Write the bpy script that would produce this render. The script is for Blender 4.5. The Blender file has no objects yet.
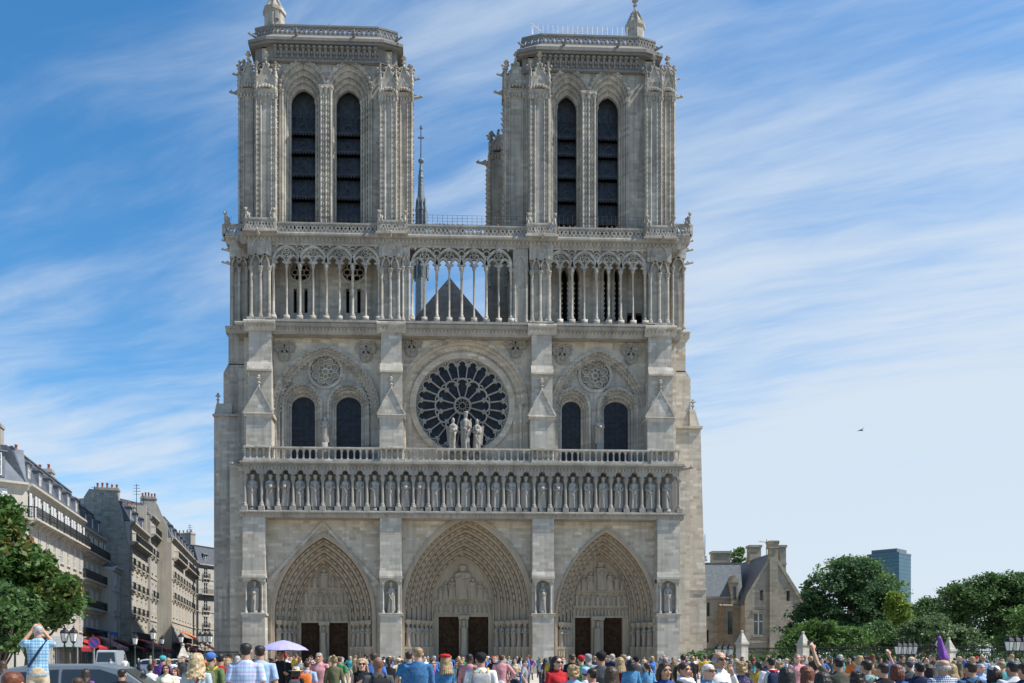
import bpy, bmesh, math, random
import numpy as np
from math import sin, cos, pi, sqrt, radians as R
from mathutils import Vector, Matrix
from mathutils.geometry import tessellate_polygon

scene = bpy.context.scene
COL = scene.collection
# ------------------------------------------------------------------ camera
F = 850.0                       # focal length in pixels of a 1024 wide frame
PX0, PY0 = 457.7, 657.0         # principal point (lens shift)
YAW = R(2.2)
CAM_Y, CAM_Z = -85.0, 1.68
CAM_X = -4.0
cd = bpy.data.cameras.new('camera')
cam = bpy.data.objects.new('camera', cd); COL.objects.link(cam)
cam.location = (CAM_X, CAM_Y, CAM_Z)
cam.rotation_euler = (R(90), 0, -YAW)
cd.sensor_width = 36.0
cd.lens = F/1024*36.0
cd.shift_x = (512-PX0)/1024
cd.shift_y = (PY0-341.5)/1024
cd.clip_start = 0.2; cd.clip_end = 6000
scene.camera = cam
DX, DY = sin(YAW), cos(YAW)
RX, RY = cos(YAW), -sin(YAW)
def at(px, py, Y):
    """point of the plane y = Y seen at a pixel"""
    u = (px-PX0)/F
    t = (Y-CAM_Y)/(DY+u*RY)
    return CAM_X+t*(DX+u*RX), CAM_Z+t*(PY0-py)/F
def X(px, Y=0.0): return at(px, 600, Y)[0]
def Z(py, Y=0.0, px=325): return at(px, py, Y)[1]
def dp(px, d, py=None):
    """point at camera depth d"""
    L = (px-PX0)/F*d
    x = CAM_X+d*DX+L*RX; y = CAM_Y+d*DY+L*RY
    return (x, y) if py is None else (x, y, CAM_Z+(PY0-py)/F*d)
# ------------------------------------------------------------------ sky and sun
SUN = Vector((0.54, -0.125, 0.80)).normalized()
w = bpy.data.worlds.new('World'); scene.world = w; w.use_nodes = True
nt = w.node_tree; nt.nodes.clear()
def wn(t, **k):
    n = nt.nodes.new(t)
    for a, b in k.items(): setattr(n, a, b)
    return n
def wl(a, b): nt.links.new(a, b)
def wmath(op, a, b=None, c=None, clamp=False):
    n = wn('ShaderNodeMath', operation=op, use_clamp=clamp)
    for i, v in enumerate((a, b, c)):
        if v is None: continue
        if isinstance(v, (int, float)): n.inputs[i].default_value = v
        else: wl(v, n.inputs[i])
    return n.outputs[0]
sky = wn('ShaderNodeTexSky', sky_type='NISHITA')
sky.sun_disc = False
sky.sun_elevation = math.asin(SUN.z)
sky.sun_rotation = math.atan2(SUN.x, SUN.y)
sky.air_density = 1.0; sky.dust_density = 0.3; sky.ozone_density = 2.6
tc = wn('ShaderNodeTexCoord'); sp = wn('ShaderNodeSeparateXYZ'); wl(tc.outputs['Generated'], sp.inputs[0])
zc = wmath('ADD', wmath('MAXIMUM', sp.outputs[2], 0.0), 0.05)
cx_ = wmath('DIVIDE', sp.outputs[0], zc); cy_ = wmath('DIVIDE', sp.outputs[1], zc)
cb = wn('ShaderNodeCombineXYZ'); wl(cx_, cb.inputs[0]); wl(cy_, cb.inputs[1])
warp = wn('ShaderNodeTexNoise'); warp.inputs['Scale'].default_value = 0.9; warp.inputs['Detail'].default_value = 3
wl(cb.outputs[0], warp.inputs['Vector'])
ws = wn('ShaderNodeVectorMath', operation='MULTIPLY_ADD'); wl(warp.outputs['Color'], ws.inputs[0])
ws.inputs[1].default_value = (0.4, 0.4, 0); wl(cb.outputs[0], ws.inputs[2])
mp = wn('ShaderNodeMapping'); wl(ws.outputs[0], mp.inputs[0])
mp.vector_type = 'TEXTURE'; mp.inputs['Rotation'].default_value = (0, 0, R(-40)); mp.inputs['Scale'].default_value = (1.7, 0.62, 1)
mp.inputs['Location'].default_value = (3.1, 1.7, 0)
# second, finer layer of streaks, itself rotated
n1 = wn('ShaderNodeTexNoise'); n1.inputs['Scale'].default_value = 1.0; n1.inputs['Detail'].default_value = 10; n1.inputs['Roughness'].default_value = 0.56
wl(mp.outputs[0], n1.inputs['Vector'])
mp2 = wn('ShaderNodeMapping'); wl(ws.outputs[0], mp2.inputs[0])
mp2.vector_type = 'TEXTURE'; mp2.inputs['Rotation'].default_value = (0, 0, R(-28)); mp2.inputs['Scale'].default_value = (1.0, 0.19, 1)
n2 = wn('ShaderNodeTexNoise'); n2.inputs['Scale'].default_value = 1.3; n2.inputs['Detail'].default_value = 8; n2.inputs['Roughness'].default_value = 0.62
wl(mp2.outputs[0], n2.inputs['Vector'])
lay = wmath('ADD', wmath('MULTIPLY', n1.outputs[0], 3.3), wmath('MULTIPLY', n2.outputs[0], 1.5))   # about 0.78 mean
cov = wmath('ADD', wmath('MULTIPLY', wmath('MINIMUM', cy_, 8.0), 0.34), wmath('MAXIMUM', wmath('MULTIPLY', cx_, 0.46), -0.34))
raw = wmath('ADD', lay, cov)
CLOUD_LO, CLOUD_HI, CLOUD_MAX, CLOUD_COL, SKY_STR = 2.30, 4.15, 0.95, (3.7, 4.2, 4.75), 0.105
mr = wn('ShaderNodeMapRange', interpolation_type='SMOOTHSTEP'); wl(raw, mr.inputs['Value'])
mr.inputs['From Min'].default_value = CLOUD_LO; mr.inputs['From Max'].default_value = CLOUD_HI
mr.inputs['To Min'].default_value = 0.03; mr.inputs['To Max'].default_value = CLOUD_MAX
hs = wn('ShaderNodeHueSaturation'); wl(sky.outputs[0], hs.inputs['Color']); hs.inputs['Saturation'].default_value = 1.34; hs.inputs['Hue'].default_value = 0.495
mx = wn('ShaderNodeMix', data_type='RGBA'); wl(mr.outputs[0], mx.inputs[0]); wl(hs.outputs[0], mx.inputs[6]); mx.inputs[7].default_value = (*CLOUD_COL, 1)
bg = wn('ShaderNodeBackground'); bg.inputs['Strength'].default_value = SKY_STR
wl(mx.outputs[2], bg.inputs['Color'])
wo = wn('ShaderNodeOutputWorld'); wl(bg.outputs[0], wo.inputs[0])
sd = bpy.data.lights.new('sun', 'SUN'); sd.energy = 4.4; sd.angle = R(0.53); sd.color = (1.0, 0.95, 0.87)
sun = bpy.data.objects.new('sun', sd); COL.objects.link(sun)
sun.rotation_euler = (-SUN).to_track_quat('-Z', 'Y').to_euler(); sun.location = (60, -40, 120)
vs = scene.view_settings
vs.view_transform = 'Standard'; vs.look = 'None'; vs.gamma = 1; vs.use_curve_mapping = False
vs.exposure = 0.84
scene.render.engine = 'CYCLES'
scene.cycles.use_denoising = True
scene.cycles.max_bounces = 6; scene.cycles.diffuse_bounces = 3; scene.cycles.transparent_max_bounces = 6

# ------------------------------------------------------------------ materials
def new_mat(name):
    m = bpy.data.materials.new(name); m.use_nodes = True
    n = m.node_tree.nodes; b = n['Principled BSDF']
    return m, m.node_tree, b
def plain(name, col, rough=0.7, metal=0.0, var=0.12, scale=6.0, bump=0.0, spec=0.4):
    """a colour broken up by noise"""
    m, t, b = new_mat(name)
    b.inputs['Roughness'].default_value = rough; b.inputs['Metallic'].default_value = metal
    b.inputs['Specular IOR Level'].default_value = spec
    tc = t.nodes.new('ShaderNodeTexCoord'); no = t.nodes.new('ShaderNodeTexNoise')
    no.inputs['Scale'].default_value = scale; no.inputs['Detail'].default_value = 5
    t.links.new(tc.outputs['Object'], no.inputs['Vector'])
    r = t.nodes.new('ShaderNodeValToRGB')
    r.color_ramp.elements[0].position = 0.3; r.color_ramp.elements[1].position = 0.7
    r.color_ramp.elements[0].color = (*[c*(1-var) for c in col], 1)
    r.color_ramp.elements[1].color = (*[min(1, c*(1+var)) for c in col], 1)
    t.links.new(no.outputs[0], r.inputs[0]); t.links.new(r.outputs[0], b.inputs['Base Color'])
    if bump:
        bp = t.nodes.new('ShaderNodeBump'); bp.inputs['Strength'].default_value = bump; bp.inputs['Distance'].default_value = 0.02
        t.links.new(no.outputs[0], bp.inputs['Height']); t.links.new(bp.outputs[0], b.inputs['Normal'])
    return m
def stone(name, c_dark, c_mid, c_light, course=0.36, width=0.95, blocks=True, stain=0.35, fine=9.0, bump=0.35, soot=(0.10, 0.095, 0.09)):
    """ashlar: every block its own tint, joints, stains that run down, a few soot patches"""
    m, t, b = new_mat(name); N = t.nodes.new; L = t.links.new
    b.inputs['Roughness'].default_value = 0.9; b.inputs['Specular IOR Level'].default_value = 0.2
    tc = N('ShaderNodeTexCoord'); s = N('ShaderNodeSeparateXYZ'); L(tc.outputs['Object'], s.inputs[0])
    a = N('ShaderNodeMath'); L(s.outputs[0], a.inputs[0]); L(s.outputs[1], a.inputs[1])
    c = N('ShaderNodeCombineXYZ'); L(a.outputs[0], c.inputs[0]); L(s.outputs[2], c.inputs[1])
    no = N('ShaderNodeTexNoise'); no.inputs['Scale'].default_value = fine; no.inputs['Detail'].default_value = 6; no.inputs['Roughness'].default_value = 0.65
    L(tc.outputs['Object'], no.inputs['Vector'])
    ramp = N('ShaderNodeValToRGB'); e = ramp.color_ramp.elements
    e[0].position = 0.0; e[0].color = (*c_dark, 1); e[1].position = 1.0; e[1].color = (*c_light, 1)
    k = e.new(0.36); k.color = (*c_mid, 1); k = e.new(0.52); k.color = (c_mid[0]*.93, c_mid[1]*.96, c_mid[2]*1.02, 1); k = e.new(0.74); k.color = (*[x*1.10 for x in c_mid], 1)
    if blocks:
        br = N('ShaderNodeTexBrick'); L(c.outputs[0], br.inputs['Vector'])
        br.inputs['Scale'].default_value = 1; br.inputs['Brick Width'].default_value = width; br.inputs['Row Height'].default_value = course
        br.inputs['Mortar Size'].default_value = 0.012; br.inputs['Mortar Smooth'].default_value = 0.3
        br.inputs['Color1'].default_value = (0, 0, 0, 1); br.inputs['Color2'].default_value = (1, 1, 1, 1); br.inputs['Mortar'].default_value = (0.25, 0.25, 0.25, 1)
        br.squash = 1.3; br.squash_frequency = 3; br.offset_frequency = 2
        mm = N('ShaderNodeMix'); mm.inputs[0].default_value = 0.3; L(br.outputs['Color'], mm.inputs[2]); L(no.outputs[0], mm.inputs[3])
        L(mm.outputs[0], ramp.inputs[0])
    else:
        L(no.outputs[0], ramp.inputs[0])
    big = N('ShaderNodeTexNoise'); big.inputs['Scale'].default_value = 0.22; big.inputs['Detail'].default_value = 6; big.inputs['Roughness'].default_value = 0.6
    mpn = N('ShaderNodeMapping'); mpn.inputs['Scale'].default_value = (2.2, 2.2, 0.8); L(tc.outputs['Object'], mpn.inputs[0]); L(mpn.outputs[0], big.inputs['Vector'])
    r2 = N('ShaderNodeMapRange'); L(big.outputs[0], r2.inputs[0]); r2.inputs[1].default_value = 0.42; r2.inputs[2].default_value = 0.72; r2.inputs[3].default_value = 0; r2.inputs[4].default_value = stain
    mx = N('ShaderNodeMix'); mx.data_type = 'RGBA'; L(r2.outputs[0], mx.inputs[0]); L(ramp.outputs[0], mx.inputs[6]); mx.inputs[7].default_value = (*soot, 1)
    # rain streaks: stretched down the wall
    st = N('ShaderNodeTexNoise'); st.inputs['Scale'].default_value = 1.0; st.inputs['Detail'].default_value = 4; mps = N('ShaderNodeMapping'); mps.inputs['Scale'].default_value = (2.4, 2.4, 0.16); L(tc.outputs['Object'], mps.inputs[0]); L(mps.outputs[0], st.inputs['Vector'])
    r3 = N('ShaderNodeMapRange'); L(st.outputs[0], r3.inputs[0]); r3.inputs[1].default_value = .50; r3.inputs[2].default_value = .72; r3.inputs[3].default_value = 0; r3.inputs[4].default_value = stain*1.1
    m3 = N('ShaderNodeMix'); m3.data_type = 'RGBA'; L(r3.outputs[0], m3.inputs[0]); L(mx.outputs[2], m3.inputs[6]); m3.inputs[7].default_value = (*[c*1.5 for c in soot], 1)
    L(m3.outputs[2], b.inputs['Base Color'])
    bp = N('ShaderNodeBump'); bp.inputs['Strength'].default_value = bump; bp.inputs['Distance'].default_value = 0.03
    if blocks:
        h = N('ShaderNodeMath'); h.operation = 'SUBTRACT'; L(no.outputs[0], h.inputs[0]); L(br.outputs['Fac'], h.inputs[1]); L(h.outputs[0], bp.inputs['Height'])
    else: L(no.outputs[0], bp.inputs['Height'])
    L(bp.outputs[0], b.inputs['Normal'])
    return m
def glassy(name, col, rough=0.12, spec=0.6, var=0.3, scale=3.0):
    m = plain(name, col, rough=rough, var=var, scale=scale, spec=spec); return m
M = {}
M['buttress'] = stone('pale_ashlar', (0.275, 0.245, 0.20), (0.42, 0.385, 0.325), (0.67, 0.635, 0.565), course=.33, width=.72, stain=.3, bump=.5)
M['wall'] = stone('tan_ashlar', (0.32, 0.255, 0.18), (0.50, 0.432, 0.34), (0.70, 0.655, 0.575), course=.33, width=.72, stain=0.25, bump=.5)
M['tower'] = stone('grey_ashlar', (0.24, 0.22, 0.185), (0.41, 0.372, 0.31), (0.58, 0.54, 0.465), course=.33, width=.72, stain=0.55, bump=.5)
M['carved'] = stone('carved_stone', (0.12, 0.105, 0.085), (0.33, 0.30, 0.25), (0.50, 0.47, 0.41), blocks=False, fine=3.4, stain=0.55, bump=0.8)
M['portal'] = stone('brown_carved_stone', (0.12, 0.09, 0.055), (0.41, 0.33, 0.235), (0.60, 0.51, 0.385), blocks=False, fine=4.5, stain=0.3, bump=0.9)
M['statue'] = stone('statue_stone', (0.12, 0.105, 0.085), (0.36, 0.325, 0.275), (0.66, 0.63, 0.56), blocks=False, fine=5.0, stain=0.45, bump=0.4)
M['pstatue'] = stone('portal_statue_stone', (0.15, 0.12, 0.085), (0.37, 0.31, 0.235), (0.54, 0.48, 0.385), blocks=False, fine=4.5, stain=0.35, bump=0.4)
M['grime'] = stone('grimy_carved_stone', (0.07, 0.065, 0.058), (0.22, 0.205, 0.18), (0.40, 0.38, 0.34), blocks=False, fine=2.6, stain=0.5, bump=0.7)
M['sootstone'] = stone('dark_stone', (0.24, 0.22, 0.19), (0.42, 0.39, 0.35), (0.52, 0.49, 0.45), stain=0.3)
M['lead'] = plain('lead_sheet', (0.12, 0.14, 0.155), rough=0.55, var=0.3, scale=1.5)
M['glassdark'] = glassy('leaded_glass', (0.016, 0.018, 0.025), rough=0.45, var=0.6, scale=2.5, spec=0.25)
M['wood'] = plain('old_oak', (0.045, 0.025, 0.014), rough=0.8, var=0.5, scale=3, spec=.15)
M['louvre'] = plain('slate_louvre', (0.030, 0.034, 0.040), rough=0.6, var=0.45, scale=2.2, bump=0.4)
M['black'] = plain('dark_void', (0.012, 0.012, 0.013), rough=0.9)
M['iron'] = plain('black_iron', (0.02, 0.022, 0.024), rough=0.5, metal=0.3)

# ------------------------------------------------------------------ mesh builder
class MB:
    def __init__(s): s.v = []; s.f = []; s.M = None; s.mi = []; s.cur = 0
    def add(s, vs, fs):
        o = len(s.v)
        if s.M is not None: vs = [tuple(s.M @ Vector(v)) for v in vs]
        s.v.extend(vs); s.f.extend([tuple(i+o for i in f) for f in fs]); s.mi.extend([s.cur]*len(fs))
    def box(s, x0, x1, y0, y1, z0, z1):
        if x0 > x1: x0, x1 = x1, x0
        if y0 > y1: y0, y1 = y1, y0
        if z0 > z1: z0, z1 = z1, z0
        s.add([(x0,y0,z0),(x1,y0,z0),(x1,y1,z0),(x0,y1,z0),(x0,y0,z1),(x1,y0,z1),(x1,y1,z1),(x0,y1,z1)],
              [(0,3,2,1),(4,5,6,7),(0,1,5,4),(1,2,6,5),(2,3,7,6),(3,0,4,7)])
    def taper(s, x0, x1, y0, y1, z0, a0, a1, b0, b1, z1):
        s.add([(x0,y0,z0),(x1,y0,z0),(x1,y1,z0),(x0,y1,z0),(a0,b0,z1),(a1,b0,z1),(a1,b1,z1),(a0,b1,z1)],
              [(0,3,2,1),(4,5,6,7),(0,1,5,4),(1,2,6,5),(2,3,7,6),(3,0,4,7)])
    def prism(s, poly, y0, y1):                  # polygon in xz pushed along y
        n = len(poly); a = sum(poly[i][0]*poly[(i+1)%n][1]-poly[(i+1)%n][0]*poly[i][1] for i in range(n))
        if a < 0: poly = poly[::-1]
        vs = [(x,y0,z) for x,z in poly]+[(x,y1,z) for x,z in poly]
        tri = tessellate_polygon([[Vector((x,z,0)) for x,z in poly]])
        fs = []
        for t in tri:
            p = [poly[i] for i in t]
            ar = (p[1][0]-p[0][0])*(p[2][1]-p[0][1])-(p[2][0]-p[0][0])*(p[1][1]-p[0][1])
            if ar < 0: t = t[::-1]
            fs.append(tuple(t)); fs.append(tuple(i+n for i in t[::-1]))
        for i in range(n): j = (i+1)%n; fs.append((j,i,i+n,j+n))
        s.add(vs, fs)
    def prism_x(s, prof, x0, x1):                # (y,z) profile pushed along x
        n = len(prof)
        vs = [(x0,y,z) for y,z in prof]+[(x1,y,z) for y,z in prof]
        a = sum(prof[i][0]*prof[(i+1)%n][1]-prof[(i+1)%n][0]*prof[i][1] for i in range(n))
        fs = [tuple(range(n))[::-1], tuple(range(n,2*n))]+[(i,(i+1)%n,(i+1)%n+n,i+n) for i in range(n)]
        if a < 0: fs = [f[::-1] for f in fs]
        s.add(vs, fs)
    def prism_z(s, poly, z0, z1):
        n = len(poly); a = sum(poly[i][0]*poly[(i+1)%n][1]-poly[(i+1)%n][0]*poly[i][1] for i in range(n))
        if a < 0: poly = poly[::-1]
        vs = [(x,y,z0) for x,y in poly]+[(x,y,z1) for x,y in poly]
        s.add(vs, [tuple(range(n))[::-1], tuple(range(n,2*n))]+[(i,(i+1)%n,(i+1)%n+n,i+n) for i in range(n)])
    def lathe(s, prof, cx, cy, n=12, ph=0.0, ex=1.0, ey=1.0):    # (r,z) profile
        vs = []; fs = []
        for r, z in prof:
            for i in range(n):
                a = ph+2*pi*i/n; vs.append((cx+r*ex*cos(a), cy+r*ey*sin(a), z))
        m = len(prof)
        for k in range(m-1):
            for i in range(n):
                j = (i+1)%n; fs.append((k*n+i,k*n+j,(k+1)*n+j,(k+1)*n+i))
        fs.append(tuple(range(n))[::-1]); fs.append(tuple(range((m-1)*n,m*n)))
        s.add(vs, fs)
    def tube(s, pts, rad, n=8, cap=True):
        pts = [Vector(p) for p in pts]; m = len(pts)
        if not hasattr(rad, '__len__'): rad = [rad]*m
        vs = []; fs = []; up = None
        for k in range(m):
            d = (pts[min(k+1,m-1)]-pts[max(k-1,0)])
            if d.length < 1e-9: d = Vector((0,0,1))
            d.normalize()
            if up is None: up = Vector((0,0,1)) if abs(d.z) < .9 else Vector((0,1,0))
            a = d.cross(up)
            if a.length < 1e-6: a = d.cross(Vector((1,0,0)))
            a.normalize(); b = a.cross(d).normalized(); up = b
            for i in range(n):
                t = 2*pi*i/n; vs.append(tuple(pts[k]+rad[k]*(cos(t)*a+sin(t)*b)))
        for k in range(m-1):
            for i in range(n):
                j = (i+1)%n; fs.append((k*n+i,k*n+j,(k+1)*n+j,(k+1)*n+i))
        if cap: fs.append(tuple(range(n))[::-1]); fs.append(tuple(range((m-1)*n,m*n)))
        s.add(vs, [f[::-1] for f in fs])
    def ball(s, c, r, n=8, m=5):
        rx, ry, rz = r if hasattr(r, '__len__') else (r,r,r)
        prof = []
        vs = [(c[0],c[1],c[2]-rz)]; fs = []
        for k in range(1,m):
            a = -pi/2+pi*k/m
            for i in range(n): t = 2*pi*i/n; vs.append((c[0]+rx*cos(a)*cos(t), c[1]+ry*cos(a)*sin(t), c[2]+rz*sin(a)))
        vs.append((c[0],c[1],c[2]+rz)); e = len(vs)-1
        for i in range(n):
            j = (i+1)%n; fs.append((0,1+j,1+i)); fs.append((e,e-n+i,e-n+j))
            for k in range(m-2): fs.append((1+k*n+i,1+k*n+j,1+(k+1)*n+j,1+(k+1)*n+i))
        s.add(vs, fs)
    def band(s, inn, out, y0, y1, closed=False):   # ring between two outlines of equal count in xz
        n = len(inn); vs = []
        for (a,b),(c,d) in zip(inn,out): vs += [(a,y0,b),(c,y0,d),(a,y1,b),(c,y1,d)]
        fs = []
        for i in range(n if closed else n-1):
            p = 4*i; q = 4*((i+1)%n)
            fs += [(p,p+1,q+1,q),(p+2,q+2,q+3,p+3),(p,q,q+2,p+2),(p+1,p+3,q+3,q+1)]
        if not closed: e = 4*(n-1); fs += [(0,2,3,1),(e,e+1,e+3,e+2)]
        s.add(vs, fs)
    def strip(s, pts, wd, y0, y1, closed=False):
        n = len(pts); inn = []; out = []
        for i in range(n):
            a = pts[(i-1)%n] if (closed or i > 0) else pts[i]
            b = pts[(i+1)%n] if (closed or i < n-1) else pts[i]
            dx, dz = b[0]-a[0], b[1]-a[1]; l = sqrt(dx*dx+dz*dz) or 1
            nx, nz = -dz/l*wd/2, dx/l*wd/2
            inn.append((pts[i][0]-nx, pts[i][1]-nz)); out.append((pts[i][0]+nx, pts[i][1]+nz))
        s.band(inn, out, y0, y1, closed)
    def wall(s, outer, holes, y0, y1):
        polys = [outer]+holes; flat = [p for q in polys for p in q]
        tri = tessellate_polygon([[Vector((x,z,0)) for x,z in q] for q in polys])
        n = len(flat); vs = [(x,y0,z) for x,z in flat]+[(x,y1,z) for x,z in flat]; fs = []
        for t in tri:
            p = [flat[i] for i in t]
            ar = (p[1][0]-p[0][0])*(p[2][1]-p[0][1])-(p[2][0]-p[0][0])*(p[1][1]-p[0][1])
            if abs(ar) < 1e-9: continue
            if ar < 0: t = t[::-1]
            fs.append(tuple(t)); fs.append(tuple(i+n for i in t[::-1]))
        o = 0
        for q in polys:
            m = len(q)
            for i in range(m): a, b = o+i, o+(i+1)%m; fs.append((a,b,b+n,a+n))
            o += m
        s.add(vs, fs)
    def wall_grid(s, x0, x1, z0, z1, holes, y0, y1):   # rectangular holes (a,b,c,d) in a wall
        xs = sorted({x0,x1,*[h[0] for h in holes],*[h[1] for h in holes]}); zs = sorted({z0,z1,*[h[2] for h in holes],*[h[3] for h in holes]})
        xs = [x for x in xs if x0 <= x <= x1]; zs = [z for z in zs if z0 <= z <= z1]
        for j in range(len(zs)-1):
            zm = (zs[j]+zs[j+1])/2; run = None
            row = [h for h in holes if h[2] < zm < h[3]]
            for i in range(len(xs)-1):
                xm = (xs[i]+xs[i+1])/2; solid = not any(h[0] < xm < h[1] for h in row)
                if solid: s.add([(xs[i],y0,zs[j]),(xs[i+1],y0,zs[j]),(xs[i+1],y0,zs[j+1]),(xs[i],y0,zs[j+1])],[(0,1,2,3)])
        for a,b,c,d in holes:
            s.add([(a,y0,c),(b,y0,c),(b,y0,d),(a,y0,d),(a,y1,c),(b,y1,c),(b,y1,d),(a,y1,d)],[(0,4,5,1),(1,5,6,2),(2,6,7,3),(3,7,4,0)])
    def mesh(s, name, mats=(), smooth=False):
        me = bpy.data.meshes.new(name); me.from_pydata(s.v, [], s.f)
        for m in mats: me.materials.append(m)
        if len(mats) > 1: me.polygons.foreach_set('material_index', s.mi)
        if smooth: me.polygons.foreach_set('use_smooth', [True]*len(me.polygons))
        me.update(); return me
    def build(s, name, mat, parent=None, smooth=False):
        mats = mat if isinstance(mat, (list, tuple)) else (mat,)
        o = bpy.data.objects.new(name, s.mesh(name, mats, smooth)); COL.objects.link(o); o.parent = parent
        return o
def tag(o, label=None, cat=None, group=None, kind=None):
    if label: o['label'] = label
    if cat: o['category'] = cat
    if group: o['group'] = group
    if kind: o['kind'] = kind
    return o
def empty(name, loc=(0,0,0), rz=0, label=None, cat=None, group=None, parent=None):
    o = bpy.data.objects.new(name, None); COL.objects.link(o); o.location = loc; o.rotation_euler = (0,0,rz)
    o.empty_display_size = 0.3; o.parent = parent
    return tag(o, label, cat, group)
def copy_tree(o, parent=None, kids=None):
    c = o.copy(); COL.objects.link(c); c.parent = parent
    for ch in o.children: copy_tree(ch, c)
    return c
def arch(x0, x1, zb, zs, za, n=10):
    """pointed arch outline from the left foot over the apex to the right foot"""
    a = (x1-x0)/2; cx = (x0+x1)/2; h = max(za-zs, 1e-3); pts = [(x0,zb)]
    if h >= a:
        rr = (a*a+h*h)/(2*a); th = math.asin(min(1, h/rr))
        left = [(x0+rr-rr*cos(th*i/n), zs+rr*sin(th*i/n)) for i in range(n+1)]
    else:
        left = [(cx-a*cos(pi/2*i/n), zs+h*sin(pi/2*i/n)) for i in range(n+1)]
    pts += left+[(2*cx-x, z) for x,z in left[-2::-1]]+[(x1,zb)]
    return pts
def circle(cx, cz, r, n=32, ph=0.0): return [(cx+r*cos(ph+2*pi*i/n), cz+r*sin(ph+2*pi*i/n)) for i in range(n)]
def resample(pts, step, skip_ends=0):
    out = []; d = [0.0]
    for a, b in zip(pts, pts[1:]): d.append(d[-1]+math.dist(a, b))
    n = max(1, int(round(d[-1]/step)))
    for k in range(n):
        t = (k+.5)/n*d[-1]; i = 0
        while i < len(d)-2 and d[i+1] < t: i += 1
        u = (t-d[i])/max(1e-9, d[i+1]-d[i])
        a, b = pts[i], pts[i+1]
        out.append((a[0]+(b[0]-a[0])*u, a[1]+(b[1]-a[1])*u, math.atan2(b[1]-a[1], b[0]-a[0])))
    return out
rnd = random.Random(7)
# ------------------------------------------------------------------ ground
def ground_mat():
    m, t, b = new_mat('plaza_paving'); N = t.nodes.new; L = t.links.new
    b.inputs['Roughness'].default_value = 0.85
    tc = N('ShaderNodeTexCoord'); br = N('ShaderNodeTexBrick'); L(tc.outputs['Object'], br.inputs['Vector'])
    br.inputs['Scale'].default_value = 1; br.inputs['Brick Width'].default_value = 1.0; br.inputs['Row Height'].default_value = 0.6; br.inputs['Mortar Size'].default_value = 0.012
    br.inputs['Color1'].default_value = (0.42, 0.385, 0.33, 1); br.inputs['Color2'].default_value = (0.52, 0.485, 0.42, 1); br.inputs['Mortar'].default_value = (0.16, 0.15, 0.13, 1)
    no = N('ShaderNodeTexNoise'); no.inputs['Scale'].default_value = 0.4; no.inputs['Detail'].default_value = 7; L(tc.outputs['Object'], no.inputs['Vector'])
    mx = N('ShaderNodeMix'); mx.data_type = 'RGBA'; mx.blend_type = 'MULTIPLY'; mx.inputs[0].default_value = 0.35
    L(br.outputs['Color'], mx.inputs[6]); L(no.outputs[0], mx.inputs[7]); L(mx.outputs[2], b.inputs['Base Color'])
    return m
g = MB(); g.add([(-4000,-400,0),(4000,-400,0),(4000,5000,0),(-4000,5000,0)], [(0,1,2,3)])
tag(g.build('ground', plain('far_ground', (0.24,0.22,0.19), scale=0.05, var=0.2)), kind='structure')
g = MB(); g.add([(-34,-120,.004),(90,-120,.004),(90,2,.004),(-34,2,.004)], [(0,1,2,3)])
tag(g.build('plaza_paving', ground_mat()), kind='structure')

# ------------------------------------------------------------------ cathedral
CATH = empty('cathedral', (0,0,0), 0, 'huge pale stone Gothic cathedral with two square bell towers and a round rose window', 'cathedral')
Y0, YW = 0.0, 1.6
# carved figures -----------------------------------------------------------
def figure(mb, x, y, z, h, seed=0, n=12, crown=True, wide=1.0, arms=True):
    r = random.Random(seed); ph = r.random()*6; kf = r.choice((5,6,7,8)) if n < 20 else r.choice((4,5,6)); lean = r.uniform(-.025,.025); tw = r.uniform(-5,5)
    prof = [(0,.150),(.03,.158),(.2,.145),(.4,.140),(.55,.140),(.64,.135),(.74,.160),(.79,.155),(.825,.085),(.845,.052),(.865,.060),(.90,.074),(.935,.072),(.97,.058),(1.0,.025)]
    if crown: prof = prof[:-2]+[(.955,.082),(1.0,.09),(1.005,.05)]
    vs = []; fs = []
    for k,(t,rad) in enumerate(prof):
        for i in range(n):
            a = 2*pi*i/n; f = 1+((.22*cos(kf*a+ph+tw*t)+.08*cos((kf+3)*a-3*t)) if t < .76 else 0)
            ey = .72 if t < .84 else 1.0
            vs.append((x+h*(rad*wide*f*cos(a)+lean*sin(t*3)), y+h*rad*ey*f*sin(a), z+t*h))
    for k in range(len(prof)-1):
        for i in range(n):
            j = (i+1)%n; fs.append((k*n+i,k*n+j,(k+1)*n+j,(k+1)*n+i))
    fs.append(tuple(range((len(prof)-1)*n, len(prof)*n)))
    mb.add(vs, fs)
    if arms:
        for s in (-1,1):
            t = r.uniform(.52,.70); q = r.uniform(-.05,.06)
            mb.tube([(x+s*h*.125*wide,y-.01*h,z+.76*h),(x+s*h*.15*wide,y-.05*h,z+.60*h),(x+s*h*q,y-.11*h,z+t*h)], [.045*h,.042*h,.028*h], 6)
        for q in range(2 if n > 20 else 0):      # folds of the mantle swung across the body
            s_ = r.choice((-1,1)); t0, t1 = r.uniform(.58,.76), r.uniform(.2,.45)
            mb.tube([(x+s_*.13*h*wide,y-.055*h,z+t0*h),(x+s_*.02*h,y-.115*h,z+(t0+t1)/2*h),(x-s_*.11*h*wide,y-.06*h,z+t1*h)],[.02*h,.034*h,.02*h],6)
        if r.random() < .22: mb.tube([(x+.09*h,y-.13*h,z+.4*h),(x+.11*h,y-.13*h,z+.80*h)], .011*h, 5)
        if r.random() < .5: mb.box(x-.05*h,x+.05*h,y-.19*h,y-.14*h,z+.55*h,z+.66*h)
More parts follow.
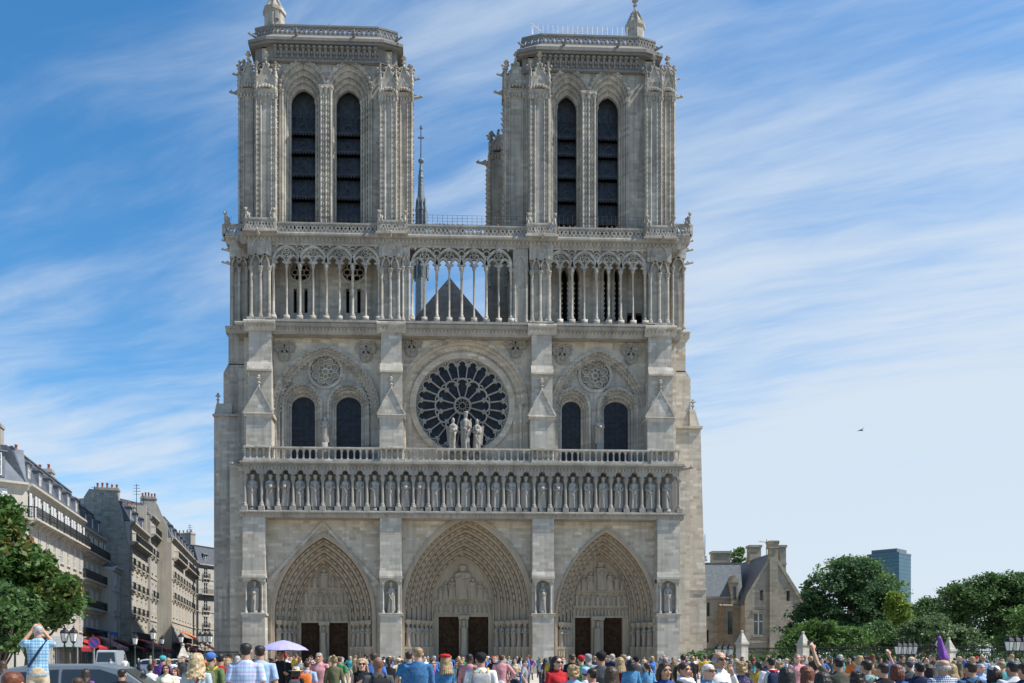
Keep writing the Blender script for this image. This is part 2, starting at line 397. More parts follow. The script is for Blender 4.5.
def leafband(mb, x0, x1, y, z, s=0.35, d=0.18):
    n = max(1, int(abs(x1-x0)/s)); st = (x1-x0)/n
    for k in range(n):
        c = x0+(k+.5)*st; q = s*.36
        mb.taper(c-q,c+q,y-.02,y+.05,z-s*.45,c-q*.7,c+q*.7,y-d,y+.05,z+s*.3)
def cornice(mb, x0, x1, yf, z0, z1, proj, yb=None, leaf=0.0, ends=True):
    """moulded course on a wall face yf, from z0 up to z1"""
    yb = yf+.3 if yb is None else yb; h = z1-z0
    pr = [(yb,z0),(yf,z0),(yf-.35*proj,z0+.3*h),(yf-.4*proj,z0+.55*h),(yf-proj,z0+.72*h),(yf-proj,z0+.9*h),(yf-.85*proj,z1),(yb,z1)]
    e = proj if ends else 0
    mb.prism_x(pr, x0-e*.9, x1+e*.9)
    if leaf: leafband(mb, x0-e*.4, x1+e*.4, yf-.25*proj, z0+.42*h, leaf, .5*proj)
def colonnette(mb, x, y, z0, z1, r, cap=True, n=8):
    h = z1-z0; k = r*2.2
    p = [(r*1.75,z0),(r*1.75,z0+k*.5),(r*1.4,z0+k*.7),(r*1.5,z0+k),(r,z0+k*1.25),(r*.95,z1-k*1.9)]
    if cap: p += [(r*1.15,z1-k*1.85),(r*1.0,z1-k*1.6),(r*1.35,z1-k*1.0),(r*1.8,z1-k*.55),(r*1.5,z1-k*.45),(r*1.9,z1-k*.3),(r*1.9,z1)]
    else: p += [(r*.95,z1)]
    mb.lathe(p, x, y, n)
def crockets(mb, x, y, z0, z1, dx, dy, s=0.22, step=0.55):
    n = max(1, int((z1-z0)/step)); st = (z1-z0)/n
    for k in range(n):
        z = z0+(k+.5)*st
        px, py = -dy, dx
        a = s*.45
        mb.add([(x-px*a,y-py*a,z-s*.7),(x+px*a,y+py*a,z-s*.7),(x+px*a,y+py*a,z+s*.3),(x-px*a,y-py*a,z+s*.3),(x+dx*s*1.05,y+dy*s*1.05,z+s*.55)],
               [(0,1,4),(1,2,4),(2,3,4),(3,0,4)])
def slope_crockets(mb, a, b, y, s=0.22, step=0.5):
    n = max(1, int(math.dist(a,b)/step)); dx = b[0]-a[0]; dz = b[1]-a[1]; l = math.hypot(dx,dz); nx, nz = -dz/l, dx/l
    if nz < 0: nx, nz = -nx, -nz
    for k in range(n):
        t = (k+.5)/n; x = a[0]+dx*t+nx*s*.3; z = a[1]+dz*t+nz*s*.3
        mb.ball((x,y,z), (s*.5,s*.5,s*.6), 5, 4)
def finial(mb, x, y, z, h):
    mb.lathe([(.10*h,z),(.07*h,z+.3*h),(.16*h,z+.4*h),(.06*h,z+.5*h),(.07*h,z+.6*h),(.24*h,z+.72*h),(.08*h,z+.8*h),(.13*h,z+.9*h),(.03*h,z+h)], x, y, 6)
def gargoyle(mb, x, y, z, dx, dy, l):
    p = [(0,0),(.35,.0),(.7,.03),(.85,.08),(1.0,.05)]
    mb.tube([(x+dx*l*a,y+dy*l*a,z+l*b) for a,b in p], [.17*l,.13*l,.09*l,.12*l,.05*l], 7)
    for s in (-1,1):
        mb.tube([(x+dx*l*.84-dy*s*.06*l,y+dy*l*.84+dx*s*.06*l,z+.12*l),(x+dx*l*.78-dy*s*.11*l,y+dy*l*.78+dx*s*.11*l,z+.25*l)], [.05*l,.012*l], 5)
        mb.add([(x+dx*l*.2-dy*s*.12*l,y+dy*l*.2+dx*s*.12*l,z+.1*l),(x+dx*l*.55-dy*s*.1*l,y+dy*l*.55+dx*s*.1*l,z+.08*l),(x+dx*l*.2-dy*s*.2*l,y+dy*l*.2+dx*s*.2*l,z+.24*l)],[(0,1,2),(2,1,0)])
def chimera(mb, x, y, z, h, s=1):
    mb.tube([(x,y,z),(x+.05*h*s,y-.05*h,z+.35*h),(x+.1*h*s,y-.2*h,z+.62*h)], [.26*h,.22*h,.14*h], 7)
    mb.ball((x+.14*h*s,y-.32*h,z+.76*h), (.13*h,.19*h,.14*h), 7, 5)
    for q in (-1,1):
        mb.tube([(x+.14*h*s+q*.08*h,y-.28*h,z+.86*h),(x+.14*h*s+q*.13*h,y-.22*h,z+1.02*h)], [.045*h,.01*h], 5)
        mb.tube([(x+q*.16*h,y-.12*h,z+.5*h),(x+q*.14*h,y-.3*h,z+.2*h),(x+q*.14*h,y-.32*h,z)], [.07*h,.05*h,.06*h], 5)
        mb.add([(x+q*.2*h,y+.1*h,z+.2*h),(x+q*.28*h,y+.02*h,z+.55*h),(x+q*.24*h,y+.2*h,z+.95*h),(x+q*.18*h,y+.3*h,z+.4*h)],[(0,1,2,3),(3,2,1,0)])
def lattice(mb, x0, x1, y0, y1, z0, z1, cell):
    """pierced parapet: diamonds between rails"""
    h = z1-z0; mb.box(x0,x1,y0-.06,y1+.06,z1-.16*h,z1); mb.box(x0,x1,y0-.05,y1+.05,z0,z0+.13*h)
    n = max(1, round((x1-x0)/cell)); st = (x1-x0)/n; a, b = z0+.12*h, z1-.15*h; c = (a+b)/2
    for k in range(n):
        l = x0+k*st; r = l+st; m = (l+r)/2; g = .10*st
        for poly in ([(l,a),(m-g*.7,a),(l,c-g*.7)],[(m+g*.7,a),(r,a),(r,c-g*.7)],[(l,c+g*.7),(m-g*.7,b),(l,b)],[(r,c+g*.7),(r,b),(m+g*.7,b)]):
            mb.prism(poly, y0, y1)
        mb.strip([(l,a),(m,b)], .15*st, y0-.02, y1+.02); mb.strip([(m,b),(r,a)], .15*st, y0-.022, y1+.022)
        mb.strip([(l,b),(m,a)], .15*st, y0-.024, y1+.024); mb.strip([(m,a),(r,b)], .15*st, y0-.026, y1+.026)
        
def balusters(mb, x0, x1, y0, y1, z0, z1, cell):
    h = z1-z0; mb.box(x0,x1,y0-.08,y1+.08,z1-.12*h,z1); mb.box(x0,x1,y0-.05,y1+.05,z0,z0+.08*h)
    n = max(1, round((x1-x0)/cell)); st = (x1-x0)/n; ym = (y0+y1)/2
    for k in range(n+1):
        x = x0+k*st; r = .15*st
        mb.lathe([(r*1.5,z0+.07*h),(r*1.5,z0+.13*h),(r,z0+.18*h),(r*.9,z0+.62*h),(r*1.5,z0+.70*h),(r*1.6,z0+.75*h)], min(max(x,x0+r),x1-r), ym, 6)
        if k < n:
            ap = arch(x+.12*st, x+.88*st, z0+.72*h, z0+.73*h, z0+.84*h, 4)
            mb.wall([(x,z0+.72*h)]+[(x,z0+.89*h),(x+st,z0+.89*h),(x+st,z0+.72*h)]+ap[::-1], [], y0+.02, y1-.02)

# lower storey: front wall between the buttresses with three portals -----------
zK0, zK1 = Z(514,Y0), Z(462,Y0)           # gallery of kings, foot and cornice
Bx = [(242.5,265),(380,401.5),(532.5,554),(657.5,680)]
PORT = [dict(o=(273.5,373), zs=616, za=536, i=(298,350), zis=618, zia=566, doors=((301,320),(329,348)), dt=622, jl=(277,297), jr=(351.5,371), jt=620, lint=(589,606), apx=323, nj=4, no=4),
        dict(o=(403.5,530.5), zs=611, za=517, i=(433,492.5), zis=601, zia=558, doors=((438.6,459),(468,488.4)), dt=616, jl=(406,432), jr=(494,528), jt=619.5, lint=(601,614), apx=466, nj=6, no=6),
        dict(o=(557,655.5), zs=618, za=531, i=(571.5,629), zis=610, zia=556, doors=((575,591),(603,622.5)), dt=617, jl=(559,571), jr=(630,652), jt=622, lint=(592,607), apx=606, nj=4, no=4)]
wm = MB()
outl = [(X(230,YW),0.0)]
for p in PORT:
    x0, x1 = X(p['o'][0],YW), X(p['o'][1],YW)
    p['outer'] = arch(x0, x1, 0.0, Z(p['zs'],YW,p['apx']), Z(p['za'],YW,p['apx']), 16)
    outl += p['outer']
outl += [(X(690,YW),0.0),(X(690,YW),Z(464,YW)),(X(230,YW),Z(464,YW))]
wm.wall(outl, [], YW, YW+1.2)
lowwall = wm.build('front_wall', M['wall'], CATH)
# buttresses of the lower storey ------------------------------------------------
def buttress_low(px0, px1):
    mb = MB(); x0, x1 = X(px0), X(px1); zs, zn = Z(613), Z(578)
    mb.box(x0-.10,x1+.10,-.12,YW+.3,0,.9); mb.box(x0-.05,x1+.05,-.06,YW+.3,.9,1.15)
    mb.box(x0,x1,Y0,YW+.3,1.15,zs-.25)
    cornice(mb, x0, x1, Y0, zs-.25, zs, .14, YW+.3)
    w_ = x1-x0; a, b = x0+.22*w_, x1-.22*w_; c = (a+b)/2
    mb.box(x0,x0+.10*w_,.35,YW+.3,zs,zn); mb.box(x1-.10*w_,x1,.35,YW+.3,zs,zn); mb.box(x0+.03,x1-.03,.80,YW+.28,zs+.01,zn-.01)
    for q in (x0+.14*w_, x1-.14*w_): colonnette(mb, q, .16, zs, zn-.35, .10)
    ap = arch(a-.05,b+.05,zn-.9,zn-.75,zn-.15,6)
    mb.wall([(x0,zn-.4),(x0,zn),(x1,zn),(x1,zn-.4)]+[(b+.05,zn-.4)]+[q for q in ap[::-1] if q[1] > zn-.42]+[(a-.05,zn-.4)], [], .02, .9)
    mb.box(x0-.08,x1+.08,-.12,YW+.3,zn,zn+.22); mb.prism_x([(-.12,zn+.22),(0,zn+.75),(YW+.3,zn+.75),(YW+.3,zn+.22)],x0-.05,x1+.05)
    mb.box(x0,x1,Y0,YW+.3,zn+.75,zK0)
    o = mb.build('buttress', M['buttress'], CATH)
    s = MB(); figure(s, c, .45, zs+.22, zn-zs-.6, seed=px0, n=26, wide=.80); s.box(c-.32,c+.32,.15,.8,zs,zs+.22)
    s.build('niche_statue', M['statue'], o, True)
    return o
for b in Bx: buttress_low(*b)
# portals ------------------------------------------------------------------------
def lerp(a, b, t): return a+(b-a)*t
def portal(p, gable):
    mb = MB(); n = p['no']; y_in = YW+1.1+.55*n
    A, B = p['o'], p['i']; px = p['apx']
    def order(t, y):
        return arch(X(lerp(A[0],B[0],t),y), X(lerp(A[1],B[1],t),y), 0.0, Z(lerp(p['zs'],p['zis'],t),y,px), Z(lerp(p['za'],p['zia'],t),y,px), 16)
    yf = YW-.12; A0, A1 = X(A[0],YW), X(A[1],YW)
    prev = order(-.02, yf); t0 = 0
    mb.band(order(.04,yf), order(-.09,yf), yf, YW+.25); mb.band(order(-.075,yf-.1), order(-.12,yf-.1), yf-.1, YW+.1)              # raised moulding round the mouth
    for k in range(n):
        ta, tb = (k+.15)/n, (k+1.0)/n; y = YW+.25+(y_in-YW-.25)*k/n; yn = YW+.25+(y_in-YW-.25)*(k+1)/n
        o0 = order(k/n if k else .03, y); o1 = order(ta+.05/n, y); o2 = order(tb-.22/n, yn-.12); o3 = order(tb, yn-.02)
        mb.band(o1, o0, y, y+.5)
        # hollow splay that carries the small figures
        vs = [(a,y+.44,b) for a,b in o1]+[(a,yn+.06,b) for a,b in o2]; m = len(o1)
        mb.add(vs, [(i,i+1,i+1+m,i+m) for i in range(m-1)])
        mb.band(o3, o2, yn-.16, yn+.16)
        mid = [((a[0]+b[0])/2,(a[1]+b[1])/2) for a,b in zip(o1,o2)][1:-1]; ym = (y+yn)/2+.02
        sz = .62*math.dist(o0[14], o3[14])+.10
        for (x,z,an) in resample(mid, sz*1.75):
            e = 1 if x < (A0+A1)/2 else -1; tx, tz = e*cos(an), e*sin(an); jt = rnd.uniform(.85,1.12)
            mb.tube([(x-tx*sz*.62,ym,z-tz*sz*.62),(x-tx*sz*.2,ym-.05,z-tz*sz*.2),(x+tx*sz*.25*jt,ym-.03,z+tz*sz*.25*jt)],[sz*.36,sz*.30,sz*.34*jt],6)
            mb.ball((x+tx*sz*.52,ym-sz*.12,z+tz*sz*.52), sz*.21, 6, 4)
            mb.tube([(x+tx*sz*.74,ym-sz*.05,z+tz*sz*.74),(x+tx*sz*.95,ym,z+tz*sz*.95)],[sz*.46,sz*.30],6)
        for (x,z,an) in resample(o0[1:-1], .42): mb.ball((x,y-.02,z), .1, 5, 3)
    o = mb.build('portal', M['portal'], CATH)
    # back wall with lintel, doors, trumeau
    yd = y_in+.15; b = MB(); inn = order(1.0, yd)
    zdt = Z(p['dt'],yd,px)
    d0, d1 = [[X(q,yd) for q in d] for d in p['doors']]
    b.box(inn[0][0]-.4,d0[0],yd,yd+.9,0,zdt); b.box(d1[1],inn[-1][0]+.4,yd,yd+.9,0,zdt)
    lo = [q for q in inn if q[1] > zdt+.01]; lo = [(inn[0][0]-.15,zdt)]+lo+[(inn[-1][0]+.15,zdt)]
    b.prism(lo, yd, yd+.9)
    z1, z2 = Z(p['lint'][1],yd,px), Z(p['lint'][0],yd,px)
    def halfw(z):
        xs = [q[0] for q in inn if q[1] >= z-.2]; return (min(xs)+.1, max(xs)-.1) if xs else (inn[0][0],inn[-1][0])
    for z in (zdt, z1, z2):
        a_, c_ = halfw(z); b.box(a_,c_,yd-.22,yd,z,z+.14)
        if z != z2: b.box(a_,c_,yd-.15,yd,z-.1,z)
    r = random.Random(px)
    for za, zb in ((zdt+.14,z1),(z1+.14,z2)):
        a_, c_ = halfw((za+zb)/2); hh = (zb-za)*.92; nn = max(5,int((c_-a_)/(hh*.42)))
        for k in range(nn):
            xx = a_+(c_-a_)*(k+.5)/nn; figure(b, xx, yd-.1, za, hh*r.uniform(.8,1.0), seed=px+k*7+int(za*10), n=7, crown=r.random()<.3, arms=r.random()<.6, wide=1.1)
    a_, c_ = halfw(z2+1.0); zt = Z(p['zia'],yd,px); cx = (inn[0][0]+inn[-1][0])/2; hh = (zt-z2)*.78
    figure(b, cx, yd-.15, z2+.14, hh, seed=px, n=12, wide=1.5)
    b.box(cx-.22*hh,cx+.22*hh,yd-.2,yd,z2,z2+.45*hh); b.band(circle(cx,z2+hh*.92,.2*hh,14),circle(cx,z2+hh*.92,.25*hh,14),yd-.08,yd,True)
    for k,(q,s) in enumerate(((-.22,.62),(.22,.62),(-.36,.5),(.36,.5),(-.47,.36),(.47,.36))): figure(b, cx+q*(inn[-1][0]-inn[0][0])*.8, yd-.1, z2+.14, hh*s*1.05, seed=px+k, n=8, crown=False, wide=1.2)
    ty = b.build('tympanum', M['portal'], o)
    for dd in (d0, d1):
        d = MB(); zt_ = zdt; yy = yd+.45; w2 = (dd[1]-dd[0])/2; m_ = (dd[0]+dd[1])/2
        d.box(dd[0],dd[1],yy,yy+.12,0,zt_)
        for k in range(9): xx = dd[0]+(k+.5)*(dd[1]-dd[0])/9; d.box(xx-.07,xx+.07,yy-.04,yy,0.05,zt_-.05)
        for f in (.12,.4,.68,.92): d.box(dd[0]+.03,dd[1]-.03,yy-.07,yy-.04,zt_*f-.07,zt_*f+.07)
        for f in (.26,.54,.8):
            for q in (-.5,.5): d.strip(circle(m_+q*w2,zt_*f,.26*w2,12),.06,yy-.075,yy-.035,True)
        d.build('door', M['wood'], o)
    t = MB(); tx0, tx1 = d0[1], d1[0]
    t.box(tx0,tx1,yd-.25,yd+.9,0,zdt); t.box(tx0-.1,tx1+.1,yd-.4,yd+.3,0,1.2)
    t.box(tx0-.08,tx1+.08,yd-.5,yd,zdt-.35,zdt+.05)
    tr = t.build('trumeau', M['portal'], o)
    s = MB(); figure(s, (tx0+tx1)/2, yd-.45, 1.9, zdt-2.4, seed=px+3, n=12, crown=True, wide=.72, arms=False); s.box((tx0+tx1)/2-.3,(tx0+tx1)/2+.3,yd-.75,yd-.25,1.15,1.9); s.build('trumeau_statue', M['pstatue'], o, True)
    # column statues on the splays, their plinth and canopies
    zj = Z(p['jt'],YW+1,px); zb = 2.75
    for (qa,qb,side) in ((*p['jl'],-1),(*p['jr'],1)):
        j = MB(); cpy = MB()
        for k in range(p['nj']):
            t_ = (k+.5)/p['nj']
            f = t_ if side < 0 else 1-t_
            y = lerp(YW+.25, y_in-.1, f)-.05; xx = X(lerp(qa,qb,t_), y)
            s = MB(); hgt = (zj-zb)*.86; figure(s, xx, y-.25, zb, hgt, seed=px+k+side*17, n=10, crown=r.random()<.4, wide=.80)
            s.build('jamb_statue', M['pstatue'], o, True)
            cpy.box(xx-.30,xx+.30,y-.45,y+.5,zj-.30,zj-.05); cpy.taper(xx-.12,xx+.12,y-.3,y+.2,zj-.62,xx-.31,xx+.31,y-.46,y+.3,zj-.30)
            j.box(xx-.36,xx+.36,y-.55,y+.5,.35,zb-.25); j.box(xx-.4,xx+.4,y-.62,y+.5,zb-.25,zb)
            j.box(xx-.4,xx+.4,y-.62,y+.5,0,.35)
            for q in range(3): j.ball((xx-.22+.22*q,y-.57,zb-.9),(.09,.06,.5),5,4)
        j.build('jamb_plinth', M['portal'], o); cpy.build('jamb_canopy', M['portal'], o)
    if gable:
        gm = MB(); ax, az = X(322.5,YW), Z(523,YW); l, rr = (X(266.5,YW),Z(584,YW)), (X(378.5,YW),Z(584,YW))
        gm.strip([l,(ax,az),rr], .38, YW-.16, YW); gm.build('gable_moulding', M['wall'], o)
    return o
for k,p in enumerate(PORT): portal(p, k == 0)
# gallery of kings --------------------------------------------------------------
kg = MB(); xa, xb = X(243), X(681); zf = Z(511); zc_ = Z(475); zt = zK1
kg.box(xa,xb,1.0,YW+.2,zK0,zt)                                        # back of the niches
cornice(kg, xa, xb, 0.0, zK0-.35, zf, .30, YW+.2, leaf=.32)
kings = [252.5,270.5,285.7,300.3,315.2,330.2,345.4,359.5,374.3,390.8,406.0,420.6,436.0,450.8,465.8,481.0,496.0,511.0,526.0,542.3,558.0,573.2,588.4,603.5,618.5,634.0,650.0,667.3]
cols = [244.8]+[(a+b)/2 for a,b in zip(kings,kings[1:])]+[679.0]
for q in cols:
    x = X(q); kg.box(x-.30,x+.30,-.28,.42,zf,zf+.42); colonnette(kg, x, .06, zf+.42, zc_-.15, .145)
for a,b in zip(cols,cols[1:]):
    x0, x1 = X(a), X(b); m_ = (x0+x1)/2; ww = x1-x0; z_ = zc_-.15
    th = [(m_-.40*ww+.0,z_),(m_-.38*ww,z_+.22),(m_-.22*ww,z_+.26),(m_-.16*ww,z_+.55),(m_,z_+.66),(m_+.16*ww,z_+.55),(m_+.22*ww,z_+.26),(m_+.38*ww,z_+.22),(m_+.40*ww,z_)]
    kg.wall([(x0,z_),(x0,zt-.5),(x1,zt-.5),(x1,z_)]+th[::-1], [], -.1, .5)
kg.box(xa,xb,-.1,1.2,zt-.5,zt-.2)
leafband(kg, xa, xb, -.12, zt-.62, .34, .15)
kg.prism_x([(-.12,zt-.3),(-.42,zt-.18),(-.42,zt),(YW+.2,zt+.02),(YW+.2,zt-.3)], xa-.25, xb+.25)
KG = kg.build('kings_gallery', M['carved'], CATH)
vars_ = []
for s in range(9):
    mb = MB(); figure(mb, 0, 0, .45, (zc_-zf)-.40, seed=s*13+1, n=32, wide=.92); mb.taper(-.40,.40,-.36,.3,0,-.30,.30,-.28,.3,.45)
    vars_.append(mb.mesh('king_statue', (M['statue'],), True))
for i,q in enumerate(kings):
    o = bpy.data.objects.new('king_statue', vars_[(i*4)%9]); COL.objects.link(o); o.parent = KG
    o.location = (X(q,.35), .42, zf); o.rotation_euler = (0,0,rnd.uniform(-.25,.25))
# balustrade over the kings -----------------------------------------------------
bl = MB(); z0, z1 = Z(462), Z(447)
segs = [(243.5,271),(271,380),(380,404),(404,531),(531,554),(554,650),(650,680)]
for k,(a,b) in enumerate(segs):
    yy = -.28 if k % 2 == 0 else 0.0
    bl.box(X(a),X(b),yy-.1,yy+.5,z0-.02,z0+.22)
    balusters(bl, X(a)+.06, X(b)-.06, yy, yy+.3, z0+.2, z1, .62)
bl.build('balustrade', M['buttress'], CATH)
# rose storey ----------------------------------------------------------------------
YM = 2.0; zM0, zM1 = Z(470,YM), Z(322,YM)
mw = MB()
big = lambda x0,x1,zb,zs,za,n=14: arch(X(x0,YM),X(x1,YM),zb,zs,za,n)
lw = big(275.5,377,zM0+.1,Z(412,YM),Z(347,YM)); rw = big(553.5,645,zM0+.1,Z(413,YM,600),Z(351,YM,600))
cxr, czr = X(462.8,YM), Z(403.5,YM,463); Rr = X(526,YM)-cxr
cw = [(cxr-Rr,zM0+.1)]+[(cxr-Rr*cos(pi*i/28),czr+Rr*sin(pi*i/28)) for i in range(29)]+[(cxr+Rr,zM0+.1)]
mw.wall([(X(244,YM),zM0)]+[(X(244,YM),zM1),(X(676,YM),zM1),(X(676,YM),zM0)], [lw, cw, rw], YM, YM+.8)
mw.build('rose_storey_wall', M['wall'], CATH)
def moulded_arch(mb, x0, x1, zb, zs, za, y, steps, wd, dy, orn=True, ak=1.0):
    for k in range(steps):
        f = k*wd
        o = arch(x0+f,x1-f,zb,zs,za-f*ak,12); i = arch(x0+f+wd*.98,x1-f-wd*.98,zb,zs,za-(f+wd*.98)*ak,12)
        mb.band(i, o, y+dy*k, y+dy*k+dy+.15)
        if orn and k % 2 == 0:
            for (x,z,an) in resample(i[1:-1], .46): mb.ball((x,y+dy*k+.02,z), .15, 5, 4)
def blind_window(cx_px, l, r, zs, za, smalls, ros, side):
    mb = MB(); y = YM-.32
    moulded_arch(mb, X(l,y), X(r,y), zM0, Z(zs,y,cx_px), Z(za,y,cx_px), y, 3, .30, .24)
    yb = YM+.45
    holes = []
    for (a,b,s0,apx) in smalls: holes.append(arch(X(a,yb),X(b,yb),zM0+.1,Z(s0,yb,cx_px),Z(apx,yb,cx_px),10))
    xl, xr = X(l,yb)+.3, X(r,yb)-.3
    rc = (X(ros[0],yb),Z(ros[1],yb,cx_px)); rr = ros[2]/9.83
    out = arch(xl-.2,xr+.2,zM0,Z(zs,yb,cx_px),Z(za,yb,cx_px)-.25,14)
    mb.wall(out, holes+[circle(*rc,rr,28)], yb, yb+.5)
    for k,(a,b,s0,apx) in enumerate(smalls):
        moulded_arch(mb, X(a,yb)-.02, X(b,yb)+.02, zM0, Z(s0,yb,cx_px), Z(apx,yb,cx_px), yb-.30, 4, .215, .28, ak=1.5)
        for q in range(3):
            for e in (X(a,yb)+.12+.21*q, X(b,yb)-.12-.21*q): colonnette(mb, e, yb-.05+.3*q, zM0, Z(s0+1,yb,cx_px), .10)
    mb.band(circle(*rc,rr*.86,28),circle(*rc,rr*1.04,28),yb-.14,yb+.5,True)
    mb.prism(circle(*rc,rr*.9,24), yb+.28, yb+.45)
    mb.band(circle(*rc,rr*.12,12),circle(*rc,rr*.22,12),yb+.06,yb+.3,True)
    for k in range(8):
        a = 2*pi*k/8+pi/8; c = (rc[0]+rr*.58*cos(a),rc[1]+rr*.58*sin(a))
        mb.band(circle(*c,rr*.17,10),circle(*c,rr*.245,10),yb+.05,yb+.3,True)
        mb.strip([(rc[0]+rr*.2*cos(a),rc[1]+rr*.2*sin(a)),(rc[0]+rr*.36*cos(a),rc[1]+rr*.36*sin(a))],.09,yb+.08,yb+.3)
        mb.ball((rc[0]+rr*.8*cos(a+pi/8),yb+.12,rc[1]+rr*.8*sin(a+pi/8)),.12,5,4)
    o = mb.build('blind_window', M['tower'], CATH)
    for (a,b,s0,apx) in smalls:
        g_ = MB(); w_ = (X(b,yb)-X(a,yb)); gx0, gx1 = X(a,yb)+.80, X(b,yb)-.80; yg = yb+.85
        ap = arch(gx0,gx1,zM0,Z(s0,yb,cx_px),Z(apx,yb,cx_px)-1.15,10); g_.prism(ap, yg, yg+.05)
        gl = g_.build('lancet_window', M['glassdark'], o)
        t = MB(); 
        for q in range(1,4): xx = gx0+(gx1-gx0)*q/4; t.box(xx-.02,xx+.02,yg-.05,yg,zM0,Z(s0,yg,cx_px)+.6)
        zz = zM0+.5
        while zz < Z(s0,yg,cx_px): t.box(gx0,gx1,yg-.045,yg-.005,zz-.02,zz+.02); zz += .55
        t.build('glazing_bar', M['iron'], gl)
    s = MB(); sx, sy = side; figure(s, X(sx,yb-.5), yb-.5, Z(sy,yb-.5,cx_px), 2.7, seed=int(sx), n=12, crown=False); s.box(X(sx,yb-.5)-.3,X(sx,yb-.5)+.3,yb-.85,yb,Z(sy,yb-.5,cx_px)-2,Z(sy,yb-.5,cx_px)); s.build('angel_statue', M['statue'], o, True)
    return o
blind_window(325, 270.5, 380, 412, 344, [(282.5,322.5,406,382.5),(327.5,369,406,382.5)], (325.3,371.3,17.5), (325,443))
blind_window(600, 550, 648, 413, 348.5, [(554.5,590,409,387.5),(597,637.5,409,387.5)], (595.2,375.5,17.2), (599.5,444))
# rose window
rm = MB()
for k,(a,b) in enumerate(((1.03,.985),(.985,.93),(.93,.87),(.87,.80))):
    y = YM-.15+.25*k
    oo = [(cxr-Rr*a,zM0)]+[(cxr-Rr*a*cos(pi*i/32),czr+Rr*a*sin(pi*i/32)) for i in range(33)]+[(cxr+Rr*a,zM0)]
    ii = [(cxr-Rr*b,zM0)]+[(cxr-Rr*b*cos(pi*i/32),czr+Rr*b*sin(pi*i/32)) for i in range(33)]+[(cxr+Rr*b,zM0)]
    rm.band(ii, oo, y, y+.45)
    if k in (0,2):
        for (x,z,an) in resample(ii[1:-1], .42): rm.ball((x,y,z), .13, 5, 3)
rg = Rr*.765; yr = YM+.75
sq = [(cxr-Rr*.82,zM0),(cxr+Rr*.82,zM0),(cxr+Rr*.82,czr+Rr*.82),(cxr-Rr*.82,czr+Rr*.82)]
rm.wall(sq, [circle(cxr,czr,rg,48)], yr, yr+.4)
for a in (cxr-Rr*.92,cxr+Rr*.92): colonnette(rm, a, YM+.1, zM0, czr, .17)
rm.band(circle(cxr,czr,rg*.97,48),circle(cxr,czr,rg*1.09,48),yr-.3,yr,True)
rose = rm.build('rose_window', M['wall'], CATH)
gm = MB(); gm.prism(circle(cxr,czr,rg*1.02,48), yr+.32, yr+.38); gm.build('stained_glass', M['glassdark'], rose)
tr = MB(); ya, yb_ = yr+.0, yr+.3
tr.band(circle(cxr,czr,rg*.955,72),circle(cxr,czr,rg*1.0,72),ya,yb_,True)
N24 = 24
for k in range(N24):
    a = 2*pi*(k+.5)/N24; pr = lambda r_,t: (cxr+rg*r_*cos(t),czr+rg*r_*sin(t)); h_ = pi/N24
    tr.strip([pr(.555,a),pr(.88,a)], .115, ya-.04, yb_)
    c = 2*pi*k/N24                                       # trefoil head of an outer petal
    pts = [pr(.86,c-h_*.92)]+[pr(.86+.085*sin(pi*i/6)+.0,c-h_*.92+2*h_*.92*i/6) for i in range(1,6)]+[pr(.86,c+h_*.92)]
    tr.strip(pts, .13, ya, yb_)
    for q in (-.62,.62): tr.strip(circle(*pr(.935,a+q*h_*.0),.16,8),.07,ya+.02,yb_,True)
    for q in (-1,1): tr.prism([pr(.80,c+q*h_*.95),pr(.86,c+q*h_*.45),pr(.90,c+q*h_*.95)], ya+.03, yb_)
    tr.prism([pr(.955,a-h_*.55),pr(.88,a),pr(.955,a+h_*.55)], ya+.02, yb_)
    # scalloped mid ring
    pts = [pr(.50+.075*sin(pi*i/5)**.8,c-h_+2*h_*i/5) for i in range(6)]
    if k % 2 == 0: pts = [pr(.485+.08*sin(pi*i/8)**.7,c-2*h_+4*h_*i/8) for i in range(9)]; tr.strip(pts, .15, ya-.02, yb_)
    else: pts = [pr(.545+.035*sin(pi*i/5),c-h_+2*h_*i/5) for i in range(6)]; tr.strip(pts, .11, ya, yb_)
for k in range(12):
    a = 2*pi*(k+.5)/12; tr.strip([pr(.17,a),pr(.49,a)], .12, ya-.03, yb_)
    c = 2*pi*k/12
    for q in (-1,1): tr.prism([pr(.40,c+q*pi/12*.93),pr(.47,c+q*pi/12*.5),pr(.50,c+q*pi/12*.93)], ya+.03, yb_)
    b_ = 2*pi*(k+.5)/12
    tr.strip([pr(.085,b_),pr(.145,b_)], .06, ya+.04, yb_)
tr.band(circle(cxr,czr,rg*.145,24),circle(cxr,czr,rg*.185,24),ya-.08,yb_,True)
tr.strip(circle(cxr,czr,rg*.07,12), .06, ya, yb_, True)
tr.build('rose_tracery', M['statue'], rose)
# virgin and two angels before the rose
for (q,top,bot,wd) in ((453.3,418,447,1.1),(466,412,447,1.0),(477,419,447,1.1)):
    s = MB(); yy = .7; zb = Z(463,yy,463); zt_ = Z(top,yy,463); figure(s, X(q,yy), yy, zb+1.0, zt_-zb-1.0, seed=int(q*3), n=24, crown=(q==466), wide=.66); s.box(X(q,yy)-.26,X(q,yy)+.26,yy-.28,yy+.28,zb,zb+1.0)
    if q != 466:
        e = -1 if q < 460 else 1
        for u in (0,1): s.add([(X(q,yy)+e*.2,yy+.25,zb+3.6),(X(q,yy)+e*.75,yy+.35,zb+3.9),(X(q,yy)+e*.55,yy+.4,zb+1.9),(X(q,yy)+e*.15,yy+.3,zb+2.2)],[(0,1,2,3)] if u else [(3,2,1,0)])
    s.build('virgin_statue' if q == 466 else 'angel_statue', M['carved'], CATH, True)
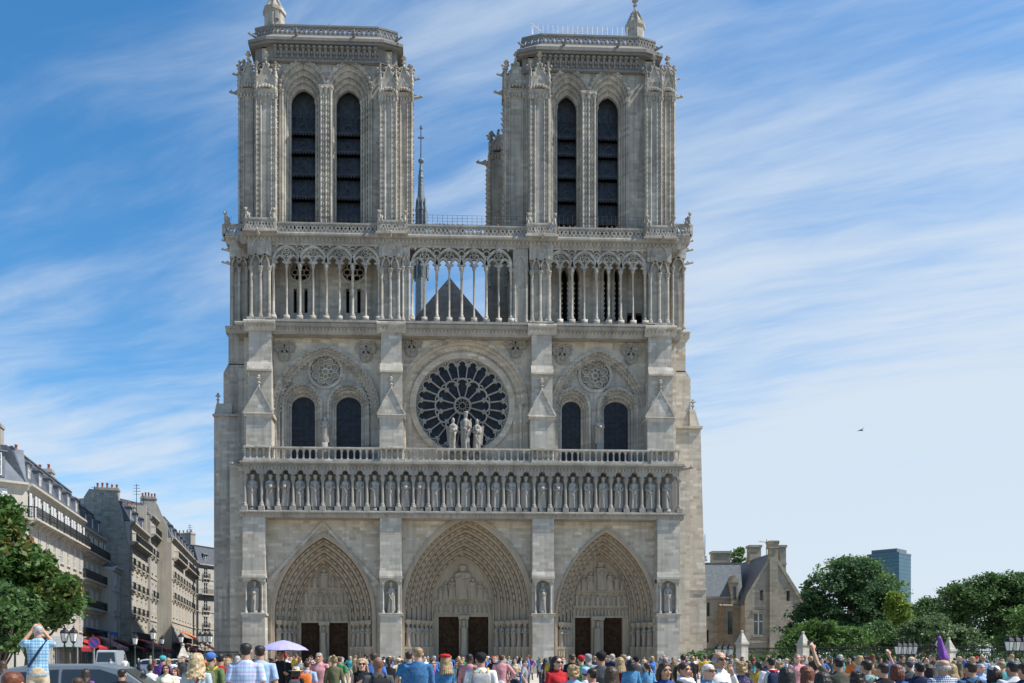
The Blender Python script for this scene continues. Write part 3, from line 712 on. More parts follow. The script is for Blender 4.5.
# trefoil rosettes beside the arches
tf = 0
for (q,py) in ((284.5,350),(366,351),(411.5,345.5),(515.5,347),(562,353),(631,353)):
    mb = MB(); y = YM-.12; c = (X(q,y),Z(py,y,q)); r_ = .62
    for a in (pi/2*3, pi/6, pi*5/6):
        c2 = (c[0]+.55*cos(a),c[1]+.55*sin(a)); mb.band(circle(*c2,r_*.62,14),circle(*c2,r_*.95,14),y-.06,YM,True)
        for k in range(8): mb.ball((c2[0]+r_*.95*cos(k*pi/4),y-.06,c2[1]+r_*.95*sin(k*pi/4)),.12,5,3)
        mb.ball((c2[0],y,c2[1]),.17,6,4)
    mb.build('trefoil_relief', M['carved'], CATH)
# rose storey buttresses -------------------------------------------------------------
zG = Z(321,.3)
def buttress_mid(l0, l1, u0, u1):
    mb = MB(); y = .12; x0, x1 = X(l0,y), X(l1,y); xu0, xu1 = X(u0,.45), X(u1,.45); z0 = zK1-.1
    zb = Z(414,y); za = Z(388,y); zl = Z(365,.4)
    mb.box(x0,x1,y,YM+.3,z0,zb-.3); cornice(mb, x0, x1, y, zb-.3, zb, .22, YM+.3)
    c = (x0+x1)/2
    mb.prism([(x0-.15,zb),(x1+.15,zb),(c,za)], y-.05, YM+.2)
    mb.strip([(x0-.22,zb+.02),(c,za+.1),(x1+.22,zb+.02)], .2, y-.14, y+.12)
    finial(mb, c, y, za-.1, 1.35)
    mb.box(xu0,xu1,.45,YM+.3,zb,zl)
    mb.prism_x([(.15,zl-.55),(.45,zl+.25),(.6,zl+.25),(.6,zl-.55)],xu0-.06,xu1+.06); mb.box(xu0-.06,xu1+.06,.13,.5,zl-.72,zl-.55)
    mb.box(xu0+.05,xu1-.05,.62,YM+.3,zl,zG-.9)
    cornice(mb, xu0, xu1, .5, zG-1.0, zG, .42, YM+.3, leaf=.36)
    mb.build('buttress', M['buttress'], CATH)
for q in ((246,271.5,247.8,271.5),(379.5,403,380.5,402),(530.5,553.5,531.5,552.5),(647.5,673.5,648.5,672.5)): buttress_mid(*q)
# outer side buttress masses (stepping back as they rise)
def outer(side):
    mb = MB(); y = 2.7; s = side
    L = lambda l, r, py0, py1, yy=y, yb=9.0: mb.box(X(l,yy),X(r,yy),yy,yb,Z(py0,yy,l),Z(py1,yy,l))
    if s < 0:
        e, c = 250, 214
        mb.box(X(c,y),X(e,y),y,12,0,Z(416,y)); mb.taper(X(c-.4,y),X(e,y),y-.1,12,0,X(c,y),X(e,y),y,12,1.5)
        mb.taper(X(c,y),X(232,y),y-.02,12,Z(416,y),X(216,y),X(232,y),y+.2,12,Z(404,y)); mb.prism_x([(y-.25,Z(417.5,y)),(y-.25,Z(415.5,y)),(12,Z(415,y)),(12,Z(418,y))],X(c-1,y),X(246,y))
        finial(mb, X(217,y), y+.4, Z(404.5,y), 1.2)
        mb.box(X(223.5,y+.3),X(e,y),y+.3,11,Z(418,y),Z(373,y)); mb.taper(X(223.5,y+.3),X(e,y),y+.3,11,Z(373,y),X(228.5,y+.3),X(e,y),y+.3,11,Z(364,y))
        mb.box(X(228.5,y+.3),X(e,y),y+.3,10,Z(365,y),Z(333,y))
        mb.box(X(238,y-.5),X(e,y),y-.5,5,0,Z(371,y))
        cornice(mb, X(229,y+.2), X(248,y), y+.2, Z(334,y), Z(327.5,y), .35, 10, leaf=.36)
    else:
        e, c = 672, 703.5
        mb.taper(X(e,y),X(707,y),y,12,0,X(e,y),X(706,y),y,12,Z(590,y,700)); mb.prism_x([(y-.12,Z(590.5,y,700)),(y-.12,Z(588,y,700)),(12,Z(588,y,700)),(12,Z(590.5,y,700))],X(e,y),X(706.5,y))
        mb.taper(X(e,y),X(706,y),y,12,Z(588,y,700),X(e,y),X(703,y),y,12,Z(520,y,700)); mb.taper(X(e,y),X(703,y),y,12,Z(520,y,700),X(e,y),X(700.5,y),y,12,Z(428,y,700))
        mb.prism_x([(y-.25,Z(429,y,700)),(y-.25,Z(426.5,y,700)),(12,Z(426,y,700)),(12,Z(429,y,700))],X(676,y),X(702,y))
        mb.taper(X(690,y),X(700,y),y-.02,12,Z(427,y,700),X(690,y),X(695.5,y),y+.2,12,Z(409,y,700)); finial(mb, X(694,y), y+.4, Z(410,y,700), 1.3)
        mb.box(X(e,y),X(690.5,y+.3),y+.3,11,Z(428,y,700),Z(378,y,690)); mb.taper(X(e,y),X(690.5,y+.3),y+.3,11,Z(378,y,690),X(e,y),X(686,y+.3),y+.3,11,Z(370,y,690))
        mb.box(X(e,y),X(685.5,y+.3),y+.3,10,Z(371,y,690),Z(336,y,690))
        cornice(mb, X(673,y+.2), X(687,y), y+.2, Z(338,y,690), Z(331,y,690), .35, 10, leaf=.36)
        mb.tube([(X(679,y),y-.15,Z(512,y,680)),(X(679,y),y-.15,0)],.09,6)
    mb.build('side_buttress', M['tower'] if s < 0 else M['wall'], CATH)
outer(-1); outer(1)
for q,s in ((243,-1),(681,1)): gm = MB(); gargoyle(gm, X(q), .6, Z(464.5), s, -.25, 1.4); gm.build('gargoyle', M['carved'], CATH)
# ------------------------------------------------------------------ gallery of columns
yA = .75
zCol, zCap, zBig, zTr, zC0, zC1, zBal = Z(320,yA), Z(266,yA), Z(247.5,yA), Z(245.5,yA), Z(244.5,yA), Z(235.5,yA), Z(225,yA)
bays = [[273.5,286.7,300,313.2,326.7,339.7,353,366,379.0],[412,424.3,436.7,449,461.3,473.6,486,498.3,511],[547.5,559.6,572,584.2,596.8,609,621,633,645]]
for bi, b in enumerate(bays):
    mb = MB(); xs = [X(q,yA) for q in b]; y0, y1 = yA-.16, yA+.16
    st = (xs[-1]-xs[0])/8; xs = [xs[0]+st*k for k in range(9)]
    for k in range(8):
        a, c = xs[k], xs[k+1]; m_ = (a+c)/2
        mb.strip(arch(a+.06,c-.06,zCap,zCap+.05,zCap+.95,5)[1:-1], .17, y0-.02*(k%2), y1)
        for e in (-1,1): mb.prism([(m_+e*.40*st,zCap+.12),(m_+e*.13*st,zCap+.30),(m_+e*.36*st,zCap+.52)], y0+.04, y1-.04)      # cusps
    for k in range(0,8,2):
        a, c, m_ = xs[k], xs[k+2], xs[k+1]
        mb.strip(arch(a,c,zCap,zCap+.25,zBig,8)[1:-1], .24, y0-.06, y1+.02)
        zc = zCap+1.20
        for an in (pi/2, pi/2+2*pi/3, pi/2-2*pi/3): mb.strip(circle(m_+.20*cos(an),zc+.20*sin(an),.27,10), .11, y0-.0, y1, True)
    for k in range(0,9,2):
        mb.strip(circle(xs[k],zBig-.42,.30,10)[0:], .10, y0, y1, True) if 0 < k < 8 else None
        for e in (-1,1): mb.prism([(xs[k]+e*.55,zTr),(xs[k]+e*.1,zTr),(xs[k]+e*.34,zTr-.35)], y0+.02, y1)
    mb.box(xs[0]-.35,xs[-1]+.35,y0-.05,y1+.35,zTr-.10,zC0+.02)
    if bi != 1:
        pl = [(xs[0]-.3,zTr),(xs[0]-.3,zCap+.1)]
        for k in range(8): pl += [q for q in arch(xs[k]+.1,xs[k+1]-.1,zCap+.1,zCap+.12,zCap+.92,5)]
        pl += [(xs[-1]+.3,zCap+.1),(xs[-1]+.3,zTr)]; hs = []
        for k in range(0,8,2):
            m_ = xs[k+1]; zc = zCap+1.22
            hs.append([(m_+(.20+.13*cos(3*(a-pi/2)+pi))*cos(a)*1.35, zc+(.20+.13*cos(3*(a-pi/2)+pi))*sin(a)*1.35) for a in [2*pi*i/18 for i in range(18)]])
            if k: hs.append([(xs[k]-.34,zTr-.12),(xs[k]+.34,zTr-.12),(xs[k],zTr-.55)])
        mb.wall(pl, hs, y1-.10, y1+.12)
    o = mb.build('arcade', M['tower'], CATH)
    for k,x in enumerate(xs):
        cm = MB(); big = k % 2 == 0
        cm.box(x-.3,x+.3,yA-.3,yA+.3,zCol-.1,zCol+.35); colonnette(cm, x, yA, zCol+.35, zCap+.02, .135 if big else .10, n=10)
        if big: cm.tube([(x,yA-.1,zCap),(x,yA-.1,zCap+.5)],.12,6)
        cm.build('column', M['tower'], o, True)
gs = MB()
xl, xr_ = X(246,yA), X(672,yA)
# sill, cornice, slab of the terrace
gs.prism_x([(.35,zG-.05),(.35,zCol-.1),(3.2,zCol-.05),(3.2,zG-.4)], X(266,yA), X(654,yA))
cornice(gs, X(240,1), X(676,1), .95, zG-1.1, zG-.05, .5, 3.2, leaf=.36)
cornice(gs, xl, xr_, yA-.1, zC0-.1, zC1, .55, 3.2, leaf=.40)
leafband(gs, xl, xr_, yA-.2, zC0+.05, .30, .12)
gs.box(X(240,3),X(404,3),1.2,14,zC1-.5,zC1); gs.box(X(520,3),X(676,3),1.2,14,zC1-.5,zC1)
gs.box(X(404,3),X(520,3),1.0,3.2,zC1-.25,zC1)
gs.build('gallery_cornice', M['carved'], CATH)
# walls behind the gallery
yB = 3.1
def gal_wall(l, r, holes, rings, lanc):
    mb = MB(); hs = [[(X(a,yB),Z(d,yB,a)),(X(b,yB),Z(d,yB,a)),(X(b,yB),Z(c,yB,a)),(X(a,yB),Z(c,yB,a))] for a,b,c,d in holes]
    hs += [arch(X(a,yB),X(b,yB),Z(d,yB,a),Z(c+9,yB,a),Z(c,yB,a),6) for a,b,c,d in lanc]
    cs = [(X(q,yB),Z(py,yB,q),r_/9.7) for q,py,r_ in rings]
    hs += [circle(*c,20) for c in cs]
    mb.wall([(X(l,yB),zG-.3),(X(l,yB),zC1-.4),(X(r,yB),zC1-.4),(X(r,yB),zG-.3)], hs, yB, yB+.7)
    mb.box(X(l,yB),X(l,yB)+1,yB+.7,13.5,zG-6,zC1-.45); mb.box(X(r,yB)-1,X(r,yB),yB+.7,13.5,zG-6,zC1-.45)
    for c in cs:
        mb.band(circle(c[0],c[1],c[2],20),circle(c[0],c[1],c[2]*1.25,20),yB-.12,yB,True)
        for k in range(6): a = k*pi/3; mb.strip(circle(c[0]+c[2]*.6*cos(a),c[1]+c[2]*.6*sin(a),c[2]*.3,8),.1,yB+.15,yB+.35,True)
    for a,b,c,d in lanc:
        x0, x1 = X(a,yB), X(b,yB); z0, z1 = Z(d,yB,a), Z(c,yB,a)
        mb.band(arch(x0-.02,x1+.02,z0,z1-.9,z1,6),arch(x0-.3,x1+.3,z0,z1-.9,z1+.35,6),yB-.1,yB+.2)
        zz = z0+.3
        while zz < z1-1.2:
            for q in (x0,x1): mb.ball((q,yB+.05,zz),(.13,.16,.17),5,4)
            zz += .52
    o = mb.build('gallery_wall', M['tower'], CATH)
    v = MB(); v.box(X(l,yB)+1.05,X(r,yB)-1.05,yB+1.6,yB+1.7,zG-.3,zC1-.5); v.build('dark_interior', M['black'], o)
gal_wall(230, 404, [(293.4,296.8,288.5,313),(304.2,307.6,288.5,313),(346,349.4,288.5,313),(357.2,360.6,288.5,313)], [(300.4,271.5,10),(353.4,271.5,11)], [])
gal_wall(515, 682, [(627,633.5,313,323),(635.5,643.5,313,323)], [], [(561.5,568,267,321),(573.8,579,267,321),(603.8,608,267,321),(614.6,619.4,267,321)])
# piers of the gallery
def pier(l, r, cols, pl, pr):
    mb = MB(); y = .45; x0, x1 = X(l,y), X(r,y); zt_ = Z(256,y); ze = Z(236,y)
    mb.box(x0+.12,x1-.12,y+.35,3.2,zG-.1,zt_+.2); mb.box(x0,x1,y,3.2,zt_,ze)
    mb.box(x0-.05,x1+.05,y-.1,3.2,zG-.1,zG+.35)
    for c in cols: colonnette(mb, X(c,y), y+.16, zG+.35, Z(267,y), .15, n=10)
    zs = Z(267,y); xs = [X(c,y) for c in cols]
    for a,b in zip(xs,xs[1:]): mb.strip(arch(a,b,zs,zs+.05,zt_+.1,5), .15, y, y+.35)
    c = (x0+x1)/2; w_ = (x1-x0)*.30
    mb.band(arch(c-w_,c+w_,zt_+.1,zt_+.4,zt_+1.75,7),arch(c-w_-.17,c+w_+.17,zt_-.0,zt_+.4,zt_+2.0,7),y-.1,y+.05)
    mb.strip(arch(c-w_*.6,c+w_*.6,zt_+.1,zt_+.3,zt_+1.0,5),.1,y-.07,y+.02); mb.ball((c,y-.02,zt_+1.3),.14,6,4)
    # corbelled parapet box
    p0, p1 = X(pl,0), X(pr,0); zb, zt2 = Z(231,0), Z(219,0)
    cornice(mb, x0, x1, y, ze-.15, zb, .45, 3.2, leaf=.3)
    lattice(mb, p0+.05, p1-.05, -.05, .10, zb, zt2, .62)
    mb.box(p0,p0+.12,-.05,1.6,zb,zt2-.03); mb.box(p1-.12,p1,-.05,1.6,zb,zt2-.03); mb.box(p0-.12,p1+.12,-.2,1.6,zb-.18,zb)
    chimera(mb, p0+.35, .25, zt2-.1, 1.15, -1); chimera(mb, p1-.35, .25, zt2-.1, 1.15, 1)
    gargoyle(mb, c, -.1, zb-.45, 0, -1, 1.0)
    mb.build('pier', M['tower'], CATH)
pier(247.5, 271.5, (251.0,260.3,269), 244, 276)
pier(379, 402.5, (381.8,390.3,398.6), 377, 407)
pier(529.5, 553, (532.2,540.5,549.2), 526.5, 557)
pier(647.5, 671.5, (651,659.8,668), 645, 676)
# terrace parapets
pb = MB()
for a,b in ((276,377),(407,526),(557,645)):
    lattice(pb, X(a,yA), X(b,yA), .28, .44, zC1-.02, zBal, .80)
pb.build('terrace_parapet', M['carved'], CATH)
# end bays on the outer sides
for s in (-1,1):
    mb = MB(); y = 2.6
    l, r = (229.5,248) if s < 0 else (671,686)
    c0 = (232,239,246.5) if s < 0 else (673,684)
    ref = 240 if s < 0 else 680; zz = lambda p: Z(p,y,ref)
    mb.box(X(l+1.5,y),X(r-1.5,y),y+.4,9,zz(329),zz(240)); mb.box(X(l,y),X(r,y),y,9,zz(258),zz(240))
    for c in c0: colonnette(mb, X(c,y), y+.15, zz(328), zz(267), .15)
    for a,b in zip(c0,c0[1:]): mb.strip(arch(X(a,y),X(b,y),zz(267),zz(266),zz(257),5),.15,y,y+.3)
    cornice(mb, X(l,y), X(r,y), y, zz(244), zz(237), .4, 9, leaf=.34)
    p0, p1 = (X(224.5,y),X(246,y)) if s < 0 else (X(674,y),X(690,y))
    lattice(mb, p0, p1, y-.4, y-.25, zz(237.5), zz(226), .7)
    e = p0 if s < 0 else p1
    chimera(mb, e-s*.4, y-.3, zz(227), 1.3, s); mb.box(e-.15,e+.15,y-.45,9,zz(237.5),zz(226.5))
    for py in (262,249,240): gargoyle(mb, X(l if s < 0 else r,y), y+.4, zz(py), s, -.2, .9)
    mb.build('pier', M['tower'], CATH)
# pilasters beside the open middle bay
for l,r in ((402,410),(513,528)):
    mb = MB(); mb.box(X(l,yA),X(r,yA),yA-.05,yA+.7,zG-.2,zC0)
    c = (X(l,yA)+X(r,yA))/2; w_ = (X(r,yA)-X(l,yA))*.38
    for e in (-1,1): colonnette(mb, c+e*w_, yA-.12, zCol, zCap, .13)
    mb.strip(arch(c-w_,c+w_,zCap,zCap+.1,zCap+1.3,6), .16, yA-.2, yA)
    mb.build('gallery_pilaster', M['tower'], CATH)
# ------------------------------------------------------------------ bell towers
def cross_finial(mb, x, y, z, s):
    mb.lathe([(.10*s,z),(.07*s,z+.5*s),(.05*s,z+1.0*s)],x,y,6)
    for dx,dz in ((0,1.0),(.32,.72),(-.32,.72),(.2,.36),(-.2,.36)): mb.ball((x+dx*s,y,z+dz*s),(.15*s,.15*s,.15*s),6,4)
    for e in (-1,1): mb.tube([(x,y,z+.55*s),(x+e*.3*s,y,z+.72*s)],.06*s,5); mb.ball((x,y+e*.26*s,z+.7*s),.13*s,5,4)
def pinnacle(mb, x0, x1, y, zb, zt, depth=1.6, arch_=True, dirs=('f',)):
    c = (x0+x1)/2; h = zt-zb; w_ = (x1-x0)/2
    cross_finial(mb, x0, y+.3, zb+.62*h, .95); cross_finial(mb, x1, y+.3, zb+.62*h, .95); cross_finial(mb, c, y+1.0, zb+.75*h, 1.1)
    for k in range(7):
        a = k/6; mb.ball((lerp(x0,x1,a),y-.22,zb+.02*h+.1*sin(pi*a)*h),(.17,.17,.2),5,4); mb.ball((lerp(x0-.1,x1+.1,a),y-.05,zb-.55),(.15,.2,.22),5,4)
    if arch_:
        mb.band(arch(c-w_*.6,c+w_*.6,zb-.9,zb-.5,zb+.35*h,7),arch(c-w_*.9,c+w_*.9,zb-.9,zb-.5,zb+.5*h,7),y-.14,y+.02)
    mb.prism([(x0-.12,zb+.1*h),(x1+.12,zb+.1*h),(c,zb+.82*h)], y-.1, y+depth)
    mb.strip([(x0-.16,zb+.1*h),(c,zb+.86*h),(x1+.16,zb+.1*h)], .17, y-.2, y+.05)
    slope_crockets(mb, (x0-.1,zb+.15*h), (c,zb+.85*h), y-.08, .34, .5); slope_crockets(mb, (x1+.1,zb+.15*h), (c,zb+.85*h), y-.08, .34, .5)
    finial(mb, c, y, zb+.8*h, .42*h)
    for e in (x0,x1):
        mb.lathe([(.20,zb-.3),(.20,zb+.35*h),(.26,zb+.38*h),(.02,zb+.75*h)], e, y-.05, 5); finial(mb, e, y-.05, zb+.7*h, .7)
        for q in range(3): mb.ball((e,y-.22,zb+.42*h+q*.1*h),.13,5,3)
def tower(T):
    yT, yw = 1.1, 2.2; ref = T['ref']
    zz = lambda p, y: Z(p, y, ref)
    zb = zC1-.05; ztop = zz(T['frieze'][1], yw)
    mb = MB(); l, r = T['body']
    outs = [arch(X(a,yw),X(b,yw),zb+.05,zz(sp,yw),zz(ap,yw),12) for a,b,sp,ap in T['outer']]
    mb.wall([(X(l,yw),zb),(X(l,yw),ztop),(X(r,yw),ztop),(X(r,yw),zb)], outs, yw, yw+.5)
    xl, xr = X(l,yw), X(r,yw)
    mb.box(xl,xl+.8,yw+.5,14,zb,ztop); mb.box(xr-.8,xr,yw+.5,14,zb,ztop); mb.box(xl,xr,13.2,14,zb,ztop)
    mb.box(xl,xr,yw,14,ztop-.3,ztop)
    root = mb.build('bell_tower', M['tower'], CATH)
    # arched openings
    for (a,b,sp,ap),(ia,ib,isp,iap) in zip(T['outer'], T['open']):
        om = MB(); n = 4
        def O(t, y): return arch(X(lerp(a,ia,t),y), X(lerp(b,ib,t),y), zb+.05, zz(lerp(sp,isp,t),y), zz(lerp(ap,iap,t),y), 12)
        om.band(O(0.02,yw-.15),O(-.16,yw-.15),yw-.18,yw+.1)
        for (x,z,an) in resample([q for q in O(-.1,yw-.15) if q[1] > zz(sp,yw)-.1], .5): om.ball((x,yw-.22,z),(.17,.14,.17),5,4)
        for k in range(n):
            y = yw+.28*k; yn = y+.28
            om.band(O((k+1)/n,y), O(k/n+.02,y), y, yn+.12)
            mid = O((k+.5)/n, y)
            if k in (0,2):
                for (x,z,an) in resample([q for q in mid if q[1] > zz(sp,yw)-.1], .42): om.ball((x,y-.03,z),.12,5,3)
            xa, xb = O((k+.55)/n,y)[0][0], O((k+.55)/n,y)[-1][0]
            for e in (xa,xb): colonnette(om, e, y-.05, zb+.3, zz(lerp(sp,isp,(k+.5)/n),y)+.1, .12)
            if k in (1,3):
                e0, e1 = O((k+.1)/n,y)[0][0], O((k+.1)/n,y)[-1][0]
                for e in (e0,e1): crockets(om, e, y-.02, zb+1, zz(sp,yw)-.6, 0, -1, .26, .62)
        win = om.build('belfry_arch', M['tower'], root)
        yl = yw+1.5; lm = MB(); x0, x1 = X(ia,yl)-.15, X(ib,yl)+.15
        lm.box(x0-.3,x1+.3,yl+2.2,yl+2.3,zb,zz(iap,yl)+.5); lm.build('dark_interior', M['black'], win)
        for (pt,pbm) in T['lou']:
            bm_ = MB(); z0, z1 = zz(pbm,yl), zz(pt,yl)
            bm_.prism_x([(yl-.25,z0),(yl+.3,z1),(yl+.3,z1+.12),(yl-.25,z0+.12)], x0, x1)
            nn = 9; s_ = (x1-x0)/nn
            for k in range(nn): bm_.prism([(x0+k*s_,z0+.02),(x0+(k+1)*s_,z0+.02),(x0+(k+.5)*s_,z0-.22)], yl-.26, yl-.2)
            for k in range(1,6): xx = x0+(x1-x0)*k/6; bm_.prism_x([(yl-.29,z0+.1),(yl+.27,z1+.1),(yl+.27,z1+.2),(yl-.29,z0+.2)], xx-.03, xx+.03)
            bm_.box(x0,x1,yl-.31,yl-.22,z0+.02,z0+.2)
            bm_.prism([((x0+x1)/2-.7,z0+.35),((x0+x1)/2,z0+1.15),((x0+x1)/2+.7,z0+.35),((x0+x1)/2+.6,z0+.35),((x0+x1)/2,z0+1.0),((x0+x1)/2-.6,z0+.35)], yl-.16, yl-.1)
            bm_.build('louvre_board', M['louvre'], win)
        tp = MB(); tp.prism_x([(yl+.4,zz(T['lou'][0][0],yl)),(yl+.4,zz(iap,yl)+.4),(yl+.5,zz(iap,yl)+.4),(yl+.5,zz(T['lou'][0][0],yl))],x0,x1)
        for k in range(4): xx = x0+(x1-x0)*(k+.5)/4; tp.box(xx-.18,xx+.18,yl+.3,yl+.4,zz(T['lou'][0][0],yl)+.3,zz(iap+18,yl))
        tp.build('louvre_board', M['louvre'], win)
    # middle pier
    pm = MB(); c0, c1 = T['mid']; 
    pm.box(X(c0,yw-.3),X(c1,yw-.3),yw-.3,yw+.2,zb,zz(T['outer'][0][2],yw))
    for e in (c0,(c0+c1)/2,c1): colonnette(pm, X(e,yw-.35), yw-.35, zb+.3, zz(T['outer'][0][2],yw)+.1, .14)
    for e in (c0*.75+c1*.25,c0*.25+c1*.75): crockets(pm, X(e,yw-.3), yw-.3, zb+1, zz(T['outer'][0][2],yw)-.6, 0, -1, .28, .6)
    pm.box(X(c0-2,yw-.4),X(c1+2,yw-.4),yw-.5,yw,zz(T['outer'][0][2],yw),zz(T['outer'][0][2],yw)+.35)
    pm.build('mullion_pier', M['tower'], root)
    # corner buttresses
    for (a,b,front) in T['butt']:
        bm_ = MB(); y = yT if front else 2.7; x0, x1 = X(a,y), X(b,y); zt = zz(92,y); zs = zz(60,y)
        back = 4.5 if front else 6.0
        bm_.box(x0,x1,y,back,zb,zt+1.2); bm_.box(x0-.12,x1+.12,y-.12,back,zb,zb+.9)
        for e in (x0,x1):
            i_ = 1 if e == x0 else -1
            colonnette(bm_, e, y, zb+.9, zt, .13); colonnette(bm_, e+i_*.44, y-.02, zb+.9, zt, .10)
            crockets(bm_, e+i_*.22, y, zb+1.4, zt-.5, 0, -1, .19, .5)
            crockets(bm_, e, y+.15, zb+1.4, zt-.5, -i_, 0, .26, .56)
        if front:
            pass
        cornice(bm_, x0, x1, y, zt-.25, zt+.1, .18, y+.4)
        pinnacle(bm_, x0, x1, y, zt, zs, depth=back-y-.2)
        out = -1 if T['sgn'](a) < 0 else 1
        if not front:
            e = x0 if out < 0 else x1
            for q in range(2): crockets(bm_, e, y+1.2+q*1.5, zb+1.4, zt-.5, out, 0, .30, .56)
            gargoyle(bm_, e, y+.8, zt+.1, out, -.15, 1.2); gargoyle(bm_, e, y+.8, zt+2.0, out, -.15, .9)
            bm_.prism_x([(y,zt),(y+1.2,zs-.3),(y+2.4,zt)], e-.2, e+.2)
            finial(bm_, e-out*.2, y+1.2, zs-.6, 1.3); finial(bm_, e-out*.5, y+.2, zt+.6, 1.6)
        bm_.build('buttress', M['tower'], root)
    # frieze, cornice and parapet
    f0, f1 = T['frieze']; y = 1.95; u0, u1 = T['upper']; cm = MB(); chx, chy = 1.9, .65
    x0, x1 = X(u0,y), X(u1,y); zf0, zf1 = zz(f0,y), zz(f1,y)
    def oct_(e, ya): return [(x0-e+chx,ya-e),(x1+e-chx,ya-e),(x1+e,ya-e+chy),(x1+e,14.5),(x0-e,14.5),(x0-e,ya-e+chy)]
    cm.prism_z(oct_(0,y), zf0-.6, zf1)
    n = int((x1-x0-2*chx)/.56)
    for k in range(n):
        xx = x0+chx+(x1-x0-2*chx)*(k+.5)/n
        cm.taper(xx-.09,xx+.09,y-.05,y+.1,zf0,xx-.17,xx+.17,y-.38,y+.1,zf0+(zf1-zf0)*.82); cm.ball((xx,y-.40,zf0+(zf1-zf0)*.72),(.25,.17,.13),6,4); cm.ball((xx+.28,y-.14,zf0+(zf1-zf0)*.3),(.16,.14,.2),5,4)
        cm.ball((xx,y-.12,zf0-.1),(.16,.14,.2),5,4)
    cm.prism_z(oct_(.12,y), zf0-.55, zf0-.35); cm.prism_z(oct_(.45,y), zf1, zf1+.22)
    zc_, zp0, zp1 = zz(T['corn'],y), zz(T['par'][0],y), zz(T['par'][1],y)
    m_ = len(oct_(0,y))
    A_, B_ = oct_(.62,y), oct_(.1,y)
    cm.prism_z(oct_(.62,y), zf1+.22, zc_)
    vs = [(*q,zc_) for q in A_]+[(*q,zp0) for q in B_]; cm.add(vs, [(i,(i+1)%m_,(i+1)%m_+m_,i+m_) for i in range(m_)]+[tuple(range(m_,2*m_))])
    for q in (.3,.7): gargoyle(cm, lerp(x0,x1,q), y-.2, zp0-.25, 0, -1, 1.1)
    gargoyle(cm, x0+.2, y+.2, zp0-.1, -.8, -.5, .95); gargoyle(cm, x1-.2, y+.2, zp0-.1, .8, -.5, .95)
    cm.build('tower_cornice', M['grime'], root)
    pp = MB(); lattice(pp, x0+chx, x1-chx, y, y+.14, zp0, zp1, .95)
    ca = math.atan2(chy,chx); pp.M = Matrix.Translation((x0,y+chy,0)) @ Matrix.Rotation(-ca,4,'Z'); L_ = math.hypot(chx,chy); lattice(pp, 0, L_, 0, .14, zp0, zp1, .7)
    pp.M = Matrix.Translation((x1-chx,y,0)) @ Matrix.Rotation(ca,4,'Z'); lattice(pp, 0, L_, 0, .14, zp0, zp1, .7)
    for xx in (x0+.14, x1):
        pp.M = Matrix.Translation((xx,y+chy,0)) @ Matrix.Rotation(pi/2,4,'Z'); lattice(pp, 0, 11.5, 0, .14, zp0, zp1, .95)
    pp.M = None; lattice(pp, x0, x1, 14, 14.14, zp0, zp1, .95)
    pp.build('tower_parapet', M['grime'], root)
    # stair turret
    tq, ty, tb, tt = T['turret']; yy = 4.0; tx = X(tq,yy); rr = T['tr']/9.6; z0, z1, z2 = zp0-.5, Z(tb,yy,ref), Z(tt,yy,ref)
    tm = MB(); tm.lathe([(rr,z0),(rr,z1-.5),(rr*1.15,z1-.35),(rr*1.15,z1),(rr*.97,z1+.05),(rr*.62,lerp(z1,z2,.42)),(rr*.25,lerp(z1,z2,.85)),(rr*.12,z2)], tx, yy, 8)
    for k in range(8):
        a = 2*pi*k/8
        for q in range(5): f = .08+q*.17; e = lerp(rr,rr*.2,f); tm.ball((tx+e*cos(a),yy+e*sin(a),lerp(z1,z2,f)),.13,5,3)
    finial(tm, tx, yy, z2-.1, T['fin']); tm.box(tx+.25,tx+.6,yy-rr-.02,yy-rr+.3,z1-1.4,z1-.6) if ref < 400 else None
    tm.build('stair_turret', M['tower'], root)
    rd = MB(); rd.tube([(X(T['rod'],6),6,zp0),(X(T['rod'],6),6,zp1+3.2)],.025,5); rd.build('lightning_rod', M['iron'], root)
    return root
LOU = [(120,135.5),(138,154),(157,177),(180,199.5),(202.5,222)]
tower(dict(ref=325, body=(262,392), outer=[(281,325,91,62.5),(327.5,370.5,91,62.5)], open=[(291.3,315.5,104,89.5),(336.4,360.5,104,89.5)], lou=LOU, mid=(321,331),
     butt=[(256.5,275.5,True),(239.5,257,False),(380.5,396,True),(396,411.5,False)], sgn=lambda a: a-325, frieze=(57,47), upper=(254,397), corn=42, par=(36.5,25.5), turret=(274.5,4,13.5,-1), tr=10, fin=1.6, rod=329))
LOU2 = [(124,140),(142.5,157),(159.5,179),(182,202),(205,225)]
rt = tower(dict(ref=590, body=(528,655), outer=[(549,588,97,71),(590,628,97,71)], open=[(557,576.7,110,95.5),(597.3,618.6,110,95.5)], lou=LOU2, mid=(583,594.5),
     butt=[(530.5,548.5,True),(505.5,527,False),(646.5,661,True),(661,674,False)], sgn=lambda a: a-590, frieze=(66.5,57), upper=(523,657), corn=51.5, par=(46,35), turret=(635,4,25,9), tr=9, fin=1.5, rod=575))
# mesh screen on the right tower's roof
sf = MB(); y = 2.6; z0, z1 = Z(35,y,590), Z(26.5,y,590); a, b = X(533,y), X(627,y)
for k in range(20): xx = lerp(a,b,k/19); sf.tube([(xx,y,z0-.5),(xx,y,z1)], .022, 5)
for k in range(5): zz_ = lerp(z0,z1,k/4); sf.tube([(a,y,zz_),(b,y,zz_)], .015, 5)
sf.build('roof_screen', plain('galvanised_wire', (.45,.47,.5), rough=.4, metal=.5), rt)
sf = MB(); sf.tube([(X(532,1.8),1.8,Z(36,1.8,590)),(X(531.5,1.8),1.8,Z(25,1.8,590)),(X(541,1.8),1.8,Z(33,1.8,590))],.07,6); sf.build('roof_bracket', plain('white_paint',(.75,.75,.73)), rt)
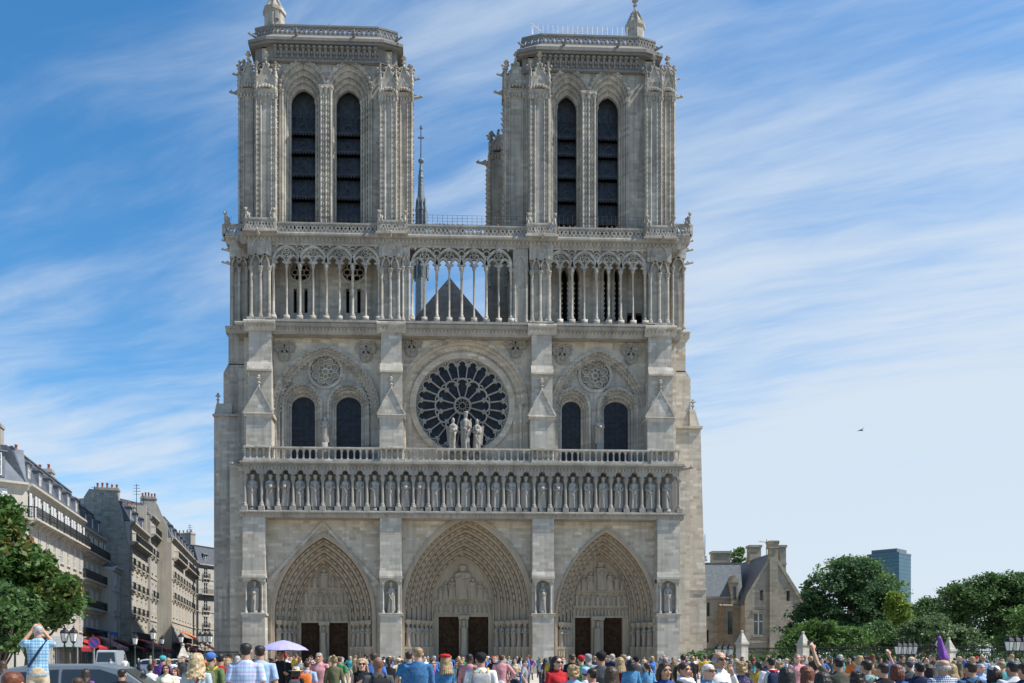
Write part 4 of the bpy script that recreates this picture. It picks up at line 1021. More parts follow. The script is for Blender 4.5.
# buttress at the back of the right tower
bm_ = MB(); y = 12.0
bm_.box(X(488.5,y),X(515,y),y,16,zC1-4,Z(152,y,500)); 
for e in (490,507): crockets(bm_, X(e,y), y, zC1+.5, Z(158,y,500), -.5, -.8, .34, .52); colonnette(bm_, X(e,y), y, zC1, Z(156,y,500), .15)
crockets(bm_, X(488.5,y), y+.5, zC1+.5, Z(158,y,500), -1, 0, .36, .52)
pinnacle(bm_, X(490,y), X(507,y), y, Z(152,y,500), Z(133,y,500), 3.0)
finial(bm_, X(492,y), y+.5, Z(143,y,500), 1.7); finial(bm_, X(500,y), y+1.5, Z(140,y,500), 1.6)
gargoyle(bm_, X(488.5,y), y+.6, Z(161,y,500), -1, -.1, 1.4)
bm_.build('buttress', M['tower'], rt)
# nave roof seen through the open arcade, nave walls, spire
yN = 13.6; nv = MB()
nv.prism([(X(405,yN),Z(330,yN,440)),(X(449.5,yN),Z(277,yN,440)),(X(494,yN),Z(330,yN,440))], yN, yN+.8); nv.build('nave_gable', M['sootstone'], CATH)
nv = MB(); nv.prism([(X(409,yN),Z(330,yN,440)),(X(449.5,yN),Z(281,yN,440)),(X(490,yN),Z(330,yN,440))], yN+.8, 112); nv.build('nave_roof', M['lead'], CATH)
nv = MB(); nv.box(X(240,14),X(676,14),12,112,0,24); nv.box(X(300,14),X(610,14),14,110,24,Z(330,yN,440)); 
for k in range(8):
    for e in (-1,1): xx = (-2.0)+e*19; yy = 22+k*11; nv.box(xx-1,xx+1,yy,yy+1.6,20,30)
nv.build('nave', M['wall'], CATH)
ySp = 60.0; sx = X(421,ySp); zs = lambda p: Z(p,ySp,421); u = (ySp-CAM_Y)/F
spm = MB()
spm.lathe([(6*u,zs(330)),(5.2*u,zs(262)),(6*u,zs(258)),(4.6*u,zs(240)),(3.4*u,zs(205)),(3.9*u,zs(203)),(2.6*u,zs(180)),(3.0*u,zs(178)),(1.6*u,zs(168)),(1.2*u,zs(163))], sx, ySp, 8)
for k in range(8):
    a = 2*pi*k/8+.2
    for q in range(26):
        t = q/26; e = lerp(5.4,1.3,t)*u; spm.ball((sx+e*cos(a),ySp+e*sin(a),lerp(zs(262),zs(168),t)),(.2,.2,.26),5,3)
    for (py,r_,h) in ((268,7,4.0),(238,5.4,3.2),(212,4.6,2.4)): spm.lathe([(.22,zs(py)-2),(.22,zs(py)),(.3,zs(py)),(.02,zs(py)+h)], sx+r_*u*cos(a), ySp+r_*u*sin(a), 5)
spm.ball((sx,ySp,zs(161)),(3*u,3*u,2.6*u),10,7)
spm.tube([(sx,ySp,zs(163)),(sx,ySp,zs(129))],[.16,.10],6); spm.box(sx-3.2*u,sx+3.2*u,ySp-.1,ySp+.1,zs(138.5),zs(137.2))
spm.lathe([(.05,zs(129.5)),(.3,zs(128.3)),(.12,zs(127)),(.2,zs(126.2)),(.02,zs(125))], sx, ySp, 8)
spm.build('spire', M['lead'], CATH)
# wire screen along the middle terrace
sf = MB(); y = .55; z0, z1 = zBal-.1, Z(215.5,y,460)
a, b = X(408,y), X(526,y)
for k in range(25): xx = lerp(a,b,k/24); sf.tube([(xx,y,zC1),(xx,y,z1)], .018, 5)
for k in range(4): zz_ = lerp(z0,z1,(k+1)/4); sf.tube([(a,y,zz_),(b,y,zz_)], .012, 5)
for a,b,rf in ((280,376,325),(560,643,600)):
    for k in range(20): xx = lerp(X(a,y),X(b,y),k/19); sf.tube([(xx,y+.5,zC1),(xx,y+.5,Z(214,y,rf))], .015, 5)
    for k in range(3): sf.tube([(X(a,y),y+.5,Z(214+k*4,y,rf)),(X(b,y),y+.5,Z(214+k*4,y,rf))], .012, 5)
sf.build('terrace_screen', M['iron'], CATH)
# ------------------------------------------------------------------ street of apartment houses on the left
M['plaster'] = stone('cream_plaster', (0.36,0.325,0.26), (0.45,0.41,0.335), (0.54,0.50,0.42), blocks=False, fine=1.5, stain=.22, bump=.15)
M['plaster_grey'] = stone('grey_limestone', (0.30,0.285,0.25), (0.40,0.38,0.34), (0.50,0.48,0.43), stain=.25, bump=.2, course=.5, width=1.2)
M['plaster_white'] = stone('white_render', (0.42,0.41,0.39), (0.50,0.49,0.47), (0.57,0.56,0.54), blocks=False, fine=1.2, stain=.18, bump=.1)
M['rubble'] = stone('rubble_stone', (0.19,0.175,0.145), (0.36,0.335,0.28), (0.50,0.47,0.41), course=.28, width=.55, stain=.3, bump=.8)
M['party'] = stone('bare_render', (0.34,0.31,0.25), (0.42,0.385,0.315), (0.48,0.445,0.37), blocks=False, fine=.7, stain=.35, bump=.2)
M['zinc'] = plain('zinc_roof', (0.13,0.15,0.18), rough=.7, var=.2, scale=1.2, spec=.15)
M['slate'] = plain('slate_roof', (0.075,0.085,0.105), rough=.55, var=.35, scale=4)
M['pane'] = glassy('window_glass', (0.03,0.037,0.045), rough=.12, spec=.55, var=.5, scale=1.5)
M['frame'] = plain('white_frame', (0.62,0.62,0.60), rough=.5, var=.06)
M['shutter'] = plain('pale_shutter', (0.58,0.60,0.62), rough=.6, var=.08)
M['pot'] = plain('terracotta_pot', (0.33,0.10,0.055), rough=.8, var=.3)
M['chimney'] = stone('chimney_render', (0.24,0.22,0.185), (0.34,0.315,0.27), (0.42,0.39,0.34), blocks=False, fine=1.6, stain=.35)
_wm = {}
def window_meshes(w, h, mull=True):
    k = (round(w,2), round(h,2))
    if k not in _wm:
        f = MB(); t = .07
        f.box(-w/2,-w/2+t,-.05,.05,0,h); f.box(w/2-t,w/2,-.05,.05,0,h); f.box(-w/2+t,w/2-t,-.05,.05,h-t,h); f.box(-w/2+t,w/2-t,-.05,.05,0,t)
        f.box(-.035,.035,-.06,.04,t,h-t)
        for q in (.36,.68): f.box(-w/2+t,-.035,-.04,.03,h*q-.02,h*q+.02); f.box(.035,w/2-t,-.04,.03,h*q-.02,h*q+.02)
        p = MB(); p.box(-w/2+t*.5,w/2-t*.5,.0,.02,t*.5,h-t*.5)
        _wm[k] = (f.mesh('window',(M['frame'],)), p.mesh('pane',(M['pane'],)))
    return _wm[k]
def put_window(parent, x, y, z, w, h, shutters=False, sill=True, name='window'):
    a, b = window_meshes(w, h)
    o = bpy.data.objects.new(name, a); COL.objects.link(o); o.parent = parent; o.location = (x,y+.06,z)
    p = bpy.data.objects.new('pane', b); COL.objects.link(p); p.parent = o
    if shutters:
        for e in (-1,1):
            k = ('sh',round(w,2),round(h,2))
            if k not in _wm:
                s = MB(); s.box(-w*.26,w*.26,-.03,.03,0,h)
                for q in range(12): s.box(-w*.22,w*.22,-.045,-.03,h*(q+.3)/12.5,h*(q+.8)/12.5)
                _wm[k] = s.mesh('shutter',(M['shutter'],))
            s = bpy.data.objects.new('shutter', _wm[k]); COL.objects.link(s); s.parent = o; s.location = (e*w*.78,-.22,0)
    return o
def railing(mb, x0, x1, y, z0, h=.95, step=.14):
    mb.box(x0,x1,y-.025,y+.025,z0+h-.05,z0+h); mb.box(x0,x1,y-.02,y+.02,z0+.08,z0+.12); mb.box(x0,x1,y-.02,y+.02,z0+h*.72,z0+h*.72+.03)
    n = max(2,int((x1-x0)/step))
    for k in range(n+1): x = x0+(x1-x0)*k/n; mb.box(x-.012,x+.012,y-.012,y+.012,z0+.1,z0+h-.05)
    for k in range(n//3): x = x0+(x1-x0)*(k+.5)/(n//3); mb.strip(circle(x,z0+h*.45,.12,8),.025,y-.012,y+.012,True)
def chimney(parent, x0, x1, y0, y1, z0, z1, pots, pot_h=.6):
    c = MB(); c.box(x0,x1,y0,y1,z0,z1-.35); c.box(x0-.08,x1+.08,y0-.08,y1+.08,z1-.35,z1-.15); c.box(x0,x1,y0,y1,z1-.15,z1)
    o = c.build('chimney', M['chimney'], parent)
    along = (x1-x0) > (y1-y0)
    for k in range(pots):
        t = (k+.5)/pots; x = lerp(x0,x1,t) if along else (x0+x1)/2; y = (y0+y1)/2 if along else lerp(y0,y1,t)
        p = MB(); r = .13; hh = pot_h*rnd.uniform(.75,1.15); p.lathe([(r*1.2,z1),(r,z1+.1),(r*.85,z1+hh*.8),(r*1.15,z1+hh*.83),(r*1.1,z1+hh)], x, y, 8)
        p.build('chimney_pot', M['pot'], o, True)
    return o
def dormer(parent, x, y, z, w, h, mat):
    d = MB(); d.box(x-w/2,x-w/2+.14,y,y+1.6,z,z+h); d.box(x+w/2-.14,x+w/2,y,y+1.6,z,z+h); d.box(x-w/2+.14,x+w/2-.14,y+.35,y+1.6,z,z+h); d.box(x-w/2,x+w/2,y,y+1.6,z-.12,z)
    d.prism_x([(y-.12,z+h),(y-.12,z+h+.1),(y+.7,z+h+.35),(y+1.9,z+h+.4),(y+1.9,z+h)], x-w/2-.08, x+w/2+.08)
    o = d.build('dormer', mat, parent)
    a, b = window_meshes(w-.3,h-.05)
    f = bpy.data.objects.new('window', a); COL.objects.link(f); f.parent = o; f.location = (x,y+.12,z)
def house(name, px, d, ang, L, depth, floors, bays, label, wall='plaster', win=(1.05,2.0), balc={}, mansard=2.6, roofm='slate', dorm=0, end='wall', endmat=None, corn=True, shutters=(), group='apartment houses along the street', setback=1.2, gable_top=None, chim=(), left_face=0, ground_h=3.6):
    """facade along local x (away from the camera), facing local -y (the street)"""
    x, y = dp(px, d)
    root = empty(name, (x,y,0), R(90)-ang, label, 'building', group)
    H = ground_h+sum(floors)
    xs = [L*(k+.5)/bays for k in range(bays)]; holes = []; z = ground_h; rows = []
    for fi, fh in enumerate(floors):
        w_, h_ = win; h_ = min(h_, fh-.75)
        zz = z+(.25 if fi in balc else .65); rows.append((zz,h_,fi)); holes += [(q-w_/2,q+w_/2,zz,zz+h_) for q in xs]; z += fh
    gw = L/bays*.62
    holes += [(q-gw/2,q+gw/2,.4,2.9) for q in xs]
    m = MB(); m.wall_grid(0,L,0,H,holes,0,.35)
    m.box(0,L,.36,.4,0,.01)
    m.add([(0,0,0),(0,depth,0),(0,depth,H),(0,0,H)],[(0,1,2,3)]); m.add([(L,0,0),(L,depth,0),(L,depth,H),(L,0,H)],[(3,2,1,0)]); m.add([(0,depth,0),(L,depth,0),(L,depth,H),(0,depth,H)],[(0,1,2,3)])
    z = ground_h
    for fi, fh in enumerate(floors): m.box(-.0,L,-.09,0,z-.12,z+.08); z += fh
    if corn: m.prism_x([(0,H-.5),(-.15,H-.45),(-.2,H-.2),(-.45,H-.1),(-.45,H+.08),(0,H+.08)],-.05,L+.05)
    for zz,h_,fi in rows:
        for q in xs:
            m.box(q-win[0]/2-.14,q+win[0]/2+.14,-.06,0,zz+h_,zz+h_+.22); m.box(q-win[0]/2-.16,q-win[0]/2,-.015,0,zz,zz+h_); m.box(q+win[0]/2,q+win[0]/2+.16,-.015,0,zz,zz+h_)
            m.box(q-win[0]/2-.15,q+win[0]/2+.15,-.12,.02,zz-.1,zz)
    m.build('wall', M[wall], root)
    for zz,h_,fi in rows:
        for q in xs: put_window(root, q, 0, zz, win[0], h_, shutters=fi in shutters)
    for q in xs: put_window(root, q, .05, .4, gw, 2.5, name='shop_window')
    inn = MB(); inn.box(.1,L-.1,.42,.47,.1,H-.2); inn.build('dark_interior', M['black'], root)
    z = ground_h
    for fi, fh in enumerate(floors):
        if fi in balc:
            b = balc[fi]
            spans = [(0.1,L-.1)] if b == 'long' else [(q-win[0]*.85,q+win[0]*.85) for q in xs] if b == 'each' else b
            for (a,c) in spans:
                s = MB(); dep = .75 if b != 'each' else .35
                s.box(a,c,-dep,-.02,z+.05,z+.2)
                n = max(2,int((c-a)/1.3))
                for k in range(n+1): xx = lerp(a+.12,c-.12,k/n); s.prism_x([(-.02,z-.35),(-.15,z-.35),(-dep*.9,z+.05),(-.02,z+.05)],xx-.1,xx+.1)
                o = s.build('balcony', M[wall], root); r = MB(); railing(r, a, c, -dep+.05, z+.2)
                for e in (a+.02,c-.02): r.box(e-.02,e+.02,-dep+.05,-.05,z+1.05,z+1.12); [r.box(e-.012,e+.012,yy-.012,yy+.012,z+.2,z+1.1) for yy in (-dep*.7,-dep*.4)]
                r.build('railing', M['iron'], o)
        z += fh
    if mansard:
        r = MB(); zt = H+mansard
        r.prism_x([(.05,H+.08),(setback,zt),(depth/2,zt+1.0),(depth-setback,zt),(depth-.05,H+.08)], .02, L-.02); r.box(0,L,setback-.12,setback+.1,zt-.06,zt+.08)
        ro = r.build('roof', M[roofm], root)
        for k in range(dorm): dormer(root, L*(k+.5)/dorm, .25, H+.3, 1.25, min(1.7,mansard-.5), M['zinc'])
    if gable_top:
        gm = MB(); g0 = gable_top
        gm.prism_x([(y_,z_) for y_,z_ in g0], -.42, -.02); gm.build('party_wall', M[endmat or wall], root)
    for c in chim: chimney(root, *c)
    return root
AN = -R(9.2)
def shop_h(H, n): return [H/n]*n
# first house: long facade, set behind the tree, with its end towards us
A1 = house('apartment_house', 27, 69, AN, 19.5, 13, [3.1,3.1,3.0,2.9], 8, 'cream corner apartment house behind the tree, blue shuttered top floor over one long balcony', 'plaster', (1.0,2.0), {3:'long'}, 3.0, 'slate', 6, shutters=(3,),
           chim=((-.0,.9,2,8,17.5,20.6,7),(8.5,9.6,3,9,17.5,20.4,7),(17.3,18.4,2.5,9,17.5,20.6,8)))
# its bevelled end that faces the square
fm = MB(); Hh = 3.6+12.1; c0 = Matrix.Rotation(R(-62),4,'Z')
fm.M = c0; holes = []
for fi in range(4):
    for q in (-2.6,-5.6): holes.append((q-.55,q+.55,3.6+3.05*fi+.4,3.6+3.05*fi+2.4))
fm.wall_grid(-9,0,0,Hh,holes,0,.35); fm.box(-9,0,-.09,0,Hh-3.1,Hh-2.9); fm.prism_x([(0,Hh-.5),(-.2,Hh-.2),(-.45,Hh-.1),(-.45,Hh+.08),(0,Hh+.08)],-9,.05)
for fi in range(4): fm.box(-9,0,-.09,0,3.6+3.05*fi-.1,3.6+3.05*fi+.08)
fw = fm.build('end_wall', M['plaster'], A1)
rm_ = MB(); rm_.M = c0; rm_.prism_x([(.05,Hh+.08),(1.2,Hh+3.0),(5,Hh+3.8),(12,Hh+3),(12,Hh+.08)],-9,.0); rm_.build('roof', M['zinc'], A1)
ab = MB(); ab.M = c0; ab.box(-9,.3,-.75,-.02,Hh-2.95,Hh-2.8); bo = ab.build('balcony', M['plaster'], A1)
ab = MB(); ab.M = c0; railing(ab,-9,.3,-.7,Hh-2.8); ab.build('railing', M['iron'], bo)
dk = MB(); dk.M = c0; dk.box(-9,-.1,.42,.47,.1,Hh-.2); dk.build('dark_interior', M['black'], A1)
for fi in range(4):
    for q in (-2.6,-5.6):
        o = put_window(A1, 0,0,0, 1.1, 2.0, shutters=fi == 3); o.matrix_local = c0 @ Matrix.Translation((q,.16,3.6+3.05*fi+.4))
dmr = MB(); dmr.M = c0; dmr.box(-3.6,-1.6,.1,2.2,Hh+.4,Hh+2.4); dmr.prism_x([(-.1,Hh+2.4),(-.1,Hh+2.5),(2.4,Hh+2.8),(2.4,Hh+2.4)],-3.75,-1.45); do = dmr.build('dormer', M['zinc'], A1)
o = put_window(do,0,0,0,1.5,1.8); o.matrix_local = c0 @ Matrix.Translation((-2.6,.02,Hh+.5))
A2 = house('apartment_house', 78, 87.5, AN, 12.8, 13, [3.1,3.0,3.0,2.6], 5, 'cream apartment house with full balconies and tall zinc dormers, right of the tree', 'plaster', (1.0,2.0), {0:'long',1:'long',2:[(.3,7.4),(7.6,12.6)],3:'long'}, 3.0, 'zinc', 4, shutters=(3,),
           chim=((-.9,.1,2,7,16.5,19.9,4),(11.6,12.6,2,9,16.5,19.4,6)))
# low houses between
B1h = house('small_house', 104.5, 101, AN, 3.6, 9, [2.9,2.6], 1, 'narrow low cream house squeezed between tall neighbours, one window per floor', 'plaster', (1.0,1.7), {}, 1.4, 'slate', 0)
B2h = house('small_house', 113, 99, AN, 8.5, 10, [3.0,2.9,2.7], 3, 'low white rendered house with blue grey windows under the rubble gable', 'plaster_white', (.85,1.8), {}, 1.2, 'zinc', 0, gable_top=[(0.05,0),(0.05,11.8),(4.5,13.0),(9,12.2),(9,0)], endmat='party', chim=((-.1,.8,1.2,5.0,11.5,14.2,6),))
C1 = house('apartment_house', 130, 104, AN, 13.5, 5.6, [3.2,3.0,3.0,2.9,2.6], 4, 'tall apartment house with a huge bare rubble stone gable wall facing the square', 'plaster', (.95,1.9), {0:[(1,12.5)],1:'each',2:'each',3:'each',4:'long'}, 2.4, 'zinc', 3, gable_top=[(.0,0),(.0,14.5),(.5,17.0),(.8,19.2),(1.6,21.8),(4.6,22.0),(5.2,21),(5.6,0)], endmat='rubble', chim=((1.5,2.4,1.6,4.4,19,22.6,5),(12.2,13.2,1.5,4.5,19,22.4,5)))
C2 = house('apartment_house', 150.5, 117.5, AN, 6.5, 12, [3.2,3.0,3.0,2.9,2.9,2.7], 2, 'slim cream apartment house between the rubble gable and the blank plastered wall', 'plaster_grey', (.95,1.9), {2:'each',4:'each',5:'long'}, 1.6, 'zinc', 0, gable_top=[(.5,0),(.5,22.5),(8,22.8),(8,0)], endmat='plaster')
D1 = house('apartment_house', 172, 124, AN, 34, 12, [3.3,3.1,3.1,3.1,2.9], 9, 'long apartment house beyond, with a tall blank plastered side wall and red brick chimneys', 'plaster', (1.0,2.0), {0:[(6,20),(22,33)],2:'each',3:'each',4:[(2,14),(16,33)]}, 3.0, 'zinc', 8, gable_top=[(.0,0),(.0,18.2),(-.05,18.4),(.6,18.4),(.6,20.5),(2.0,23.9),(4.4,24.2),(4.4,22.0),(12,21.2),(12,0)], endmat='party', chim=((-.3,.5,2.2,4.3,21,24.9,5),(6,7.2,3,8,20.5,23.6,6),(17,18.2,3,8,20.5,23.4,8),(30,31.2,3,8,20.5,23.2,6)))
E1 = house('apartment_house', 198.5, 160, R(30), 26, 12, [3.4,3.2,3.2,3.0,2.8], 7, 'grey stone apartment house at the far end of the street, beside the cathedral', 'plaster_grey', (1.1,2.1), {1:'each',2:'each',3:'long',4:'each'}, 3.6, 'slate', 6, chim=((1,2.2,3,8,22,25.5,5),(14,15.2,3,8,22,25.2,5)))
# roof aerials
for (px,d,z0,hgt) in ((97,101,20.2,3.4),(140,112,22.3,4.0),(147,118,22.5,3.2),(194,150,23,3.6)):
    x,y = dp(px-2,d); a = MB(); a.tube([(0,0,z0-4),(0,0,z0+hgt*.7)],.04,5); 
    for k in range(4): a.tube([(-.5+.05*k,0,z0+hgt*(.35+.1*k)),(.5-.05*k,.2,z0+hgt*(.35+.1*k))],.025,4)
    o = a.build('roof_aerial', M['iron']); o.location = (x-1.2,y+3,0); tag(o, {97:'thin aerial rising left of the rubble gable',140:'tallest roof aerial, behind the rubble gable',147:'short roof aerial just right of the tallest one',194:'lone roof aerial near the far end of the street'}[px], 'aerial')
# asphalt street, pavement with kerb
def street_quad(pts, z, name, mat): g = MB(); g.add([(*p,z) for p in pts], [(0,1,2,3)]); return tag(g.build(name, mat), kind='structure')
asph = plain('asphalt', (0.055,0.055,0.058), rough=.9, var=.25, scale=2)
street_quad([dp(-60,50),dp(185,75),dp(214,190),dp(196,190)], .008, 'street', asph)
pv = MB(); a, b, c, d_ = dp(-20,62), dp(12,58), dp(206,180), dp(193,180); pv.prism_z([a,b,c,d_], 0, .13); tag(pv.build('pavement', plain('pavement_stone',(.28,.27,.25),scale=3)), kind='structure')

# ------------------------------------------------------------------ awnings, vans, cars, lamps, signs on the left
def awning(px, d, w, z, out, col, label, drop=.9, rz=None, stripes=None, cat='awning'):
    x, y = dp(px, d)
    mats = [plain(f'awning_cloth_{len(bpy.data.materials)}', col, rough=.8, var=.12, scale=1.5)] + ([plain(f'awning_stripe_{len(bpy.data.materials)}', stripes, rough=.8)] if stripes else [])
    root = empty('awning', (x,y,0), R(90)-AN if rz is None else rz, label, cat, 'cafe awnings')
    m = MB(); n = 12
    for k in range(n):
        m.cur = k % 2 if stripes else 0
        a, b = w*k/n, w*(k+1)/n
        m.prism_x([(0,z+drop),(0,z+drop+.04),(-out,z+.04),(-out,z)], a, b); m.box(a,b,-out-.02,-out,z-.28-.05*(k%2),z+.02)
    m.build('canopy', mats, root)
    for e in (.05,w-.05): f = MB(); f.tube([(e,-.05,z-.1),(e,-out,z)],.03,5); f.tube([(e,-out+.03,z),(e,-out+.03,0)],.035,5); f.build('awning_frame', M['iron'], root)
    return root
awning(48, 77, 5.5, 2.5, 2.8, (.24,.02,.025), 'dark red cafe awning nearest the tree, behind the double lamp', 1.0)
awning(66, 82.5, 6, 2.6, 3.0, (.30,.02,.025), 'brick red cafe awning between the dark red and the striped ones', 1.1)
awning(84, 89.5, 7, 2.7, 3.2, (.42,.02,.025), 'red and white striped cafe awning below the balconies', 1.5, stripes=(.55,.45,.42))
awning(84, 88.5, 4, 4.3, 2.6, (.03,.10,.40), 'small blue cafe awning set above the red ones', .5)
awning(113, 98.5, 8, 2.6, 3.2, (.20,.015,.02), 'deep maroon cafe awning under the low white house', 1.1)
awning(131, 103.5, 6, 2.6, 4.0, (.55,.03,.03), 'long bright red cafe awning under the first balconies of the rubble gabled house', 1.5)
awning(140, 110, 6, 2.5, 3.4, (.07,.07,.16), 'navy cafe awning just beyond the long bright red one', 1.2)
awning(173, 123.5, 7, 2.6, 3.6, (.35,.02,.03), 'far red cafe awning left of the orange one', 1.4)
awning(181, 131, 11, 2.6, 5.0, (.75,.13,.02), 'steep orange cafe awning near the far street lamps', 3.0)
ub = MB()
M['tyre'] = plain('tyre_rubber', (.018,.018,.018), rough=.9); M['chrome'] = plain('hubcap', (.45,.45,.46), rough=.3, metal=.8, var=.05)
M['tail'] = plain('tail_lamp', (.35,.01,.01), rough=.25, var=.05); M['headlamp'] = plain('head_lamp', (.7,.7,.7), rough=.1, var=.05)
M['carglass'] = glassy('car_glass', (.02,.024,.028), rough=.06, spec=.7, var=.1); M['plate'] = plain('number_plate', (.7,.7,.66), var=.03)
def vehicle(name, x, y, rz, paint, label, prof, width, glass, wheels, group='vehicles parked along the street'):
    """prof: side outline (along, z); glass: side window outlines; nose towards +x"""
    root = empty(name, (x,y,0), rz, label, 'van' if 'van' in name else 'car', group)
    b = MB(); hw = width/2; n = len(prof)
    L_ = max(p[0] for p in prof)
    zt = max(p[1] for p in prof)
    def hwz(z): return hw*(1-.16*max(0,(z-.95)/(zt-.95)))
    vs = [(px_,-hwz(z)+ (.06),z) for px_,z in prof]+[(px_,-hwz(z),z-.0) for px_,z in prof]
    rings = [[(px_,s*hwz(z)*f,z+dz) for px_,z in prof] for s,f,dz in ((-1,1.0,-.03),(-1,.9,0),(1,.9,0),(1,1.0,-.03))]
    vs = [v for r in rings for v in r]; fs = []
    for k in range(3):
        for i in range(n): j = (i+1)%n; fs.append((k*n+i,k*n+j,(k+1)*n+j,(k+1)*n+i))
    b.add(vs, fs)
    for ring in (rings[0], rings[3]):
        tri = tessellate_polygon([[Vector((p[0],p[2],0)) for p in ring]]); b.add(ring, [tuple(t) for t in tri])
    b.build('body', paint, root)
    for gi,gp in enumerate(glass):
        for s in (-1,1):
            g_ = MB(); ring = [(q[0], s*(hwz(q[1])+.012), q[1]) for q in gp]
            g_.add(ring, [tuple(range(len(ring)))]); g_.build('side_window', M['carglass'], root)
    # windscreens: slabs lying on the sloped outline edges
    for (i,nm) in ((wheels[2],'windscreen'),(wheels[3],'rear_window')):
        p, q = prof[i], prof[i+1]; d_ = Vector((q[0]-p[0],0,q[1]-p[1])); nn = Vector((d_.z,0,-d_.x)).normalized()*-.015
        cx = sum(v[0] for v in prof)/n
        mid = Vector(((p[0]+q[0])/2-cx,0,(p[1]+q[1])/2-.8))
        if nn.dot(mid) < 0: nn = -nn
        w0, w1 = hwz(p[1])*.84, hwz(q[1])*.84; a = Vector((p[0],0,p[1]))+d_*.08+nn; c = Vector((p[0],0,p[1]))+d_*.92+nn
        g_ = MB(); g_.add([(a.x,-w0,a.z),(a.x,w0,a.z),(c.x,w1,c.z),(c.x,-w1,c.z)],[(0,1,2,3)]); g_.build(nm, M['carglass'], root)
    for wx in wheels[0]:
        for s in (-1,1):
            w_ = MB(); r = wheels[1]; w_.M = Matrix.Translation((wx,s*(hw-.1),r)) @ Matrix.Rotation(pi/2,4,'X')
            w_.lathe([(r*.7,-.1),(r*.97,-.1),(r,-.06),(r,.06),(r*.97,.1),(r*.7,.1)],0,0,20); wo_ = w_.build('wheel', M['tyre'], root, True)
            h_ = MB(); h_.M = Matrix.Translation((wx,s*(hw-.005),r)) @ Matrix.Rotation(pi/2,4,'X'); h_.lathe([(.01,-.02*1),(r*.62,-.03),(r*.66,.02),(.02,.03)],0,0,14); h_.build('hubcap', M['chrome'], wo_)
    xr = min(p[0] for p in prof)
    for s in (-1,1):
        t = MB(); t.box(xr-.02,xr+.08,s*(hw-.28),s*(hw-.08),.75,1.05); t.build('tail_lamp', M['tail'], root)
        t = MB(); t.box(L_-.1,L_+.02,s*(hw-.38),s*(hw-.1),.62,.8); t.build('headlight', M['headlamp'], root)
        t = MB(); t.box(wheels[4]-.08,wheels[4]+.08,s*hw,s*(hw+.2),1.0,1.17); t.build('wing_mirror', paint, root)
    t = MB(); t.box(xr-.03,xr+.02,-.26,.26,.5,.62); t.build('number_plate', M['plate'], root)
    return root
CARP = [(0.0,.35),(-.02,.75),(.12,1.0),(.55,1.42),(1.0,1.5),(2.3,1.5),(2.75,1.42),(3.35,1.0),(4.25,.85),(4.38,.6),(4.35,.35),(3.9,.25),(.4,.25)]
CARG = [[(.45,1.02),(.75,1.36),(1.55,1.42),(1.55,1.02)],[(1.62,1.02),(1.62,1.42),(2.35,1.42),(2.7,1.3),(3.1,1.02)]]
CARW = ([.85,3.5],.31,6,2,3.0)
VANP = [(0.0,.35),(-.02,.9),(0.02,1.15),(.12,2.2),(.3,2.32),(3.4,2.32),(3.75,2.2),(4.45,1.25),(5.25,1.02),(5.4,.7),(5.35,.35),(4.9,.25),(.4,.25)]
VANG = [[(3.35,1.3),(3.35,1.98),(3.7,1.98),(4.2,1.3)]]
VANW = ([.95,4.4],.34,6,2,4.2)
pg = plain('car_paint_grey', (.16,.18,.19), rough=.25, metal=.3, var=.04, spec=.6); pw = plain('car_paint_white', (.62,.63,.63), rough=.25, var=.03, spec=.6); pb = plain('van_paint_blue', (.28,.32,.36), rough=.35, var=.05); pt = plain('car_paint_teal', (.15,.22,.25), rough=.25, metal=.3, var=.04, spec=.6)
x,y = dp(-8,18.2); vehicle('parked_car', x, y, R(8), pg, 'grey estate car at the left edge behind the man taking a photo', [(a,b*1.02) for a,b in CARP], 1.75, CARG, CARW)
x,y = dp(106,80); vehicle('parked_van', x, y, R(97), pb, 'pale blue grey box van seen from behind before the red awnings', VANP, 2.0, VANG, VANW)
x,y = dp(140,76); vehicle('parked_car', x, y, R(-15), pw, 'white car parked under the long bright red awning', CARP, 1.75, CARG, CARW)
x,y = dp(166,80); vehicle('parked_car', x, y, R(-10), pw, 'white car parked farther right, by the stone pinnacle post', CARP, 1.75, CARG, CARW)
# lamps ---------------------------------------------------------------------------
M['lampglass'] = plain('lamp_glass', (.60,.60,.55), rough=.2, var=.05, spec=.5); M['green_iron'] = plain('green_cast_iron', (.03,.06,.05), rough=.5, metal=.2)
def lantern(mb_f, mb_g, x, y, z, s):
    mb_f.lathe([(.03*s,z-.25*s),(.05*s,z-.1*s),(.16*s,z),(.16*s,z+.03*s)], x, y, 6)
    mb_g.lathe([(.15*s,z+.03*s),(.24*s,z+.48*s)], x, y, 6)
    mb_f.lathe([(.26*s,z+.48*s),(.27*s,z+.53*s),(.20*s,z+.66*s),(.09*s,z+.72*s),(.10*s,z+.78*s),(.03*s,z+.82*s),(.04*s,z+.9*s)], x, y, 6)
    for k in range(6): a = 2*pi*k/6; mb_f.tube([(x+.15*s*cos(a),y+.15*s*sin(a),z+.03*s),(x+.245*s*cos(a),y+.245*s*sin(a),z+.48*s)],.013*s,4)
